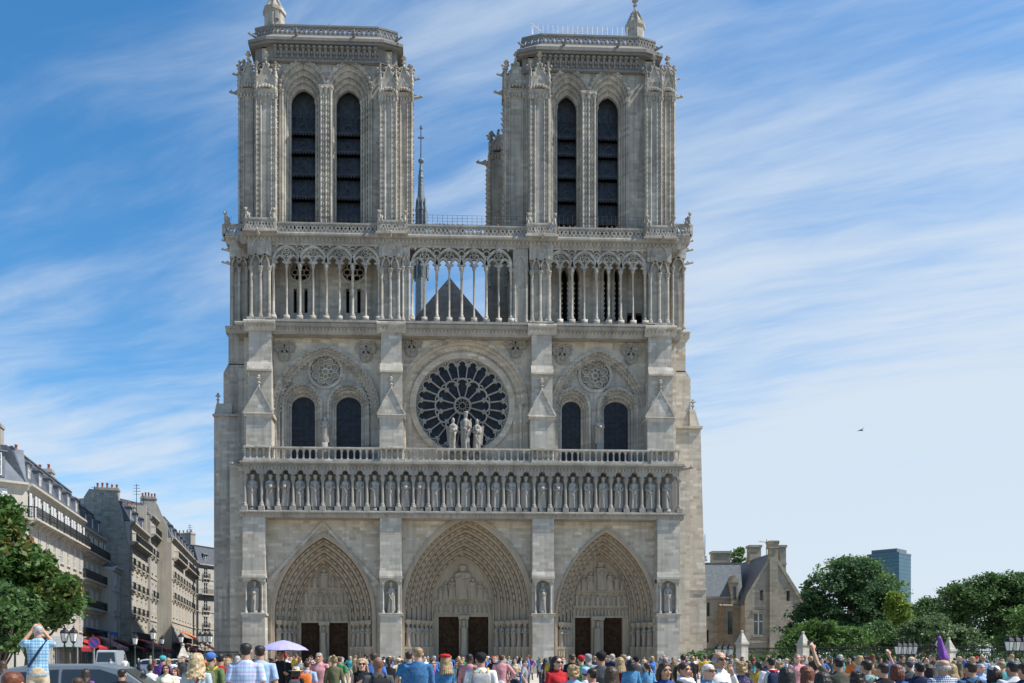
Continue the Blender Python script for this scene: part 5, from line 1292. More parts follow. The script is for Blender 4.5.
def lamp(px, d, py_top, heads, label, s=1.0, group='street lamps'):
    x, y, z = dp(px, d, py_top); z -= .9*s
    root = empty('street_lamp', (x,y,0), 0, label, 'street lamp', group)
    p = MB(); zz = z-.25*s if heads == 1 else z-.5*s
    p.lathe([(.22*s,0),(.22*s,.15),(.16*s,.25),(.15*s,.7),(.09*s,.85),(.07*s,zz*.6),(.05*s,zz),(.08*s,zz+.03),(.05*s,zz+.08)],0,0,8)
    if heads > 1:
        r_ = .20*s*heads*.62
        for k in range(heads):
            xo = r_*(2*k/(heads-1)-1); p.tube([(0,0,zz),(xo*.6,0,zz-.05),(xo,0,z-.22*s)],.03*s,6); p.lathe([(.09*s,z-.3*s),(.03*s,z-.15*s)],xo,0,6)
    p.build('lamp_post', M['green_iron'], root, True)
    for k in range(heads):
        xo = 0 if heads == 1 else r_*(2*k/(heads-1)-1); f = MB(); g_ = MB(); lantern(f, g_, xo, 0, z, s)
        lo = f.build('lantern', M['iron'], root); g_.build('lamp_glass', M['lampglass'], lo)
lamp(69, 30, 626, 2, 'double lantern street lamp right of the photographing man', .62)
lamp(15, 27, 626, 2, 'double lantern street lamp half hidden in the left tree', .62)
lamp(153, 62, 627, 1, 'tallest single lantern lamp in the street, before the cream facade')
lamp(135, 66, 633, 1, 'single lantern lamp before the low white house')
lamp(162, 84, 635, 1, 'small far single lantern lamp before the blank side wall')
lamp(93, 52, 634, 1, 'single lantern lamp beside the blue round sign')
lamp(181, 72, 632, 1, 'single lantern lamp left of the orange awning')
lamp(205, 60, 631, 3, 'triple lantern lamp at the corner of the cathedral', .9)
lamp(724, 44, 643, 3, 'triple lantern lamp before the dark part of the priest house', .8)
lamp(906, 42, 640, 4, 'four lantern lamp in front of the rounded green bush', .8)
lamp(1016, 38, 634, 3, 'triple lantern lamp at the right edge', .85)
# round sign, box sign on a post
x,y = dp(94,46); root = empty('road_sign', (x,y,0), 0, 'round blue and red no parking sign on a grey post', 'road sign')
s = MB(); s.tube([(0,.04,0),(0,.04,2.75)],.035,8); s.build('post', M['chrome'], root)
s = MB(); s.prism(circle(0,2.45,.32,24),-.0,.02); s.build('sign_plate', plain('sign_blue',(.02,.07,.35),rough=.4,var=.03), root)
s = MB(); s.band(circle(0,2.45,.26,24),circle(0,2.45,.325,24),-.015,.005,True); s.strip([(-.19,2.64),(.19,2.26)],.06,-.014,.004); s.build('red_ring', plain('sign_red',(.45,.02,.02),rough=.4,var=.03), root)
x,y = dp(64,52); root = empty('direction_sign', (x,y,0), 0, 'pale rectangular direction board on two posts near the double lamp', 'road sign')
s = MB(); s.box(-1.1,1.1,0,.05,2.3,2.95); s.build('sign_plate', plain('sign_white',(.55,.55,.52),rough=.5,var=.08), root); s = MB(); s.tube([(-.8,.06,0),(-.8,.06,2.8)],.04,6); s.build('post', M['chrome'], root); s = MB(); s.tube([(.8,.06,0),(.8,.06,2.8)],.04,6); s.build('post', M['chrome'], root)
# stone posts with pyramid caps -------------------------------------------------
def stone_post(px, d, py_top, label, s=.72):
    x, y, z = dp(px, d, py_top)
    root = empty('stone_post', (x,y,0), R(20), label, 'stone post', 'stone posts with pyramid caps')
    p = MB(); w_ = .42*s; zc = z-1.3*s; p.box(-w_,w_,-w_,w_,0,zc-.12); p.box(-w_*1.15,w_*1.15,-w_*1.15,w_*1.15,0,.4); p.build('shaft', M['buttress'], root)
    c = MB(); c.box(-w_*1.2,w_*1.2,-w_*1.2,w_*1.2,zc-.12,zc+.03); c.taper(-w_*1.05,w_*1.05,-w_*1.05,w_*1.05,zc+.03,-.08*s,.08*s,-.08*s,.08*s,z-.25*s); c.ball((0,0,z-.16*s),.15*s,8,6); c.build('cap', M['buttress'], root, False)
stone_post(183, 60, 643, 'stone post with a pyramid cap near the orange awning')
stone_post(742, 62, 630, 'stone post with a pyramid cap in front of the priest house door')
stone_post(803, 62, 631, 'stone post with a pyramid cap at the left foot of the big bush')
stone_post(949, 58, 637, 'stone post with a pyramid cap right of the purple umbrella', .66)
# iron fences -----------------------------------------------------------------------
def fence(px0, d0, px1, d1, h, label, n):
    a = Vector((*dp(px0,d0),0)); b = Vector((*dp(px1,d1),0)); root = empty('iron_fence', a, math.atan2(b.y-a.y,b.x-a.x), label, 'fence'); L_ = (b-a).length
    s = MB(); s.box(0,L_,-.2,.2,0,.45); s.build('base_wall', M['wall'], root)
    r = MB(); r.box(0,L_,-.03,.03,h-.25,h-.2); r.box(0,L_,-.03,.03,.6,.65)
    for k in range(n): xx = L_*(k+.5)/n; r.tube([(xx,0,.45),(xx,0,h)],.018,4); r.lathe([(.035,h-.02),(.05,h+.04),(.005,h+.16)],xx,0,4)
    r.build('railing', M['iron'], root)
fence(206, 80, 246, 82, 2.1, 'iron railing at the foot of the cathedral left corner', 40)
fence(704, 72, 808, 64, 2.3, 'iron railing on a low wall before the priest house', 90)
fence(806, 63.5, 1060, 58, 2.3, 'long iron railing under the trees on the right', 160)
# ------------------------------------------------------------------ priest house on the right
M['phouse'] = stone('weathered_ashlar', (0.19,0.17,0.13), (0.30,0.27,0.21), (0.40,0.37,0.30), course=.32, width=.8, stain=.35)
M['phouse_dark'] = stone('brown_ashlar', (0.15,0.115,0.08), (0.23,0.185,0.13), (0.31,0.26,0.19), course=.32, width=.8, stain=.3)
dP = 108.0; sc = dP/F
px_, py_ = dp(740, dP)
M['greyslate'] = plain('grey_slate', (.10,.115,.13), rough=.75, var=.2, scale=3, spec=.15)
PH = empty('priest_house', (px_,py_,0), -YAW, 'gabled stone house with steep slate roof and tall chimneys right of the cathedral', 'house')
U = lambda p: (p-740)*sc
V = lambda p: CAM_Z+(PY0-p)*sc
m = MB()   # right wing: gable facing us, local y = 0
gb = [(U(745),0),(U(745),V(602)),(U(747),V(596)),(U(773),V(554)),(U(798),V(596)),(U(801),V(600)),(U(801),0)]
wins = [(U(754),U(764),V(635),V(613)),(U(760),U(763.5),V(600.5),V(590)),(U(786.5),U(790),V(601),V(590.5)),(U(771.5),U(775),V(653),V(648.5)),(U(778),U(781.5),V(653),V(648.5))]
m.wall(gb, [[(a,c),(b,c),(b,d_),(a,d_)] for a,b,c,d_ in wins], 0, .5)
m.box(U(745),U(745)+.5,.5,12,0,V(602)); m.box(U(801)-.5,U(801),.5,12,0,V(602)); m.box(U(745),U(801),11.5,12,0,V(602))
m.box(U(743.5),U(768),-.14,0,V(643),V(640.5)); m.box(U(771),U(783),-.3,0,V(657),V(655.5))
a = wins[0]; m.box(a[0]-.25,a[1]+.25,-.1,0,a[3]+.05,a[3]+.35); m.box(a[0]-.2,a[1]+.2,-.18,0,a[2]-.25,a[2]-.02)
for w_ in wins[1:]: m.box(w_[0]-.1,w_[1]+.1,-.06,0,w_[3],w_[3]+.14)
m.prism([(U(745.5),V(601)),(U(744),V(604)),(U(747),V(594)),(U(773),V(551.5)),(U(800),V(594)),(U(803),V(604)),(U(800),V(601)),(U(773),V(556))], -.12, .14)
m.build('wall', M['phouse'], PH)
for k,(a0,b0,c0_,d0_) in enumerate(wins):
    f = MB(); f.box(a0,a0+.08,.22,.3,c0_,d0_); f.box(b0-.08,b0,.22,.3,c0_,d0_); f.box(a0,b0,.22,.3,d0_-.08,d0_); f.box(a0,b0,.22,.3,c0_,c0_+.08)
    if k == 0: f.box((a0+b0)/2-.07,(a0+b0)/2+.07,.2,.32,c0_,d0_); f.box(a0,b0,.2,.32,lerp(c0_,d0_,.62)-.06,lerp(c0_,d0_,.62)+.06)
    fo = f.build('window', M['frame'] if k == 0 else M['phouse_dark'], PH); p = MB(); p.box(a0,b0,.31,.33,c0_,d0_); p.build('pane', M['pane'], fo)
rf = MB()
for e,(ux,uz) in ((-1,(U(745.2)-.25,V(604.5))),(1,(U(801)+.25,V(602.5)))):
    rf.add([(U(773),.1,V(553.6)),(ux,.1,uz),(ux,12.2,uz),(U(773),12.2,V(553.6)),(U(773),.1,V(552.6)),(ux,.1,uz+.18),(ux,12.2,uz+.18),(U(773),12.2,V(552.6))],[(0,1,2,3),(7,6,5,4),(0,4,5,1),(1,5,6,2),(2,6,7,3)])
rf.build('roof', M['slate'], PH)
cm = MB(); cm.box(U(769),U(777),-.35,.5,V(640),V(548.5)); cm.taper(U(766.5),U(779),-.6,.5,0,U(769),U(777),-.35,.5,V(640)); cm.box(U(768),U(778),-.5,.8,V(548.5),V(547)); cm.taper(U(769),U(777),-.4,.7,V(547),U(767.8),U(778.2),-.55,.85,V(542)); cm.box(U(768.3),U(777.7),-.5,.8,V(542),V(541)); cm.build('chimney', M['phouse'], PH)
for (l,r_,t,b,yy) in ((779.5,787,545,570,5.5),(749,762,545,566,7.5),(712,731.5,551,574,11)):
    q_ = (dP+yy)/F; U = lambda p: (p-PX0)*q_-(740-PX0)*sc; V = lambda p: CAM_Z+(PY0-p)*q_
    c = MB(); c.box(U(l)+.12,U(r_)-.12,yy,yy+1.3,V(b)-1,V(t+3)); c.box(U(l),U(r_),yy-.12,yy+1.42,V(t+2.5),V(t)); c.box(U(l)+.05,U(r_)-.05,yy-.06,yy+1.36,V(b-7),V(b-5.5)); c.build('chimney', M['phouse'], PH)
U = lambda p: (p-740)*sc
V = lambda p: CAM_Z+(PY0-p)*sc
# left wing set back, with hipped slate roof
m = MB(); yl = 3.0
lw = [(U(710),U(713),V(615),V(601)),(U(713.8),U(716.8),V(615),V(601)),(U(710),U(716),V(642),V(629)),(U(732),U(737),V(634),V(611)),(U(739.3),U(742.5),V(597),V(584))]
m.wall([(U(700),0),(U(700),V(596)),(U(746),V(596)),(U(746),0)], [[(a,c),(b,c),(b,d_),(a,d_)] for a,b,c,d_ in lw[:4]], yl, yl+.5); m.box(U(700),U(746),yl+.5,13,0,.1); m.box(U(700),U(700)+.4,yl+.5,13,0,V(596)); m.box(U(700),U(746),yl-.25,yl+.4,V(597),V(594.5)); m.box(U(700),U(746),yl-.1,yl,V(647),V(645.5))
m.build('wall', M['phouse'], PH)
m = MB(); m.box(U(725.5),U(745.5),yl-1.2,yl+.1,0,V(606)); m.prism_x([(yl-1.35,V(606)),(yl-1.35,V(605)),(yl,V(602)),(yl,V(606))],U(725),U(746)); m.tube([(U(726.5),yl-1.4,0),(U(726.5),yl-1.4,V(603))],.07,6); 
m.box(U(732)-.12,U(732),yl-1.28,yl-1.2,V(634),V(611)); m.box(U(737),U(737)+.12,yl-1.28,yl-1.2,V(634),V(611)); m.build('bay', M['phouse_dark'], PH)
p = MB(); p.box(U(732),U(737),yl-1.23,yl-1.21,V(634),V(611)); p.build('window', M['pane'], PH)
for a,b,c,d_ in lw[:3]: p = MB(); p.box(a,b,yl+.3,yl+.32,c,d_); p.build('window', M['pane'], PH)
rf = MB(); zE, zR = V(595), V(559)
rf.add([(U(699),yl-.3,zE),(U(750),yl-.3,zE),(U(755),yl+2.6,zR),(U(713),yl+2.6,zR),(U(699),13,zE),(U(713),9,zR),(U(755),9,zR),(U(755),13,zE)],[(0,1,2,3),(0,3,5,4),(3,2,6,5),(4,5,6,7)])
rf.box(U(712.5),U(755),yl+2.5,yl+2.8,zR-.05,zR+.15); rf.build('roof', M['greyslate'], PH)
d = MB(); d.box(U(737.5),U(744.5),yl-.6,yl+2.5,V(603),V(581)); d.prism([(U(736.8),V(581)),(U(745.2),V(581)),(U(741),V(573))],yl-.75,yl+2.5); do = d.build('dormer', M['phouse'], PH); p = MB(); p.box(U(739.3),U(742.5),yl-.63,yl-.6,V(598),V(585)); p.build('window', M['pane'], do)
# far roof of the wing behind
rf = MB(); rf.add([(U(779),7,V(561)),(U(791),7,V(559)),(U(815),9,V(601)),(U(779),7,V(610)),(U(791),12,V(559)),(U(815),14,V(601))],[(0,1,2,3),(1,4,5,2)]); rf.build('roof', M['greyslate'], PH)
a = MB(); a.tube([(0,0,V(560)),(0,0,V(534))],.045,5); a.tube([(-1.0,0,V(536)),(.7,0,V(538))],.03,4)
for k in range(5): a.tube([(-.9+.4*k,-.35,V(536)-.08*k),(-.9+.4*k,.35,V(536)-.08*k)],.02,4)
o = a.build('roof_aerial', M['iron'], None); x,y = dp(766.5,dP+5); o.location = (x,y,0); tag(o,'television aerial on the roof of the priest house','aerial')
a = MB(); a.lathe([(.35,V(556)),(.2,V(552)),(.25,V(551)),(.06,V(549)),(.05,V(530)),(.01,V(527))],0,0,7); a.build('roof_spike', M['lead'], PH).location = (U(718),yl+2.7,0)
# ------------------------------------------------------------------ far glass tower and roofs
GM, t_, b_ = new_mat('curtain_wall_glass'); b_.inputs['Roughness'].default_value = .18; b_.inputs['Specular IOR Level'].default_value = .6
N = t_.nodes.new; L = t_.links.new; tcn = N('ShaderNodeTexCoord'); sx_ = N('ShaderNodeSeparateXYZ'); L(tcn.outputs['Object'], sx_.inputs[0]); ad = N('ShaderNodeMath'); L(sx_.outputs[0], ad.inputs[0]); L(sx_.outputs[1], ad.inputs[1]); cbn = N('ShaderNodeCombineXYZ'); L(ad.outputs[0], cbn.inputs[0]); L(sx_.outputs[2], cbn.inputs[1])
brk = N('ShaderNodeTexBrick'); L(cbn.outputs[0], brk.inputs['Vector']); brk.offset = 0; brk.inputs['Scale'].default_value = 1; brk.inputs['Brick Width'].default_value = 1.6; brk.inputs['Row Height'].default_value = 3.5; brk.inputs['Mortar Size'].default_value = .0
brk.inputs['Color1'].default_value = (.012,.062,.10,1); brk.inputs['Color2'].default_value = (.022,.095,.14,1); L(brk.outputs['Color'], b_.inputs['Base Color'])
dT = 820.0; x,y = dp(889,dT); s_ = dT/F; zt = CAM_Z+(657-556)*s_; zt2 = CAM_Z+(657-552.5)*s_
tw = empty('glass_tower', (x,y,0), R(40), 'tall dark blue glass office tower rising far behind the trees', 'tower block')
hw = 14.6; m = MB(); m.box(-hw,hw,-hw,hw,0,zt); m.build('curtain_wall', GM, tw)
m = MB(); n = int(zt/3.6)
for k in range(n): z = zt-k*3.6; m.box(-hw-.12,hw+.12,-hw-.12,hw+.12,z-.55,z)
m.build('floor_band', plain('dark_teal_panel',(.03,.10,.14),rough=.4,var=.15,scale=.2), tw)
m = MB(); m.box(-hw-.3,hw+.3,-hw-.3,hw+.3,zt,zt+1.5); m.box(-hw*.8,hw*.8,-hw*.8,hw*.8,zt+1.5,zt2+2); m.build('roof_plant', plain('roof_plant_metal',(.10,.14,.17),var=.2), tw)
for (p0,p1,pt,dd,lab) in ((873,893,606,420,'far pale rooftop at the foot of the glass tower'),(893,915,602,400,'far grey mansard rooftop right of the glass tower'),(915,950,612,380,'low far rooftop in the gap between the trees')):
    xa,ya = dp(p0,dd); s_ = dd/F; wd = (p1-p0)*s_; zt = CAM_Z+(657-pt)*s_
    h_ = empty('far_house', (xa,ya,0), 0, lab, 'house', 'far houses between the trees')
    m = MB(); m.box(0,wd,0,10,0,zt-3); m.build('wall', M['plaster_grey'], h_); m = MB(); m.prism_x([(-.2,zt-3),(2,zt),(8,zt+.3),(10.2,zt-3)],-.2,wd+.2); m.build('roof', M['zinc'] if pt != 612 else M['pot'], h_)
    for k in range(3):
        c = MB(); xx = wd*(k+.3)/3; c.box(xx,xx+1.5,4,5.2,zt-1,zt+1.6); c.build('chimney', M['chimney'], h_)
    for k in range(4): p = MB(); xx = wd*(k+.5)/4; p.box(xx-.5,xx+.5,-.04,.0,zt-6,zt-4); p.build('window', M['pane'], h_)
# ------------------------------------------------------------------ trees
def leaf_mat(name, c0, c1, c2, warm=None):
    m, t, b = new_mat(name); N = t.nodes.new; L = t.links.new
    b.inputs['Roughness'].default_value = .55; b.inputs['Specular IOR Level'].default_value = .3
    g_ = N('ShaderNodeNewGeometry'); r = N('ShaderNodeValToRGB'); e = r.color_ramp.elements
    e[0].color = (*c0,1); e[1].color = (*c2,1); k = e.new(.55); k.color = (*c1,1)
    tc = N('ShaderNodeTexCoord'); no = N('ShaderNodeTexNoise'); no.inputs['Scale'].default_value = .55; no.inputs['Detail'].default_value = 3; L(tc.outputs['Object'], no.inputs['Vector'])
    mxv = N('ShaderNodeMix'); mxv.inputs[0].default_value = .5; L(g_.outputs['Random Per Island'], mxv.inputs[2]); L(no.outputs[0], mxv.inputs[3]); L(mxv.outputs[0], r.inputs[0])
    col = r.outputs[0]
    if warm:
        mr_ = N('ShaderNodeMapRange'); L(no.outputs[0], mr_.inputs[0]); mr_.inputs[1].default_value = .53; mr_.inputs[2].default_value = .65
        mu = N('ShaderNodeMath'); mu.operation = 'MULTIPLY'; L(mr_.outputs[0], mu.inputs[0]); L(g_.outputs['Random Per Island'], mu.inputs[1])
        mw_ = N('ShaderNodeMix'); mw_.data_type = 'RGBA'; L(mu.outputs[0], mw_.inputs[0]); L(col, mw_.inputs[6]); mw_.inputs[7].default_value = (*warm,1); col = mw_.outputs[2]
    L(col, b.inputs['Base Color'])
    tr = N('ShaderNodeBsdfTranslucent'); L(col, tr.inputs['Color']); ms = N('ShaderNodeMixShader'); ms.inputs[0].default_value = .36
    out = t.nodes['Material Output']; L(b.outputs[0], ms.inputs[1]); L(tr.outputs[0], ms.inputs[2]); L(ms.outputs[0], out.inputs[0])
    return m
LM = {'dark': leaf_mat('dark_leaves',(.036,.074,.025),(.072,.14,.042),(.12,.21,.06)),
      'yew': leaf_mat('yew_needles',(.028,.064,.028),(.052,.11,.042),(.09,.165,.055)),
      'mid': leaf_mat('green_leaves',(.050,.10,.025),(.090,.17,.04),(.15,.25,.06)),
      'lime': leaf_mat('lime_leaves',(.09,.14,.02),(.17,.25,.035),(.27,.34,.06)),
      'chest': leaf_mat('chestnut_leaves',(.026,.065,.018),(.060,.13,.028),(.12,.205,.05), warm=(.20,.09,.025)),
      'grey': leaf_mat('grey_green_leaves',(.065,.11,.045),(.11,.17,.07),(.17,.24,.10))}
M['bark'] = plain('bark', (.075,.06,.045), rough=.95, var=.4, scale=5, bump=.6)
def crown(lobes, n_leaf, leaf, seed, clump=.55):
    """leaf quads gathered in clumps on and inside ellipsoid lobes (cx,cy,cz,rx,ry,rz)"""
    g_ = np.random.default_rng(seed); vol = np.array([l[3]*l[4]+l[4]*l[5]+l[3]*l[5] for l in lobes]); vol /= vol.sum()
    per = 26; nc = max(1, n_leaf//per)
    idx = g_.choice(len(lobes), nc, p=vol); lb = np.array(lobes)[idx]
    d = g_.normal(size=(nc,3)); d /= np.linalg.norm(d,axis=1)[:,None]
    d[:,2] = np.where(d[:,2] < -.55, -d[:,2], d[:,2])
    rad = .50+.58*g_.random(nc)**.8
    cen = lb[:,:3]+d*lb[:,3:]*rad[:,None]
    cr = clump*(.45+.75*g_.random(nc))
    off = g_.normal(size=(nc,per,3)); off /= (np.linalg.norm(off,axis=2)[...,None]+1e-6); off *= (g_.random((nc,per,1))**.5)*cr[:,None,None]; off[...,2] *= .62
    P = (cen[:,None]+off).reshape(-1,3); n = len(P)
    nrm = g_.normal(size=(n,3))+np.array([0,0,1.1]); nrm /= np.linalg.norm(nrm,axis=1)[:,None]
    a = np.cross(nrm, g_.normal(size=(n,3))); a /= np.linalg.norm(a,axis=1)[:,None]; b = np.cross(nrm,a)
    s = leaf*(.6+.8*g_.random((n,1)))
    V_ = np.stack([P-a*s*.5, P+b*s*.32-nrm*s*.06, P+a*s*.55-nrm*s*.16, P-b*s*.32-nrm*s*.06],1).reshape(-1,3)
    me = bpy.data.meshes.new('crown'); me.vertices.add(4*n); me.vertices.foreach_set('co', V_.astype(np.float32).ravel())
    me.loops.add(4*n); me.loops.foreach_set('vertex_index', np.arange(4*n,dtype=np.int32)); me.polygons.add(n)
    me.polygons.foreach_set('loop_start', np.arange(0,4*n,4,dtype=np.int32)); me.polygons.foreach_set('loop_total', np.full(n,4,dtype=np.int32)); me.update(); me.validate()
    return me, cen
def tree(name, px, d, lobes, n_leaf, leaf, mat, label, cat='tree', group=None, trunk_h=None, trunk_r=.3, seed=1, clump=.55):
    """lobes in pixels (px, py, rx, rz) with depth offset and ry in metres"""
    x, y = dp(px, d); s = d/F; r = random.Random(seed)
    root = empty(name, (x,y,0), -YAW, label, cat, group)
    base = list(lobes); lobes = []
    for q in base:
        lobes.append((q[0],q[1],q[2]*.78,q[3]*.78)+tuple(q[4:]))
        for k in range(6):
            a = r.uniform(0,2*pi); u = r.uniform(.30,.50); dd = q[4] if len(q) > 4 else 0; ry = q[5] if len(q) > 5 else q[2]*s*.8
            lobes.append((q[0]+q[2]*.72*cos(a), q[1]-q[3]*.72*sin(a), q[2]*u, q[3]*u*r.uniform(.8,1.1), dd+r.uniform(-.6,.6)*ry, ry*u))
    lb = [((q[0]-px)*s, q[4] if len(q) > 4 else 0, CAM_Z+(PY0-q[1])*s, q[2]*s, q[5] if len(q) > 5 else (q[2]*s*.8), q[3]*s) for q in lobes]
    me, cen = crown(lb, n_leaf, leaf, seed, clump); me.materials.append(LM[mat]); c = bpy.data.objects.new('crown', me); COL.objects.link(c); c.parent = root
    t = MB(); zt = max(l[2] for l in lb); th = trunk_h or zt*.45
    t.tube([(0,0,0),(r.uniform(-.1,.1),0,th*.4),(r.uniform(-.2,.2),r.uniform(-.2,.2),th),(r.uniform(-.3,.3),0,th+(zt-th)*.7)],[trunk_r*1.3,trunk_r,trunk_r*.75,trunk_r*.2],9)
    for k in range(0,min(len(cen),420),15 if len(cen) < 420 else max(15,len(cen)//28)):
        p = cen[k]; b0 = Vector((0,0,th*r.uniform(.6,1.0))); e = Vector(p); mid = b0.lerp(e,.5)+Vector((0,0,-.12*(e-b0).length)); t.tube([b0,mid,e],[trunk_r*.4,trunk_r*.22,.02],5)
    t.build('trunk', M['bark'], root, True); return root
# the chestnut on the left, leaves scorched brown in places
tree('chestnut_tree', 28, 34, [(-2,535,20,30,0,2.2),(34,566,26,22,-.5,1.8),(56,592,23,18,0,1.6),(20,605,28,26,0,2.0),(-6,580,22,46,0,2.0),(45,618,22,10,0,1.2),(64,604,16,11,.3,1),(0,508,9,12,0,1.0)], 21000, .24, 'chest', 'chestnut tree with partly rusty brown leaves in front of the left houses', trunk_h=2.6, trunk_r=.22, seed=3, clump=.5)
tree('lime_tree', -4, 26, [(-4,610,26,34,0,1.4),(6,635,20,24,0,1.1)], 9000, .17, 'dark', 'dark leafy tree at the left edge, below the chestnut', trunk_h=1.4, trunk_r=.14, seed=5, clump=.4)
# garden on the right
G = 'trees of the garden on the right'
tree('yew_tree', 838, 84, [(838,600,34,36,0,4),(822,622,26,24,1,3),(860,606,32,34,1,3.5),(844,574,22,14,0,2.6),(806,634,16,14,0,2.2),(880,622,24,26,1,3),(838,636,50,24,0,3.5)], 34000, .30, 'yew', 'large dark evergreen tree right of the priest house', group=G, trunk_h=3.5, trunk_r=.35, seed=11, clump=.75)
tree('robinia_tree', 850, 96, [(850,566,24,9,0,2.6),(830,572,16,9,0,2),(872,580,18,14,0,2.4),(888,600,16,18,0,2.5),(868,566,12,8,0,2)], 7000, .28, 'mid', 'lighter leafy tree showing above the dark evergreen', group=G, trunk_h=9, trunk_r=.3, seed=12, clump=.9)
tree('golden_tree', 899, 79, [(899,614,11,12,0,1.4),(906,622,11,9,0,1.2),(893,602,6,9,0,1)], 5500, .25, 'lime', 'yellow green tree beside the dark evergreen, under the glass tower', group=G, trunk_h=4, trunk_r=.2, seed=13, clump=.6)
tree('round_bush', 818, 70, [(818,642,36,18,0,2.4),(795,646,20,14,0,1.8),(845,640,32,18,0,2.4)], 15000, .22, 'mid', 'broad bright green bush in front of the dark evergreen', 'bush', group='bushes behind the railing', trunk_h=1.2, trunk_r=.12, seed=14, clump=.5)
tree('round_bush', 880, 72, [(880,638,30,20,0,2.6),(900,644,20,16,0,2)], 11000, .22, 'dark', 'darker green bush between the broad bush and the grey green one', 'bush', group='bushes behind the railing', trunk_h=1.2, trunk_r=.12, seed=15, clump=.5)
tree('round_bush', 935, 68, [(935,638,34,20,0,2.4),(962,646,20,14,0,1.8),(915,634,20,16,0,1.8)], 14000, .20, 'grey', 'rounded grey green bush behind the purple umbrella', 'bush', group='bushes behind the railing', trunk_h=1.2, trunk_r=.12, seed=16, clump=.5)
tree('plane_tree', 1010, 104, [(1000,602,44,28,0,5),(1030,612,46,36,0,5),(975,610,30,24,0,3.6),(1005,586,28,14,0,3.4),(1040,584,26,12,0,3),(965,632,22,20,0,3),(1010,640,50,18,0,4),(958,596,12,10,0,2)], 40000, .36, 'dark', 'very large plane tree at the right edge', group=G, trunk_h=6, trunk_r=.5, seed=17, clump=.95)
tree('plane_tree', 925, 150, [(925,612,20,12,0,4),(940,622,24,16,0,4),(908,620,16,14,0,3)], 8000, .42, 'dark', 'farther dark tree seen in the gap left of the large plane tree', group=G, trunk_h=5, trunk_r=.35, seed=18, clump=1.1)
tree('plane_tree', 1050, 80, [(1050,630,40,26,0,4),(1020,646,26,14,0,3)], 14000, .28, 'mid', 'lighter tree low at the right edge, behind the lamp', group=G, trunk_h=3, trunk_r=.3, seed=19, clump=.7)
for (px,d,pt,lab,sd_) in ((738,140,549,'treetop peeping over the roof between the chimneys of the priest house',21),(704,150,572,'sliver of a tree between the cathedral and the priest house',22),(810,130,588,'treetop just right of the priest house roof',23)):
    tree('plane_tree', px, d, [(px,pt+8,9,8,0,1.6),(px-2,pt+22,10,12,0,2)], 2600, .4, 'mid', lab, group=G, trunk_h=12, trunk_r=.3, seed=sd_, clump=.8)
# long hedge behind the railing closes the view
me, cen = crown([((q-740)*62/F, 0, 1.0, 1.6, .8, 1.15) for q in range(690,1075,18)], 12000, .2, 31, .45); me.materials.append(LM['dark']); o = bpy.data.objects.new('clipped_hedge', me); COL.objects.link(o); x,y = dp(740,66); o.location = (x,y,0); o.rotation_euler = (0,0,-YAW-R(2)); tag(o, 'dark hedge running behind the long railing', 'hedge')
# a lone bird
bd = MB(); bd.tube([(-.22,0,0),(0,0,.03),(.2,0,0)],[.02,.07,.02],6)
for e in (-1,1): bd.add([(-.06,0,.03),(.1,0,.03),(.02,e*.35,.14),(-.08,e*.62,.05)],[(0,1,2,3)])
o = bd.build('bird', M['iron']); o.location = dp(861,70,430.5); tag(o, 'small dark bird flying in the pale sky over the garden', 'bird')
# ------------------------------------------------------------------ people
DG = bpy.context.evaluated_depsgraph_get
def remesh(mb, voxel, smooth_it=3, name='body'):
    """fuse the closed lofts of a builder into one continuous skin"""
    me = mb.mesh(name); bm = bmesh.new(); bm.from_mesh(me); bmesh.ops.recalc_face_normals(bm, faces=bm.faces); bm.to_mesh(me); bm.free()
    o = bpy.data.objects.new(name, me); COL.objects.link(o)
    md = o.modifiers.new('r','REMESH'); md.mode = 'VOXEL'; md.voxel_size = voxel
    if smooth_it: sm = o.modifiers.new('s','SMOOTH'); sm.iterations = smooth_it; sm.factor = .5
    dg = DG(); dg.update(); ev = o.evaluated_get(dg); out = bpy.data.meshes.new_from_object(ev)
    bpy.data.objects.remove(o); bpy.data.meshes.remove(me)
    out.polygons.foreach_set('use_smooth', [True]*len(out.polygons)); out.name = name
    return out
def ell(mb, secs, n=16, p=2.0):
    """loft of level rings (z, cx, cy, rx, ry)"""
    vs = []; fs = []
    for z,cx,cy,rx,ry in secs:
        for i in range(n):
            a = 2*pi*i/n; c, s = cos(a), sin(a); e = 2/p
            vs.append((cx+rx*math.copysign(abs(c)**e,c), cy+ry*math.copysign(abs(s)**e,s), z))
    m = len(secs)
    for k in range(m-1):
        for i in range(n): j = (i+1)%n; fs.append((k*n+i,k*n+j,(k+1)*n+j,(k+1)*n+i))
    fs.append(tuple(range(n))[::-1]); fs.append(tuple(range((m-1)*n,m*n))); mb.add(vs, fs)
HEADP = [(t_,w_*.95,f_*.95,b_*.95) for t_,w_,f_,b_ in ((0.0,.018,-.072,-.022),(.05,.036,-.086,-.004),(.13,.051,-.091,.025),(.22,.059,-.090,.05),(.30,.064,-.089,.066),(.42,.070,-.088,.085),(.55,.0745,-.085,.096),(.68,.077,-.087,.101),(.80,.076,-.080,.099),(.89,.067,-.063,.085),(.96,.045,-.038,.056),(1.0,.014,-.008,.018))]
HZ, HH = 1.498, .222
def head_secs(grow=0.0, z0=0.0, down=0.0): return [(HZ+t*HH+grow*(.6 if t > .9 else 0), 0, (f+b)/2, w_+grow, (b-f)/2+grow) for t,w_,f,b in HEADP if t >= z0]
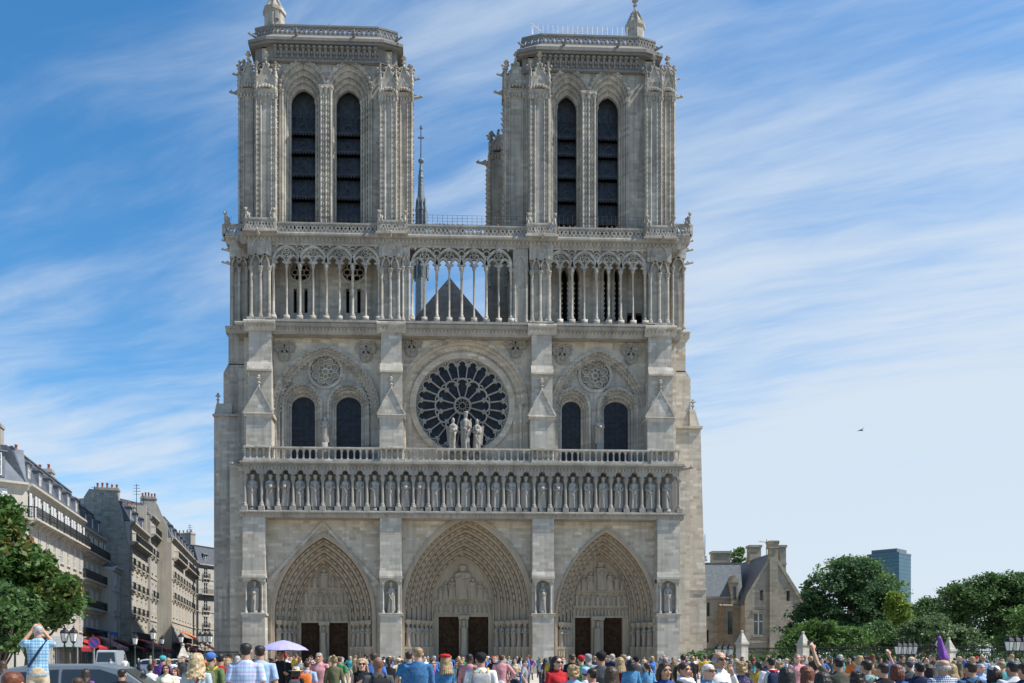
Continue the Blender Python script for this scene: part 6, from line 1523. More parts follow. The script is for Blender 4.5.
def head_lofts(mb):
    ell(mb, head_secs(), 20, 2.15)
    mb.tube([(0,-.080,HZ+.56*HH),(0,-.100,HZ+.46*HH),(0,-.112,HZ+.385*HH),(0,-.085,HZ+.345*HH)],[.011,.013,.017,.012],8)
    for s in (-1,1):
        mb.ball((s*.013,-.092,HZ+.375*HH),(.011,.012,.009),8,5)
        mb.ball((s*.077,.012,HZ+.50*HH),(.012,.020,.032),8,6); mb.ball((s*.036,-.080,HZ+.42*HH),(.022,.014,.016),8,5)
        mb.tube([(s*.015,-.088,HZ+.645*HH),(s*.036,-.088,HZ+.66*HH),(s*.058,-.070,HZ+.635*HH)],.010,6)
    mb.ball((0,-.088,HZ+.235*HH),(.025,.012,.010),10,5); mb.ball((0,-.080,HZ+.07*HH),(.024,.016,.016),8,5)
    mb.tube([(0,.02,1.40),(0,.012,1.49),(0,.006,1.56)],[.068,.058,.060],14)
def hand(mb, w_, d, side, curl=.35):
    """palm, four unequal bent fingers, thumb leaving the side of the palm"""
    d = Vector(d).normalized(); w_ = Vector(w_); up = Vector((0,-1,0)) if abs(d.y) < .8 else Vector((0,0,1))
    a = d.cross(up).normalized(); nrm = a.cross(d).normalized()
    mb.tube([w_-d*.02, w_+d*.03, w_+d*.085],[.026,.036,.034],8)
    for k,(o,l) in enumerate(((-.030,.070),(-.010,.080),(.010,.075),(.029,.058))):
        b = w_+d*.08+a*o; m_ = b+d*l*.5+nrm*curl*.014; e = m_+(d*(1-curl*.7)+nrm*curl).normalized()*l*.52
        mb.tube([b-d*.02,b,m_,e],[.0105,.0105,.0095,.0075],6)
    b = w_+d*.025+a*(-.030*side if side else -.03); mb.tube([b,b+(d*.7-a*.7*(side or 1))*.035,b+(d*.95-a*.35*(side or 1))*.07],[.014,.012,.009],6)
ARMS = {'relaxed': [(.235,.03,1.15),(.245,-.06,.91)], 'phone': [(.225,-.03,1.16),(.085,-.25,1.26)], 'camera': [(.25,-.20,1.40),(.085,-.27,1.635)], 'raised': [(.30,-.10,1.62),(.33,-.20,1.85)],
        'mouth': [(.20,-.14,1.18),(.05,-.19,1.43)], 'hip': [(.36,.06,1.19),(.215,-.03,1.03)], 'hold': [(.22,-.06,1.16),(.16,-.28,1.22)], 'cross': [(.23,-.02,1.17),(-.03,-.18,1.17)]}
POSE = {'stand':('relaxed','relaxed'),'phone':('phone','phone'),'photo':('camera','camera'),'raise':('relaxed','raised'),'mouth':('relaxed','mouth'),'hip':('hip','hip'),'hold':('relaxed','hold'),'one_hip':('hip','relaxed')}
def joints(pose, sex, s):
    nm = POSE[pose][0 if s < 0 else 1]; sh = .178 if sex == 'm' else .155
    e, w_ = ARMS[nm]; k = sh/.178
    return Vector((s*sh,.01,1.415)), Vector((s*e[0]*k,e[1],e[2])), Vector((s*w_[0]*k,w_[1],w_[2]))
_pm = {}
def person_mesh(kind, pose='stand', sex='m', sleeve='short'):
    k = (kind, pose if kind in ('body','shirt') else '', sex, sleeve if kind == 'shirt' else '')
    if k in _pm: return _pm[k]
    mb = MB(); F_ = sex == 'f'
    W = .165 if F_ else .185
    if kind == 'body':
        head_lofts(mb)
        ell(mb, [(.90,0,.01,.145,.10),(1.05,0,.005,.115,.085),(1.25,0,0,.135,.098),(1.38,0,.01,W*.84,.085),(1.44,0,.015,.10,.065),(1.47,0,.015,.055,.055)],16)
        for s in (-1,1):
            a, e, w_ = joints(pose, sex, s); mb.tube([a-Vector((s*.05,0,0)),a,a.lerp(e,.35),e,e.lerp(w_,.3),w_],[.05,.052,.046,.037,.036,.026] if not F_ else [.042,.044,.038,.031,.030,.022],10)
            hand(mb, w_, (w_-e), s)
            mb.tube([(s*.085,.0,.95),(s*.09,0,.85),(s*.095,-.01,.50),(s*.1,.02,.32),(s*.1,.02,.09)],[.085,.088,.058,.056,.036],10)
            mb.tube([(s*.1,.045,.045),(s*.105,-.06,.04),(s*.11,-.17,.03)],[.04,.042,.028],8)
        me = remesh(mb, .0085, 2, 'person_body')
        co = np.empty(len(me.vertices)*3); me.vertices.foreach_get('co', co); co = co.reshape(-1,3)
        mi = np.zeros(len(me.polygons), dtype=np.int32)
        for p in me.polygons:
            c = p.center
            if c.z > HZ and c.y < -.055:
                t = (c.z-HZ)/HH; ax = abs(c.x)
                if abs(t-.555) < .032 and abs(ax-.036) < .017 and c.y < -.055: mi[p.index] = 1
                elif abs(t-.655) < .022 and .014 < ax < .060: mi[p.index] = 1
                elif abs(t-.235) < .03 and ax < .024 and c.y < -.08: mi[p.index] = 2
        for m_ in ('skin','eye','lip'): me.materials.append(None)
        me.polygons.foreach_set('material_index', mi)
    elif kind == 'shirt':
        ch = .118 if F_ else .112
        ell(mb, [(.86 if not F_ else .88,0,.01,.168 if F_ else .175,.125),(.95,0,.01,.165,.118),(1.08,0,.005,.128 if F_ else .155,.102),(1.22,0,-.003 if F_ else 0,.140 if F_ else .165,ch+.008),(1.30,0,-.008 if F_ else 0,.15 if F_ else .178,ch+.012),(1.38,0,.008,W,.10),(1.425,0,.012,W*.86,.088),(1.455,0,.014,.125,.078),(1.48,0,.016,.088,.070),(1.50,0,.018,.066,.062)],20)
        for s in (-1,1):
            a, e, w_ = joints(pose, sex, s)
            r_ = (.064,.066,.058,.052,.047,.040) if not F_ else (.054,.055,.048,.043,.039,.033)
            if sleeve == 'long': mb.tube([a-Vector((s*.06,0,.01)),a,a.lerp(e,.4),e,e.lerp(w_,.4),e.lerp(w_,.93)],r_,12)
            elif sleeve == 'short': mb.tube([a-Vector((s*.06,0,.01)),a,a.lerp(e,.4),a.lerp(e,.78)],[r_[0],r_[1],r_[2]*1.03,r_[3]*1.15],12)
            else: mb.ball(a-Vector((s*.025,0,-.005)),(.05,.055,.05),10,6)
        me = remesh(mb, .013, 3, 'shirt'); me.materials.append(None)
    elif kind == 'trousers':
        ell(mb, [(.80,0,.0,.150,.105),(.90,0,.012,.172 if F_ else .168,.125),(.98,0,.01,.160,.115),(1.03,0,.008,.15,.108)],18)
        for s in (-1,1): mb.tube([(s*.082,.005,.92),(s*.09,0,.78),(s*.097,-.005,.50),(s*.1,.012,.3),(s*.102,.012,.085)],[.088,.095,.072,.064,.058],12)
        me = remesh(mb, .016, 2, 'trousers'); me.materials.append(None)
    elif kind == 'shoes':
        for s in (-1,1): mb.tube([(s*.1,.06,.05),(s*.102,.0,.055),(s*.108,-.10,.045),(s*.112,-.19,.03)],[.045,.052,.046,.030],10)
        me = remesh(mb, .014, 2, 'shoe_pair'); me.materials.append(None)
    _pm[k] = me; return me
def cap_shell(mb, grow, front, side, back, r=None, bump=0.0):
    """hair cap: head surface pushed out, cut along a hairline that runs front > side > back"""
    n = 28; rows = 9; r = r or random.Random(1)
    out = []
    for i in range(n):
        a = 2*pi*i/n; c = -sin(a)                     # c=1 at the front (-y)
        lim = side+(front-side)*max(0,c)**1.5 if c > 0 else side+(back-side)*max(0,-c)**.8
        col = []
        for k in range(rows+1):
            t = lim+(1.0-lim)*k/rows
            j = 0
            while j < len(HEADP)-2 and HEADP[j+1][0] < t: j += 1
            u = (t-HEADP[j][0])/(HEADP[j+1][0]-HEADP[j][0]); w_, f, b = [HEADP[j][q]+(HEADP[j+1][q]-HEADP[j][q])*u for q in (1,2,3)]
            g_ = grow*(.55+.45*min(1,k/2.5))+bump*r.uniform(-1,1)
            x = (w_+g_)*cos(a); y = (f+b)/2+((b-f)/2+g_)*sin(a); z = HZ+t*HH+g_*.9*max(0,(t-.75)/.25)
            col.append((x,y,z))
        out.append(col)
    vs = [p for c in out for p in c]; m = rows+1; fs = []
    for i in range(n):
        for k in range(rows): j = (i+1)%n; fs.append((i*m+k,j*m+k,j*m+k+1,i*m+k+1))
    vs.append((0,.01,HZ+.3*HH)); q = len(vs)-1
    for i in range(n): fs.append((((i+1)%n)*m,i*m,q))
    fs.append(tuple(i*m+rows for i in range(n)))
    mb.add(vs, fs)
def hair_mesh(kind):
    if ('h',kind) in _pm: return _pm[('h',kind)]
    mb = MB(); r = random.Random(len(kind)*7+ord(kind[0]))
    vox = .011
    if kind == 'short': cap_shell(mb, .006, .86, .54, .20, r, .003)
    elif kind == 'crop': cap_shell(mb, .004, .87, .60, .26, r, .001)
    elif kind == 'fringe': 
        for i in range(15):
            a = -.15*pi+1.3*pi*i/14; mb.ball((.079*cos(a),.012+.089*sin(a),HZ+.47*HH+.0),(.018,.018,.042),7,5)
    elif kind in ('long','wavy','verylong'):
        cap_shell(mb, .013, .88, .45, .1, r, .003); ln = {'long':1.33,'wavy':1.36,'verylong':1.24}[kind]
        for i in range(11):
            a = -.02*pi+1.04*pi*i/10; x, y = .088*cos(a), .018+.092*sin(a); wv = .018 if kind == 'wavy' else .004
            pts = [(x*.95,y*.95,HZ+.75*HH),(x*1.05,y*1.02,HZ+.35*HH)]+[(x*(1.12+.10*q)+wv*sin(q*2.4+i),y*(1.05+.05*q)+.015*q+wv*cos(q*2.1+i),HZ+.1*HH-(HZ+.1*HH-ln)*q/4) for q in range(5)]
            mb.tube(pts,[.018,.021,.023,.023,.021,.018,.008],7)
    elif kind == 'bob':
        cap_shell(mb, .015, .86, .40, .0, r, .004)
        for i in range(9): a = -.05*pi+1.1*pi*i/8; mb.tube([(.086*cos(a),.018+.09*sin(a),HZ+.6*HH),(.096*cos(a),.02+.1*sin(a),HZ+.2*HH),(.09*cos(a),.02+.095*sin(a),HZ-.03)],[.020,.024,.014],7)
    elif kind == 'ponytail':
        cap_shell(mb, .013, .87, .50, .2, r, .002); mb.tube([(0,.10,HZ+.72*HH),(0,.15,HZ+.66*HH),(0,.17,HZ+.3*HH),(0,.15,HZ-.04),(0,.14,HZ-.12)],[.022,.030,.034,.026,.008],9)
    elif kind == 'bun': cap_shell(mb, .013, .87, .50, .2, r, .002); mb.ball((0,.09,HZ+1.0*HH),(.045,.045,.042),10,7)
    elif kind == 'curly':
        cap_shell(mb, .018, .86, .45, .1, r, .004)
        for k in range(90): 
            a = r.uniform(0,2*pi); t = r.uniform(.15,1.0); 
            if -sin(a) > .2 and t < .85: continue
            w_ = .088*min(1,1.35-t*.45 if t > .7 else 1); mb.ball((w_*cos(a)*(1 if t < .85 else .75),.01+.1*sin(a)*(1 if t < .85 else .75),HZ+t*HH+.01),r.uniform(.016,.026),6,5)
    elif kind == 'cap':
        cap_shell(mb, .013, .80, .66, .50); 
        vs = []; 
        for i in range(11):
            a = -pi+pi*i/10; vs += [(.078*cos(a),-.005+.085*sin(a),HZ+.80*HH),(.082*cos(a),-.04+.145*sin(a),HZ+.745*HH),(.078*cos(a),-.005+.085*sin(a),HZ+.745*HH-.004),(.082*cos(a),-.04+.14*sin(a),HZ+.715*HH)]
        fs = []
        for i in range(10): p = 4*i; q = p+4; fs += [(p,q,q+1,p+1),(p+2,p+3,q+3,q+2),(p+1,q+1,q+3,p+3)]
        mb.add(vs, fs); mb.ball((0,.006,HZ+1.075*HH),(.012,.012,.008),6,4)
        me = mb.mesh('cap',(None,),True); _pm[('h',kind)] = me; return me
    elif kind == 'straw':
        mb.lathe([(.095,HZ+.66*HH),(.20,HZ+.62*HH),(.205,HZ+.64*HH),(.098,HZ+.70*HH),(.09,HZ+1.0*HH),(.075,HZ+1.10*HH),(.02,HZ+1.12*HH)],0,.008,24); me = mb.mesh('straw_hat',(None,),True); _pm[('h',kind)] = me; return me
    elif kind == 'beret': mb.lathe([(.082,HZ+.72*HH),(.088,HZ+.76*HH),(.118,HZ+.86*HH),(.122,HZ+.95*HH),(.09,HZ+1.08*HH),(.012,HZ+1.12*HH),(.01,HZ+1.17*HH)],.008,.012,20); me = mb.mesh('beret',(None,),True); _pm[('h',kind)] = me; return me
    elif kind == 'hood':
        cap_shell(mb, .022, .84, .05, 0.0); mb.tube([(-.07,.03,HZ-.03),(0,.1,HZ-.05),(.07,.03,HZ-.03)],.05,8); vox = .014
    me = remesh(mb, vox, 1, {'crop':'hair','short':'hair'}.get(kind,'hair')); me.materials.append(None); _pm[('h',kind)] = me; return me
# materials of people --------------------------------------------------------------
_mc = {}
def cloth(col, kind='plain'):
    k = (tuple(col), kind)
    if k in _mc: return _mc[k]
    nm = f'cloth_{len(_mc)}'
    if kind == 'plain': m = plain(nm, col, rough=.9, var=.22, scale=14, bump=.5, spec=.15)
    elif kind == 'denim': m = plain(nm, col, rough=.9, var=.35, scale=22, bump=.4, spec=.1)
    elif kind in ('plaid','check','stripe','floral'):
        m, t, b = new_mat(nm); N = t.nodes.new; L = t.links.new; b.inputs['Roughness'].default_value = .9
        tc = N('ShaderNodeTexCoord'); s = N('ShaderNodeSeparateXYZ'); L(tc.outputs['Object'], s.inputs[0])
        def band_(o, f, ph=0.0, w_=.0):
            a = N('ShaderNodeMath'); a.operation = 'MULTIPLY_ADD'; L(o, a.inputs[0]); a.inputs[1].default_value = f; a.inputs[2].default_value = ph
            q = N('ShaderNodeMath'); q.operation = 'SINE'; L(a.outputs[0], q.inputs[0]); g_ = N('ShaderNodeMath'); g_.operation = 'GREATER_THAN'; L(q.outputs[0], g_.inputs[0]); g_.inputs[1].default_value = w_; return g_.outputs[0]
        f = {'plaid':115,'check':210,'stripe':120,'floral':0}[kind]; base = col[0:3]; second = col[3:6]
        mx = N('ShaderNodeMix'); mx.data_type = 'RGBA'; mx.inputs[6].default_value = (*base,1); mx.inputs[7].default_value = (*second,1)
        if kind == 'stripe': L(band_(s.outputs[2], f), mx.inputs[0])
        elif kind == 'floral':
            v = N('ShaderNodeTexVoronoi'); v.inputs['Scale'].default_value = 22; L(tc.outputs['Object'], v.inputs['Vector']); g_ = N('ShaderNodeMath'); g_.operation = 'LESS_THAN'; L(v.outputs['Distance'], g_.inputs[0]); g_.inputs[1].default_value = .32; L(g_.outputs[0], mx.inputs[0])
        else:
            a = N('ShaderNodeMath'); a.operation = 'ADD'; L(band_(s.outputs[0], f), a.inputs[0]); L(band_(s.outputs[2], f, .7), a.inputs[1]); h = N('ShaderNodeMath'); h.operation = 'MULTIPLY'; L(a.outputs[0], h.inputs[0]); h.inputs[1].default_value = .5; L(h.outputs[0], mx.inputs[0])
        out = mx.outputs[2]
        if kind == 'plaid':
            m2 = N('ShaderNodeMix'); m2.data_type = 'RGBA'; a = N('ShaderNodeMath'); a.operation = 'MAXIMUM'; L(band_(s.outputs[0], f/2, 1.2, .93), a.inputs[0]); L(band_(s.outputs[2], f/2, .2, .93), a.inputs[1]); h = N('ShaderNodeMath'); h.operation = 'MULTIPLY'; L(a.outputs[0], h.inputs[0]); h.inputs[1].default_value = .6
            L(h.outputs[0], m2.inputs[0]); L(out, m2.inputs[6]); m2.inputs[7].default_value = (*col[6:9],1); out = m2.outputs[2]
        L(out, b.inputs['Base Color'])
    _mc[k] = m; return m
def hairmat(col):
    k = ('hair',)+tuple(col)
    if k not in _mc:
        m = plain(f'hair_{len(_mc)}', col, rough=.5, var=.45, scale=30, bump=.6, spec=.35); _mc[k] = m
    return _mc[k]
SK = {'fair':(.50,.30,.22),'tan':(.40,.225,.15),'olive':(.33,.19,.125),'brown':(.16,.08,.05),'dark':(.085,.042,.026)}
def skinmat(k):
    if ('skin',k) not in _mc:
        m = plain('skin_'+k, SK[k], rough=.55, var=.08, scale=20, spec=.35); m.node_tree.nodes['Principled BSDF'].inputs['Subsurface Weight'].default_value = .08; _mc[('skin',k)] = m
        _mc[('lip',k)] = plain('lip_'+k, (SK[k][0]*.8,SK[k][1]*.5,SK[k][2]*.5), rough=.5, var=.05)
    return _mc[('skin',k)], _mc[('lip',k)]
EYE = plain('eye_dark', (.02,.016,.013), rough=.4, var=.1)
HC = {'black':(.012,.011,.010),'brown':(.045,.026,.015),'dark brown':(.022,.014,.010),'blond':(.27,.185,.09),'light blond':(.36,.27,.155),'grey':(.30,.29,.28),'white':(.55,.54,.52),'auburn':(.11,.035,.016),'sandy':(.22,.15,.08)}
CC = {'white':(.60,.60,.59),'light blue':(.28,.38,.54),'blue':(.06,.14,.38),'navy':(.018,.026,.06),'red':(.36,.02,.025),'pink':(.46,.22,.235),'purple':(.16,.06,.24),'green':(.03,.17,.07),'olive':(.11,.11,.06),'yellow':(.48,.30,.04),'orange':(.50,.14,.03),'teal':(.05,.24,.26),'grey':(.22,.23,.24),'dark grey':(.06,.065,.07),'black':(.016,.016,.018),'beige':(.46,.38,.27),'burgundy':(.13,.012,.03),'brown':(.13,.08,.05),'turquoise':(.06,.30,.33),'cream':(.60,.55,.43)}
_slotted = set()
def piece(name, me, mats, parent):
    o = bpy.data.objects.new(name, me); COL.objects.link(o); o.parent = parent
    for i, m in enumerate(mats): o.material_slots[i].link = 'OBJECT'; o.material_slots[i].material = m
    return o
def person(px, top, d, rot=180, sex='m', pose='stand', shirt=('white','plain','short'), trousers='navy', hair=('short','brown'), hat=None, skin='fair', label='', group=None, z0=0.0, glasses=False, nod=0, bare_h=None):
    d = d*1.08 if d < 18.5 else d
    x, y = dp(px, d); H = bare_h or max(1.35,min(1.98, CAM_Z-z0+(PY0-top)*d/F)); sc_ = H/(1.742 if hat or hair[0] not in ('crop','fringe') else 1.726)
    root = empty('person', (x,y,z0), R(rot), label, 'person', group); root.scale = (sc_,)*3
    sk, lp = skinmat(skin)
    piece('body', person_mesh('body',pose,sex), (sk,EYE,lp), root)
    c = shirt[0]; col = CC[c] if isinstance(c,str) else c
    piece('shirt', person_mesh('shirt',pose,sex,shirt[2]), (cloth(col,shirt[1]),), root)
    piece('trousers', person_mesh('trousers','',sex), (cloth(CC[trousers]),), root)
    piece('shoes', person_mesh('shoes','',sex), (cloth(CC[rnd.choice(('black','white','brown','dark grey'))]),), root)
    if hair[0] != 'none': piece('hair', hair_mesh(hair[0]), (hairmat(HC[hair[1]]),), root)
    if hat: piece({'cap':'cap','straw':'straw_hat','beret':'beret','hood':'hood'}[hat[0]], hair_mesh(hat[0]), (cloth(CC[hat[1]]),), root)
    if glasses:
        k = 'glasses'
        if k not in _pm:
            mb = MB()
            for s in (-1,1): mb.ball((s*.034,-.099,HZ+.55*HH),(.026,.006,.021),10,6); mb.tube([(s*.058,-.094,HZ+.57*HH),(s*.08,.0,HZ+.56*HH)],.004,5)
            mb.tube([(-.012,-.103,HZ+.565*HH),(.012,-.103,HZ+.565*HH)],.004,5); _pm[k] = mb.mesh('sunglasses',(None,),True)
        piece('sunglasses', _pm[k], (M['iron'],), root)
    return root
def on(root, local):
    return Matrix.LocRotScale(root.location, root.rotation_euler, root.scale) @ Vector(local)
def backpack(root, col, label, trim=None):
    k = 'bag'
    if k not in _pm:
        b = MB(); ell(b, [(.98,0,.19,.13,.07),(1.0,0,.19,.15,.085),(1.2,0,.185,.155,.09),(1.36,0,.17,.14,.075),(1.42,0,.155,.10,.05)],16,3.2); _pm[k] = b.mesh('backpack',(None,),True)
        p = MB(); ell(p, [(1.02,0,.27,.10,.03),(1.04,0,.27,.115,.04),(1.17,0,.268,.115,.04),(1.2,0,.265,.10,.03)],14,3.2); _pm['pocket'] = p.mesh('pocket',(None,),True)
        s = MB()
        for e in (-1,1): s.tube([(e*.09,.12,1.42),(e*.105,.0,1.485),(e*.11,-.10,1.40),(e*.125,-.125,1.25),(e*.15,-.02,1.08),(e*.12,.12,1.02)],[.018]*6,6)
        s.tube([(-.03,.13,1.42),(0,.13,1.47),(.03,.13,1.42)],.009,5); _pm['straps'] = s.mesh('straps',(None,),True)
    e = empty('backpack', root.location, 0, label, 'backpack', 'backpacks'); e.rotation_euler = root.rotation_euler; e.scale = root.scale
    piece('pack', _pm['bag'], (cloth(CC[col]),), e); piece('pocket', _pm['pocket'], (cloth(CC[trim or col]),), e); piece('straps', _pm['straps'], (cloth(CC[trim or col]),), e); return e
def held(root, local, name, label, cat, size=(.035,.006,.07), rot=0):
    m = MB(); a,b,c = size; m.box(-a,a,-b,b,-c,c)
    if cat == 'camera': m.M = Matrix.Rotation(pi/2,4,'X'); m.lathe([(.032,.0),(.032,.05),(.026,.06)],0,0,12); m.M = None; m.box(-.02,.02,-b*.8,b*.8,c,c+.02)
    else: m.box(-a*.9,a*.9,-b-.001,-b,-c*.9,c*.9)
    o = m.build(name, M['iron']); o.location = on(root, local); o.rotation_euler = (0,0,root.rotation_euler.z+rot); tag(o, label, cat); return o
# ------------------------------------------------------------------ the crowd: those one can tell apart
P = {}
# man photographing from a low stone block
blk = MB(); x, y = dp(38,14.04); blk.prism_z([(x-.5,y-.4),(x+.5,y-.4),(x+.5,y+.4),(x-.5,y+.4)],0,.46); blk.prism_z([(x-.56,y-.46),(x+.56,y-.46),(x+.56,y+.46),(x-.56,y+.46)],.46,.52)
tag(blk.build('stone_block', M['buttress']), 'low stone block under the man who photographs at the left', 'stone block')
p = person(38,624,13,205,'m','photo',((.10,.26,.42,.32,.48,.58,.05,.12,.25),'plaid','short'),'beige',('short','grey'),None,'tan','grey haired man in blue checked shirt raised above the crowd, photographing', z0=.52)
held(p,(0,-.335,1.70),'camera','small black camera held up by the grey haired man in the checked shirt','camera',(.055,.02,.035))
m_ = MB(); m_.tube([on(p,(-.13,.03,1.475)),on(p,(-.02,.135,1.30)),on(p,(.15,.11,1.02))],.02,6); tag(m_.build('bag_strap', cloth(CC['navy'])),'dark strap slung across the back of the man in the checked shirt','bag strap')
person(13,669,5.6,180,'f','stand',('burgundy','plain','short'),'navy',('short','auburn'),None,'fair','reddish brown head at the bottom left corner, closest to the camera')
p = person(197,652,11,176,'f','stand',((.30,.37,.43),'plain','short'),'navy',('wavy','light blond'),None,'fair','long haired blond woman in a grey blue top seen from behind')
m_ = MB(); m_.tube([on(p,(-.12,.04,1.47)),on(p,(-.04,.13,1.33)),on(p,(.10,.12,1.1))],.010,6); tag(m_.build('bag_strap', cloth(CC['red'])),'thin red strap across the back of the long haired blond woman','bag strap')
p = person(211,651.5,13.5,170,'m','stand',((.10,.15,.06),'plain','long'),'dark grey',('crop','dark brown'),('cap','blue'),'tan','man with a blue cap and green jacket wearing a backpack'); backpack(p,'olive','green backpack with a yellow trim worn by the man in the blue cap','yellow')
p = person(220.5,652,14.5,172,'m','stand',('red','plain','short'),'dark grey',('short','black'),None,'tan','dark haired man in a red shirt beside the man in the blue cap'); backpack(p,'black','black backpack on the red shirt','dark grey')
person(246,641.5,11.3,178,'m','stand',((.27,.40,.60,.46,.56,.70,.40,.20,.36),'plaid','short'),'navy',('short','black'),None,'tan','big man in a pale blue plaid shirt seen from behind, left of centre')
person(260,644,12.6,184,'m','stand',('light blue','plain','short'),'beige',('short','dark brown'),None,'tan','man in a plain light blue shirt just right of the plaid shirt')
p = person(280,649,19,5,'m','hold',('black','plain','long'),'blue',('short','black'),None,'olive','man in black standing under a lavender parasol'); 
# parasol
b0 = on(p,(.15,-.30,1.22)); u0 = empty('parasol', (b0.x,b0.y,0), 0, 'open pale lavender parasol held over the man in black', 'parasol')
zt = CAM_Z+(PY0-640.5)*19/F; s = MB(); s.tube([(0,0,b0.z-.25),(-.06,0,zt+.04)],.012,6); s.tube([(0,0,b0.z-.33),(.03,0,b0.z-.36),(.05,0,b0.z-.3)],.014,6); s.build('parasol_pole', M['iron'], u0)
s = MB(); n = 8; prof = [(.02,zt),(.15,zt-.03),(.33,zt-.09),(.48,zt-.165),(.55,zt-.225)]; vs = []; fs = []
for r_,z in prof:
    for i in range(n*2): a = 2*pi*i/(n*2); f = 1 if i % 2 == 0 else .955; vs.append((-.06+r_*f*cos(a),r_*f*sin(a),z+(0 if i % 2 == 0 else .012*r_/.55)))
for k in range(4):
    for i in range(n*2): j = (i+1)%(n*2); fs.append((k*16+i,k*16+j,(k+1)*16+j,(k+1)*16+i))
s.add(vs,fs); s.build('canopy', plain('lavender_cloth',(.30,.28,.52),rough=.7,var=.06), u0)
s = MB()
for i in range(8): a = 2*pi*i/8; s.tube([(-.06,0,zt-.02),(-.06+.54*cos(a),.54*sin(a),zt-.235)],.005,4)
s.build('rib', M['iron'], u0)
person(319,652,21,-8,'m','one_hip',('pink','plain','short'),'blue',('short','grey'),None,'tan','grey bearded man in a pink polo shirt facing the camera')
p = person(296,667,17,175,'f','stand',('black','plain','short'),'black',('bob','brown'),('straw','beige'),'fair','short woman in a straw hat left of the man in the pink polo', bare_h=1.47); backpack(p,'dark grey','dark backpack of the woman in the straw hat','red')
p = person(307,660,19,172,'m','stand',('light blue','plain','short'),'beige',('short','brown'),None,'fair','man in pale blue with an orange backpack near the pink polo'); backpack(p,'orange','orange backpack near the man in the pink polo')
person(334,655.5,18,182,'f','stand',('olive','plain','long'),'cream',('bun','sandy'),None,'fair','sandy haired woman in an olive jacket right of the pink polo')
p = person(362,657.5,14,4,'f','phone',('black','plain','none'),'navy',('long','light blond'),None,'fair','blond woman in a black top holding a black camera, facing the camera',glasses=True); held(p,(0,-.34,1.42),'camera','black camera in the hands of the blond woman in sunglasses','camera',(.06,.025,.04))
p = person(378,656.5,11.5,196,'m','stand',('dark grey','plain','short'),'navy',('none',''),None,'brown','bald man in a dark grey shirt with shoulder straps'); backpack(p,'black','black backpack of the bald man in the grey shirt')
person(373.5,651.5,15.5,188,'m','stand',('blue','plain','short'),'dark grey',('short','brown'),None,'fair','brown haired man in blue just behind the bald man')
person(389,656.5,19,184,'f','stand',('black','plain','none'),'blue',('ponytail','dark brown'),None,'olive','woman in a black vest right of the bald man')
person(409,650.5,17,170,'m','stand',((.03,.16,.30),'plain','short'),'dark grey',('short','dark brown'),None,'tan','man in a petrol blue shirt behind the denim jacket man')
person(418,646,13.2,184,'m','phone',((.045,.13,.26),'denim','long'),'navy',('short','sandy'),None,'fair','big man in a blue denim jacket seen from behind, left of the middle doors')
p = person(445,654,15.5,205,'f','phone',((.05,.15,.30),'denim','long'),'black',('long','blond'),('beret','red'),'fair','blond woman in a red beret and denim jacket')
person(433,659,18,12,'m','stand',('purple','plain','short'),'navy',('short','dark brown'),None,'tan','man in a lilac shirt between the denim jackets')
person(469.5,653.5,19,150,'m','stand',('pink','plain','long'),'navy',('crop','black'),None,'dark','dark skinned bearded man in a pink shirt before the middle doors')
p = person(481,651.5,12,176,'m','stand',('white','plain','long'),'dark grey',('crop','dark brown'),('cap','black'),'tan','man in a white jacket and black cap before the middle portal'); backpack(p,'grey','grey and lime green backpack on the white jacket','yellow')
person(557,655,13,28,'f','stand',('red','plain','short'),'navy',('long','dark brown'),None,'fair','long haired woman with glasses in a red T shirt',glasses=True)
person(573,664.5,11.5,184,'f','stand',('light blue','plain','short'),'navy',('curly','blond'),None,'fair','woman with short curled blond hair in front of the red T shirt')
person(585.5,666,12,178,'m','stand',('white','plain','short'),'navy',('crop','brown'),('cap','light blue'),'fair','person in a light blue cap right of the curled blond hair')
person(592,667,11,205,'m','stand',('pink','plain','short'),'navy',('short','dark brown'),None,'tan','dark haired man in pale pink close to the camera')
person(601,650.5,13,182,'m','stand',('dark grey','plain','short'),'navy',('crop','black'),('cap','black'),'tan','tall man in a charcoal T shirt and black cap before the right portal')
person(581,654.5,20,182,'m','stand',('green','plain','short'),'dark grey',('crop','brown'),('cap','red'),'fair','man in a green shirt and red cap before the right portal')
p = person(588,653.5,21,178,'m','stand',('grey','plain','long'),'dark grey',('none',''),('hood','grey'),'fair','person with a pale grey hood up behind the tall charcoal T shirt'); 
person(611,665.5,10.5,188,'f','stand',('grey','plain','short'),'navy',('verylong','brown'),None,'fair','woman with very long brown hair near the camera, right of the pale pink man')
person(620,656.5,20,176,'f','stand',('burgundy','plain','long'),'burgundy',('long','blond'),None,'fair','blond woman in a burgundy dress before the right portal')
person(631,659,18.5,184,'f','stand',((.07,.20,.36),'denim','long'),'olive',('bob','black'),None,'olive','black haired woman in a light denim jacket before the right portal')
person(636.5,655.5,22,172,'m','stand',('dark grey','plain','long'),'navy',('crop','black'),('cap','black'),'olive','man in dark clothes and a black cap behind the denim jackets at the right portal')
person(647,662,18,188,'f','stand',((.10,.26,.42),'denim','short'),'olive',('ponytail','brown'),None,'fair','woman with a brown ponytail in a short sleeved denim shirt')
person(665,661.5,10,15,'f','stand',((.02,.06,.20),'plain','none'),'navy',('bob','dark brown'),None,'olive','woman with short dark hair in a royal blue top, facing the camera')
p = person(684.5,661.5,10.8,40,'f','stand',('black','plain','long'),'black',('ponytail','dark brown'),None,'tan','woman in black wearing a bright purple and pink scarf')
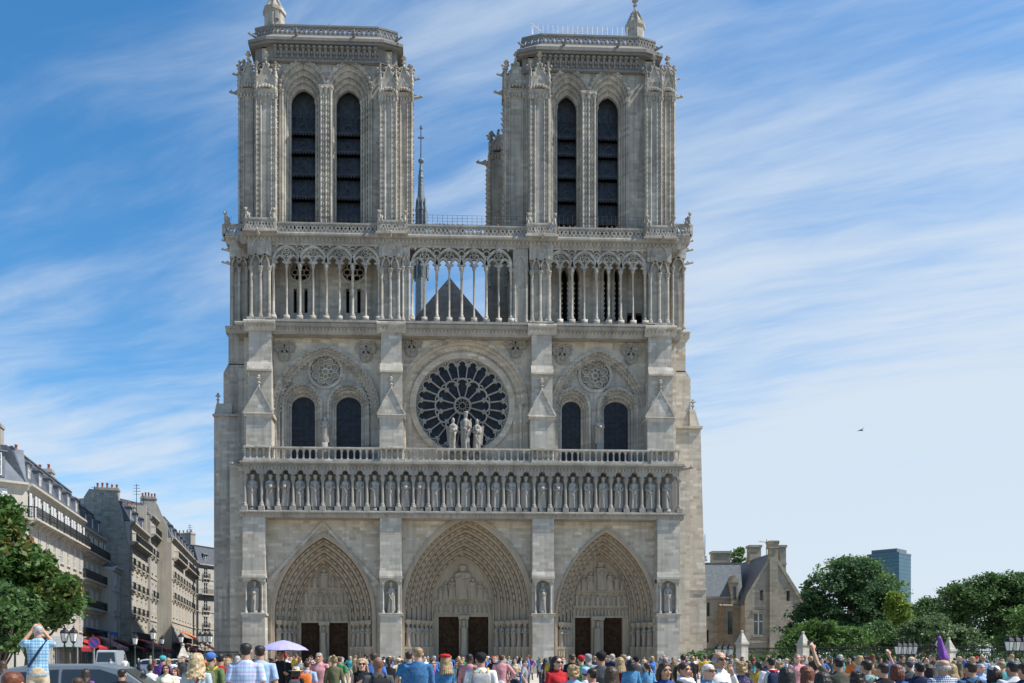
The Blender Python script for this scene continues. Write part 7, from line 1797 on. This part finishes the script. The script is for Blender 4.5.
sc_ = MB(); sc_.tube([(-.09,.02,1.47),(-.07,-.075,1.46),(0,-.11,1.44),(.07,-.075,1.46),(.09,.02,1.47),(0,.085,1.50),(-.09,.02,1.47)],[.045]*7,9); sc_.tube([(.02,-.12,1.44),(.03,-.15,1.3),(.02,-.14,1.14)],[.05,.06,.05],9)
piece('scarf', remesh(sc_, .012, 1, 'scarf') , (), p); o = p.children[-1]; o.data.materials.append(cloth((.35,.03,.42,.62,.05,.30),'floral'))
person(708.5,662.5,10.3,35,'f','stand',((.16,.27,.40),'denim','long'),'navy',('short','white'),None,'fair','white haired woman in dark sunglasses and a denim shirt',glasses=True)
person(719.5,651.5,10.8,20,'m','mouth',('white','plain','long'),'beige',('fringe','grey'),None,'tan','balding man in sunglasses and a white shirt, hand at his mouth',glasses=True)
person(683,654,24,180,'m','stand',('black','plain','short'),'navy',('short','black'),None,'tan','black haired man standing behind the woman in the purple scarf')
p = person(676,661,16,190,'f','stand',('cream','plain','short'),'navy',('long','sandy'),None,'fair','sandy haired woman half hidden left of the purple scarf')
person(741,661,12.5,186,'f','stand',((.02,.03,.08,.22,.10,.16),'floral','short'),'navy',('curly','blond'),None,'fair','woman with curly blond hair in a dark flowered top')
p = person(759,660.5,16,176,'f','stand',('yellow','plain','short'),'navy',('ponytail','black'),None,'tan','woman in a bright yellow T shirt with black hair tied back')
p = person(771,656.5,15,184,'m','stand',('white','plain','short'),'navy',('short','black'),None,'tan','man in a white shirt with a red collar scarf and a blue backpack'); backpack(p,'navy','navy blue backpack right of the yellow T shirt','light blue')
sc_ = MB(); sc_.tube([(-.10,.03,1.45),(0,-.10,1.43),(.10,.03,1.45),(0,.11,1.44),(-.10,.03,1.45)],[.045]*5,9); o = piece('scarf', remesh(sc_, .013, 1, 'scarf'), (), p); o.data.materials.append(cloth(CC['red']))
person(786,666,9.2,182,'f','stand',('red','plain','short'),'black',('verylong','black'),None,'tan','woman with straight black hair and a red top close to the camera')
person(779,661,17,180,'m','stand',('white','plain','short'),'beige',('curly','sandy'),None,'fair','fair haired person in white behind the straight black hair')
person(806,665,10.2,200,'f','stand',('cream','plain','short'),'navy',('long','auburn'),None,'fair','auburn haired woman close to the camera left of the raised phone')
person(813.5,660,13,176,'f','stand',('navy','plain','none'),'navy',('bun','dark brown'),None,'tan','woman with dark hair in a bun and a navy vest left of the raised phone')
person(822,671,8.6,182,'f','stand',('black','plain','short'),'black',('bob','black'),None,'tan','low black haired head in front of the man with the raised phone')
p = person(838.5,656.5,12.5,180,'m','raise',((.09,.085,.065),'plain','short'),'navy',('short','black'),None,'tan','man in a dark olive T shirt holding a phone up high'); held(p,(.345,-.26,1.965),'phone','black phone held up by the man in the dark olive T shirt','phone',(.075,.006,.036),.5)
person(857,670.5,9.5,182,'f','stand',('black','plain','short'),'black',('curly','dark brown'),None,'brown','low head of curly dark hair right of the raised phone')
p = person(866.5,658.5,11.2,186,'m','one_hip',((.17,.33,.34),'plain','short'),'dark grey',('short','dark brown'),None,'tan','man in a grey teal T shirt seen from behind, right half of the crowd'); backpack(p,'dark grey','dark grey backpack on the teal T shirt','grey')
person(870,655,15,178,'f','stand',('brown','plain','short'),'navy',('bun','auburn'),None,'fair','woman with an auburn topknot behind the teal T shirt')
person(883,661.5,10.8,192,'f','one_hip',('black','plain','none'),'navy',('short','dark brown'),None,'tan','woman in a black vest with bare shoulders right of the teal T shirt')
person(896,663.5,11.5,184,'f','stand',((.03,.08,.22),'plain','short'),'navy',('bob','auburn'),None,'fair','woman with bobbed auburn hair in a deep blue dress')
p = person(909,660,16,185,'m','raise',('dark grey','plain','short'),'navy',('crop','black'),('cap','dark grey'),'olive','man in a grey cap with one arm raised before the four lantern lamp')
person(919.5,661,11.8,176,'m','stand',('navy','plain','long'),'navy',('short','black'),None,'tan','black haired man in a navy jacket left of the purple umbrella')
p = person(927.5,663,12.4,190,'f','hold',('dark grey','plain','long'),'black',('long','dark brown'),None,'tan','dark haired woman who holds up the folded purple umbrella')
h0 = on(p,(.16,-.33,1.27)); a3 = dp(940,13.2,634); um = empty('umbrella', h0, 0, 'folded purple umbrella held up on its long pole like a guide flag', 'umbrella')
tip = Vector(a3)-h0; s = MB(); s.tube([tip*-.12,tip*1.0],.011,6); s.ball(tip*1.03,.016,6,5); s.build('umbrella_pole', M['iron'], um)
s = MB(); t0 = tip*.97; e0 = Vector(dp(944,13.2,661))-h0; n = 14; vs = []; fs = []
for k in range(8):
    f = k/7; c = t0.lerp(e0,f); rad = .015+.052*f**.7-.02*(k == 7)
    for i in range(n): a = 2*pi*i/n; q = rad*(1+.28*cos(5*a+f*3)); vs.append((c.x+q*cos(a),c.y+q*sin(a)*.8,c.z+.02*cos(5*a)*f))
for k in range(7):
    for i in range(n): j = (i+1)%n; fs.append((k*n+i,k*n+j,(k+1)*n+j,(k+1)*n+i))
fs += [tuple(range(n))[::-1],tuple(range(7*n,8*n))]; s.add(vs,fs); s.build('canopy', plain('purple_cloth',(.16,.05,.28),rough=.6,var=.25,scale=20), um, True)
person(943,659.5,10.8,184,'m','stand',((.50,.52,.60,.05,.07,.16),'check','short'),'navy',('fringe','grey'),None,'tan','balding man in a checked navy and white shirt under the purple umbrella')
person(951,663,14.5,180,'f','stand',('navy','plain','short'),'navy',('long','blond'),None,'fair','blond woman just right of the checked shirt')
p = person(970.5,660.5,10.8,186,'m','stand',((.04,.10,.20),'plain','short'),'navy',('short','dark brown'),None,'tan','dark haired man in dark blue wearing a black backpack near the right edge'); backpack(p,'black','black backpack on the dark blue shirt near the right edge','dark grey')
person(981,663,17,10,'m','stand',('light blue','plain','short'),'navy',('short','grey'),None,'fair','grey haired man facing the camera near the right edge')
p = person(993.5,664.5,11,180,'f','stand',('light blue','plain','short'),'beige',('bob','brown'),('cap','white'),'fair','person in a white cap and pale blue top near the right edge'); backpack(p,'pink','pink backpack of the person in the white cap','burgundy')
person(1001,660.5,15.5,182,'m','stand',('teal','plain','short'),'navy',('short','sandy'),None,'fair','sandy haired man in teal behind the white cap')
person(1012.5,660,10.8,182,'m','stand',((.66,.62,.50,.52,.56,.62),'stripe','short'),'navy',('short','black'),None,'tan','black haired man in a cream and grey striped shirt at the right edge')
person(1025,661,9.6,176,'m','stand',('navy','plain','short'),'navy',('short','dark brown'),None,'tan','man in navy cut off by the right edge')
person(3,660,20,180,'f','stand',('grey','plain','short'),'navy',('long','brown'),None,'fair','brown haired woman in grey at the far left edge behind the car')
person(122,668,13,175,'m','stand',('black','plain','short'),'navy',('short','black'),None,'tan','dark haired man in black below the red awnings')
p = person(150,664,20,200,'f','hold',('white','plain','short'),'blue',('bun','brown'),None,'fair','woman in white with a brown bun left of the street')
person(163,655,22,170,'m','stand',('purple','plain','short'),'navy',('crop','black'),('cap','turquoise'),'tan','man in a turquoise cap and purple shirt before the white car')
person(166,664,17,10,'f','stand',('cream','plain','short'),'beige',('long','dark brown'),None,'olive','dark haired woman in cream facing the camera before the white car')
person(175,667,18,350,'f','stand',('white','plain','none'),'beige',('bob','auburn'),None,'fair','short woman with auburn hair in a white vest left of the blond woman')
person(86,668,15,170,'f','stand',('purple','plain','short'),'black',('long','dark brown'),None,'fair','woman in purple with dark hair behind the grey car')
person(78,676,9.5,185,'f','stand',('teal','plain','short'),'black',('short','brown'),None,'fair','low head in teal beside the grey car')
# ------------------------------------------------------------------ the crowd farther off, up to the doors
r = random.Random(42); used = set(); near_px = [
    (95,'the red awnings'),(135,'the white car'),(170,'the pinnacle post'),(230,'the left buttress'),(260,'the railing corner'),(290,'the left portal'),(325,'the left portal doors'),(355,'the left portal right jamb'),(390,'the second buttress'),(420,'the middle portal left jamb'),(450,'the left middle door'),(478,'the right middle door'),(510,'the middle portal'),(543,'the third buttress'),(570,'the right portal left jamb'),(600,'the right portal doors'),(640,'the right portal right jamb'),(668,'the last buttress'),(693,'the right corner wall'),(725,'the triple lamp'),(760,'the priest house'),(800,'the second stone post'),(850,'the green bush'),(900,'the four lantern lamp'),(950,'the grey green bush'),(1000,'the right edge')]
shirts = list(CC); hairs = ['black','brown','dark brown','blond','light blond','grey','auburn','sandy']; styles_f = ['long','bob','ponytail','bun','wavy','verylong']; styles_m = ['short','crop','short']
WN = {'short':'short','crop':'cropped','long':'long','bob':'bobbed','ponytail':'tied','bun':'knotted','wavy':'wavy','verylong':'flowing','curly':'curly'}
def far(px, d, i):
    spot = min(near_px, key=lambda q: abs(q[0]-px))[1]; sex = r.choice('mf')
    for _ in range(60):
        hs = r.choice(styles_f if sex == 'f' else styles_m); hc = r.choice(hairs); sh = r.choice(shirts if r.random() < .6 else ['white','navy','black','light blue','grey','dark grey','blue']); tr = r.choice(['navy','blue','black','beige','dark grey','olive','white']); hat = None
        if r.random() < .16: hat = (r.choice(['cap','cap','straw']), r.choice(['white','navy','red','beige','black']))
        dist = 'far off' if d > 42 else 'halfway' if d > 27 else 'nearer'
        lab = f"{'woman' if sex == 'f' else 'man'} with {'' if hat else WN[hs] + ' ' + hc + ' hair'}{'' + hat[1] + (' cap' if hat[0] == 'cap' else ' straw hat') if hat else ''} in {sh}, {dist} by {spot}"
        if len(lab.split()) > 16: lab = lab.replace(', halfway by',' by').replace(', nearer by',' by')
        if lab not in used and len(lab.split()) <= 16: break
    used.add(lab)
    pose = r.choice(['stand','stand','stand','phone','one_hip','hip']); rot = r.choice([180,180,180,150,210,90,270,0,20,-20])+r.uniform(-15,15)
    person(px, 0, d, rot, sex, pose, (sh,'plain',r.choice(['short','short','long','none'] if sex == 'f' else ['short','short','long'])), tr, (hs,hc), hat, r.choice(['fair','fair','tan','tan','olive','brown']), lab, 'visitors farther off in the crowd', bare_h=r.gauss(1.74 if sex == 'm' else 1.63,.06))
i = 0
for (d0,d1,n,a,b) in ((20,27,22,205,1030),(26,38,70,165,1030),(36,54,84,150,1020),(52,74,70,215,720),(60,76,12,280,300),(50,70,10,100,240)):
    for k in range(n):
        px = a+(b-a)*(k+r.uniform(.1,.9))/n; far(px, r.uniform(d0,d1), i); i += 1
# visitors on the terrace between and below the towers
sp_ = [(436,221.2),(440,220.6),(444,221),(448,221.4),(453,221.2),(458,221),(463,221.4),(486,221.5),(548,222),(553,222.5),(559,222),(564,222.4),(570,222),(575,222.6),(581,222.2),(607,222.4),(612,222),(617,222.6),(622,222),(498,221.6)]
tc_ = ['red','white','blue','pink','navy','light blue','orange','black','white','turquoise','red','cream','purple','grey','blue','pink','white','green','yellow','red']
for k,(px,py) in enumerate(sp_):
    x, z = at(px, py, 1.15); zf = zC1-.03; sex = 'mf'[k%2]; hc = hairs[k%8]; hs = (styles_m if sex == 'm' else styles_f)[k%3]
    nm = 'between the towers' if px < 530 else 'below the right tower openings'
    pr = person(px, 0, 86, r.uniform(-40,40), sex, ['stand','hip','phone','stand'][k%4], (tc_[k],'plain','short'), 'navy', (hs,hc), None, ['fair','tan','olive'][k%3], f"visitor in {tc_[k]} with {WN[hs]} {hc} hair on the terrace {nm}", 'visitors on the terrace', bare_h=1.70); pr.location = (x,1.25,zC1+.02)
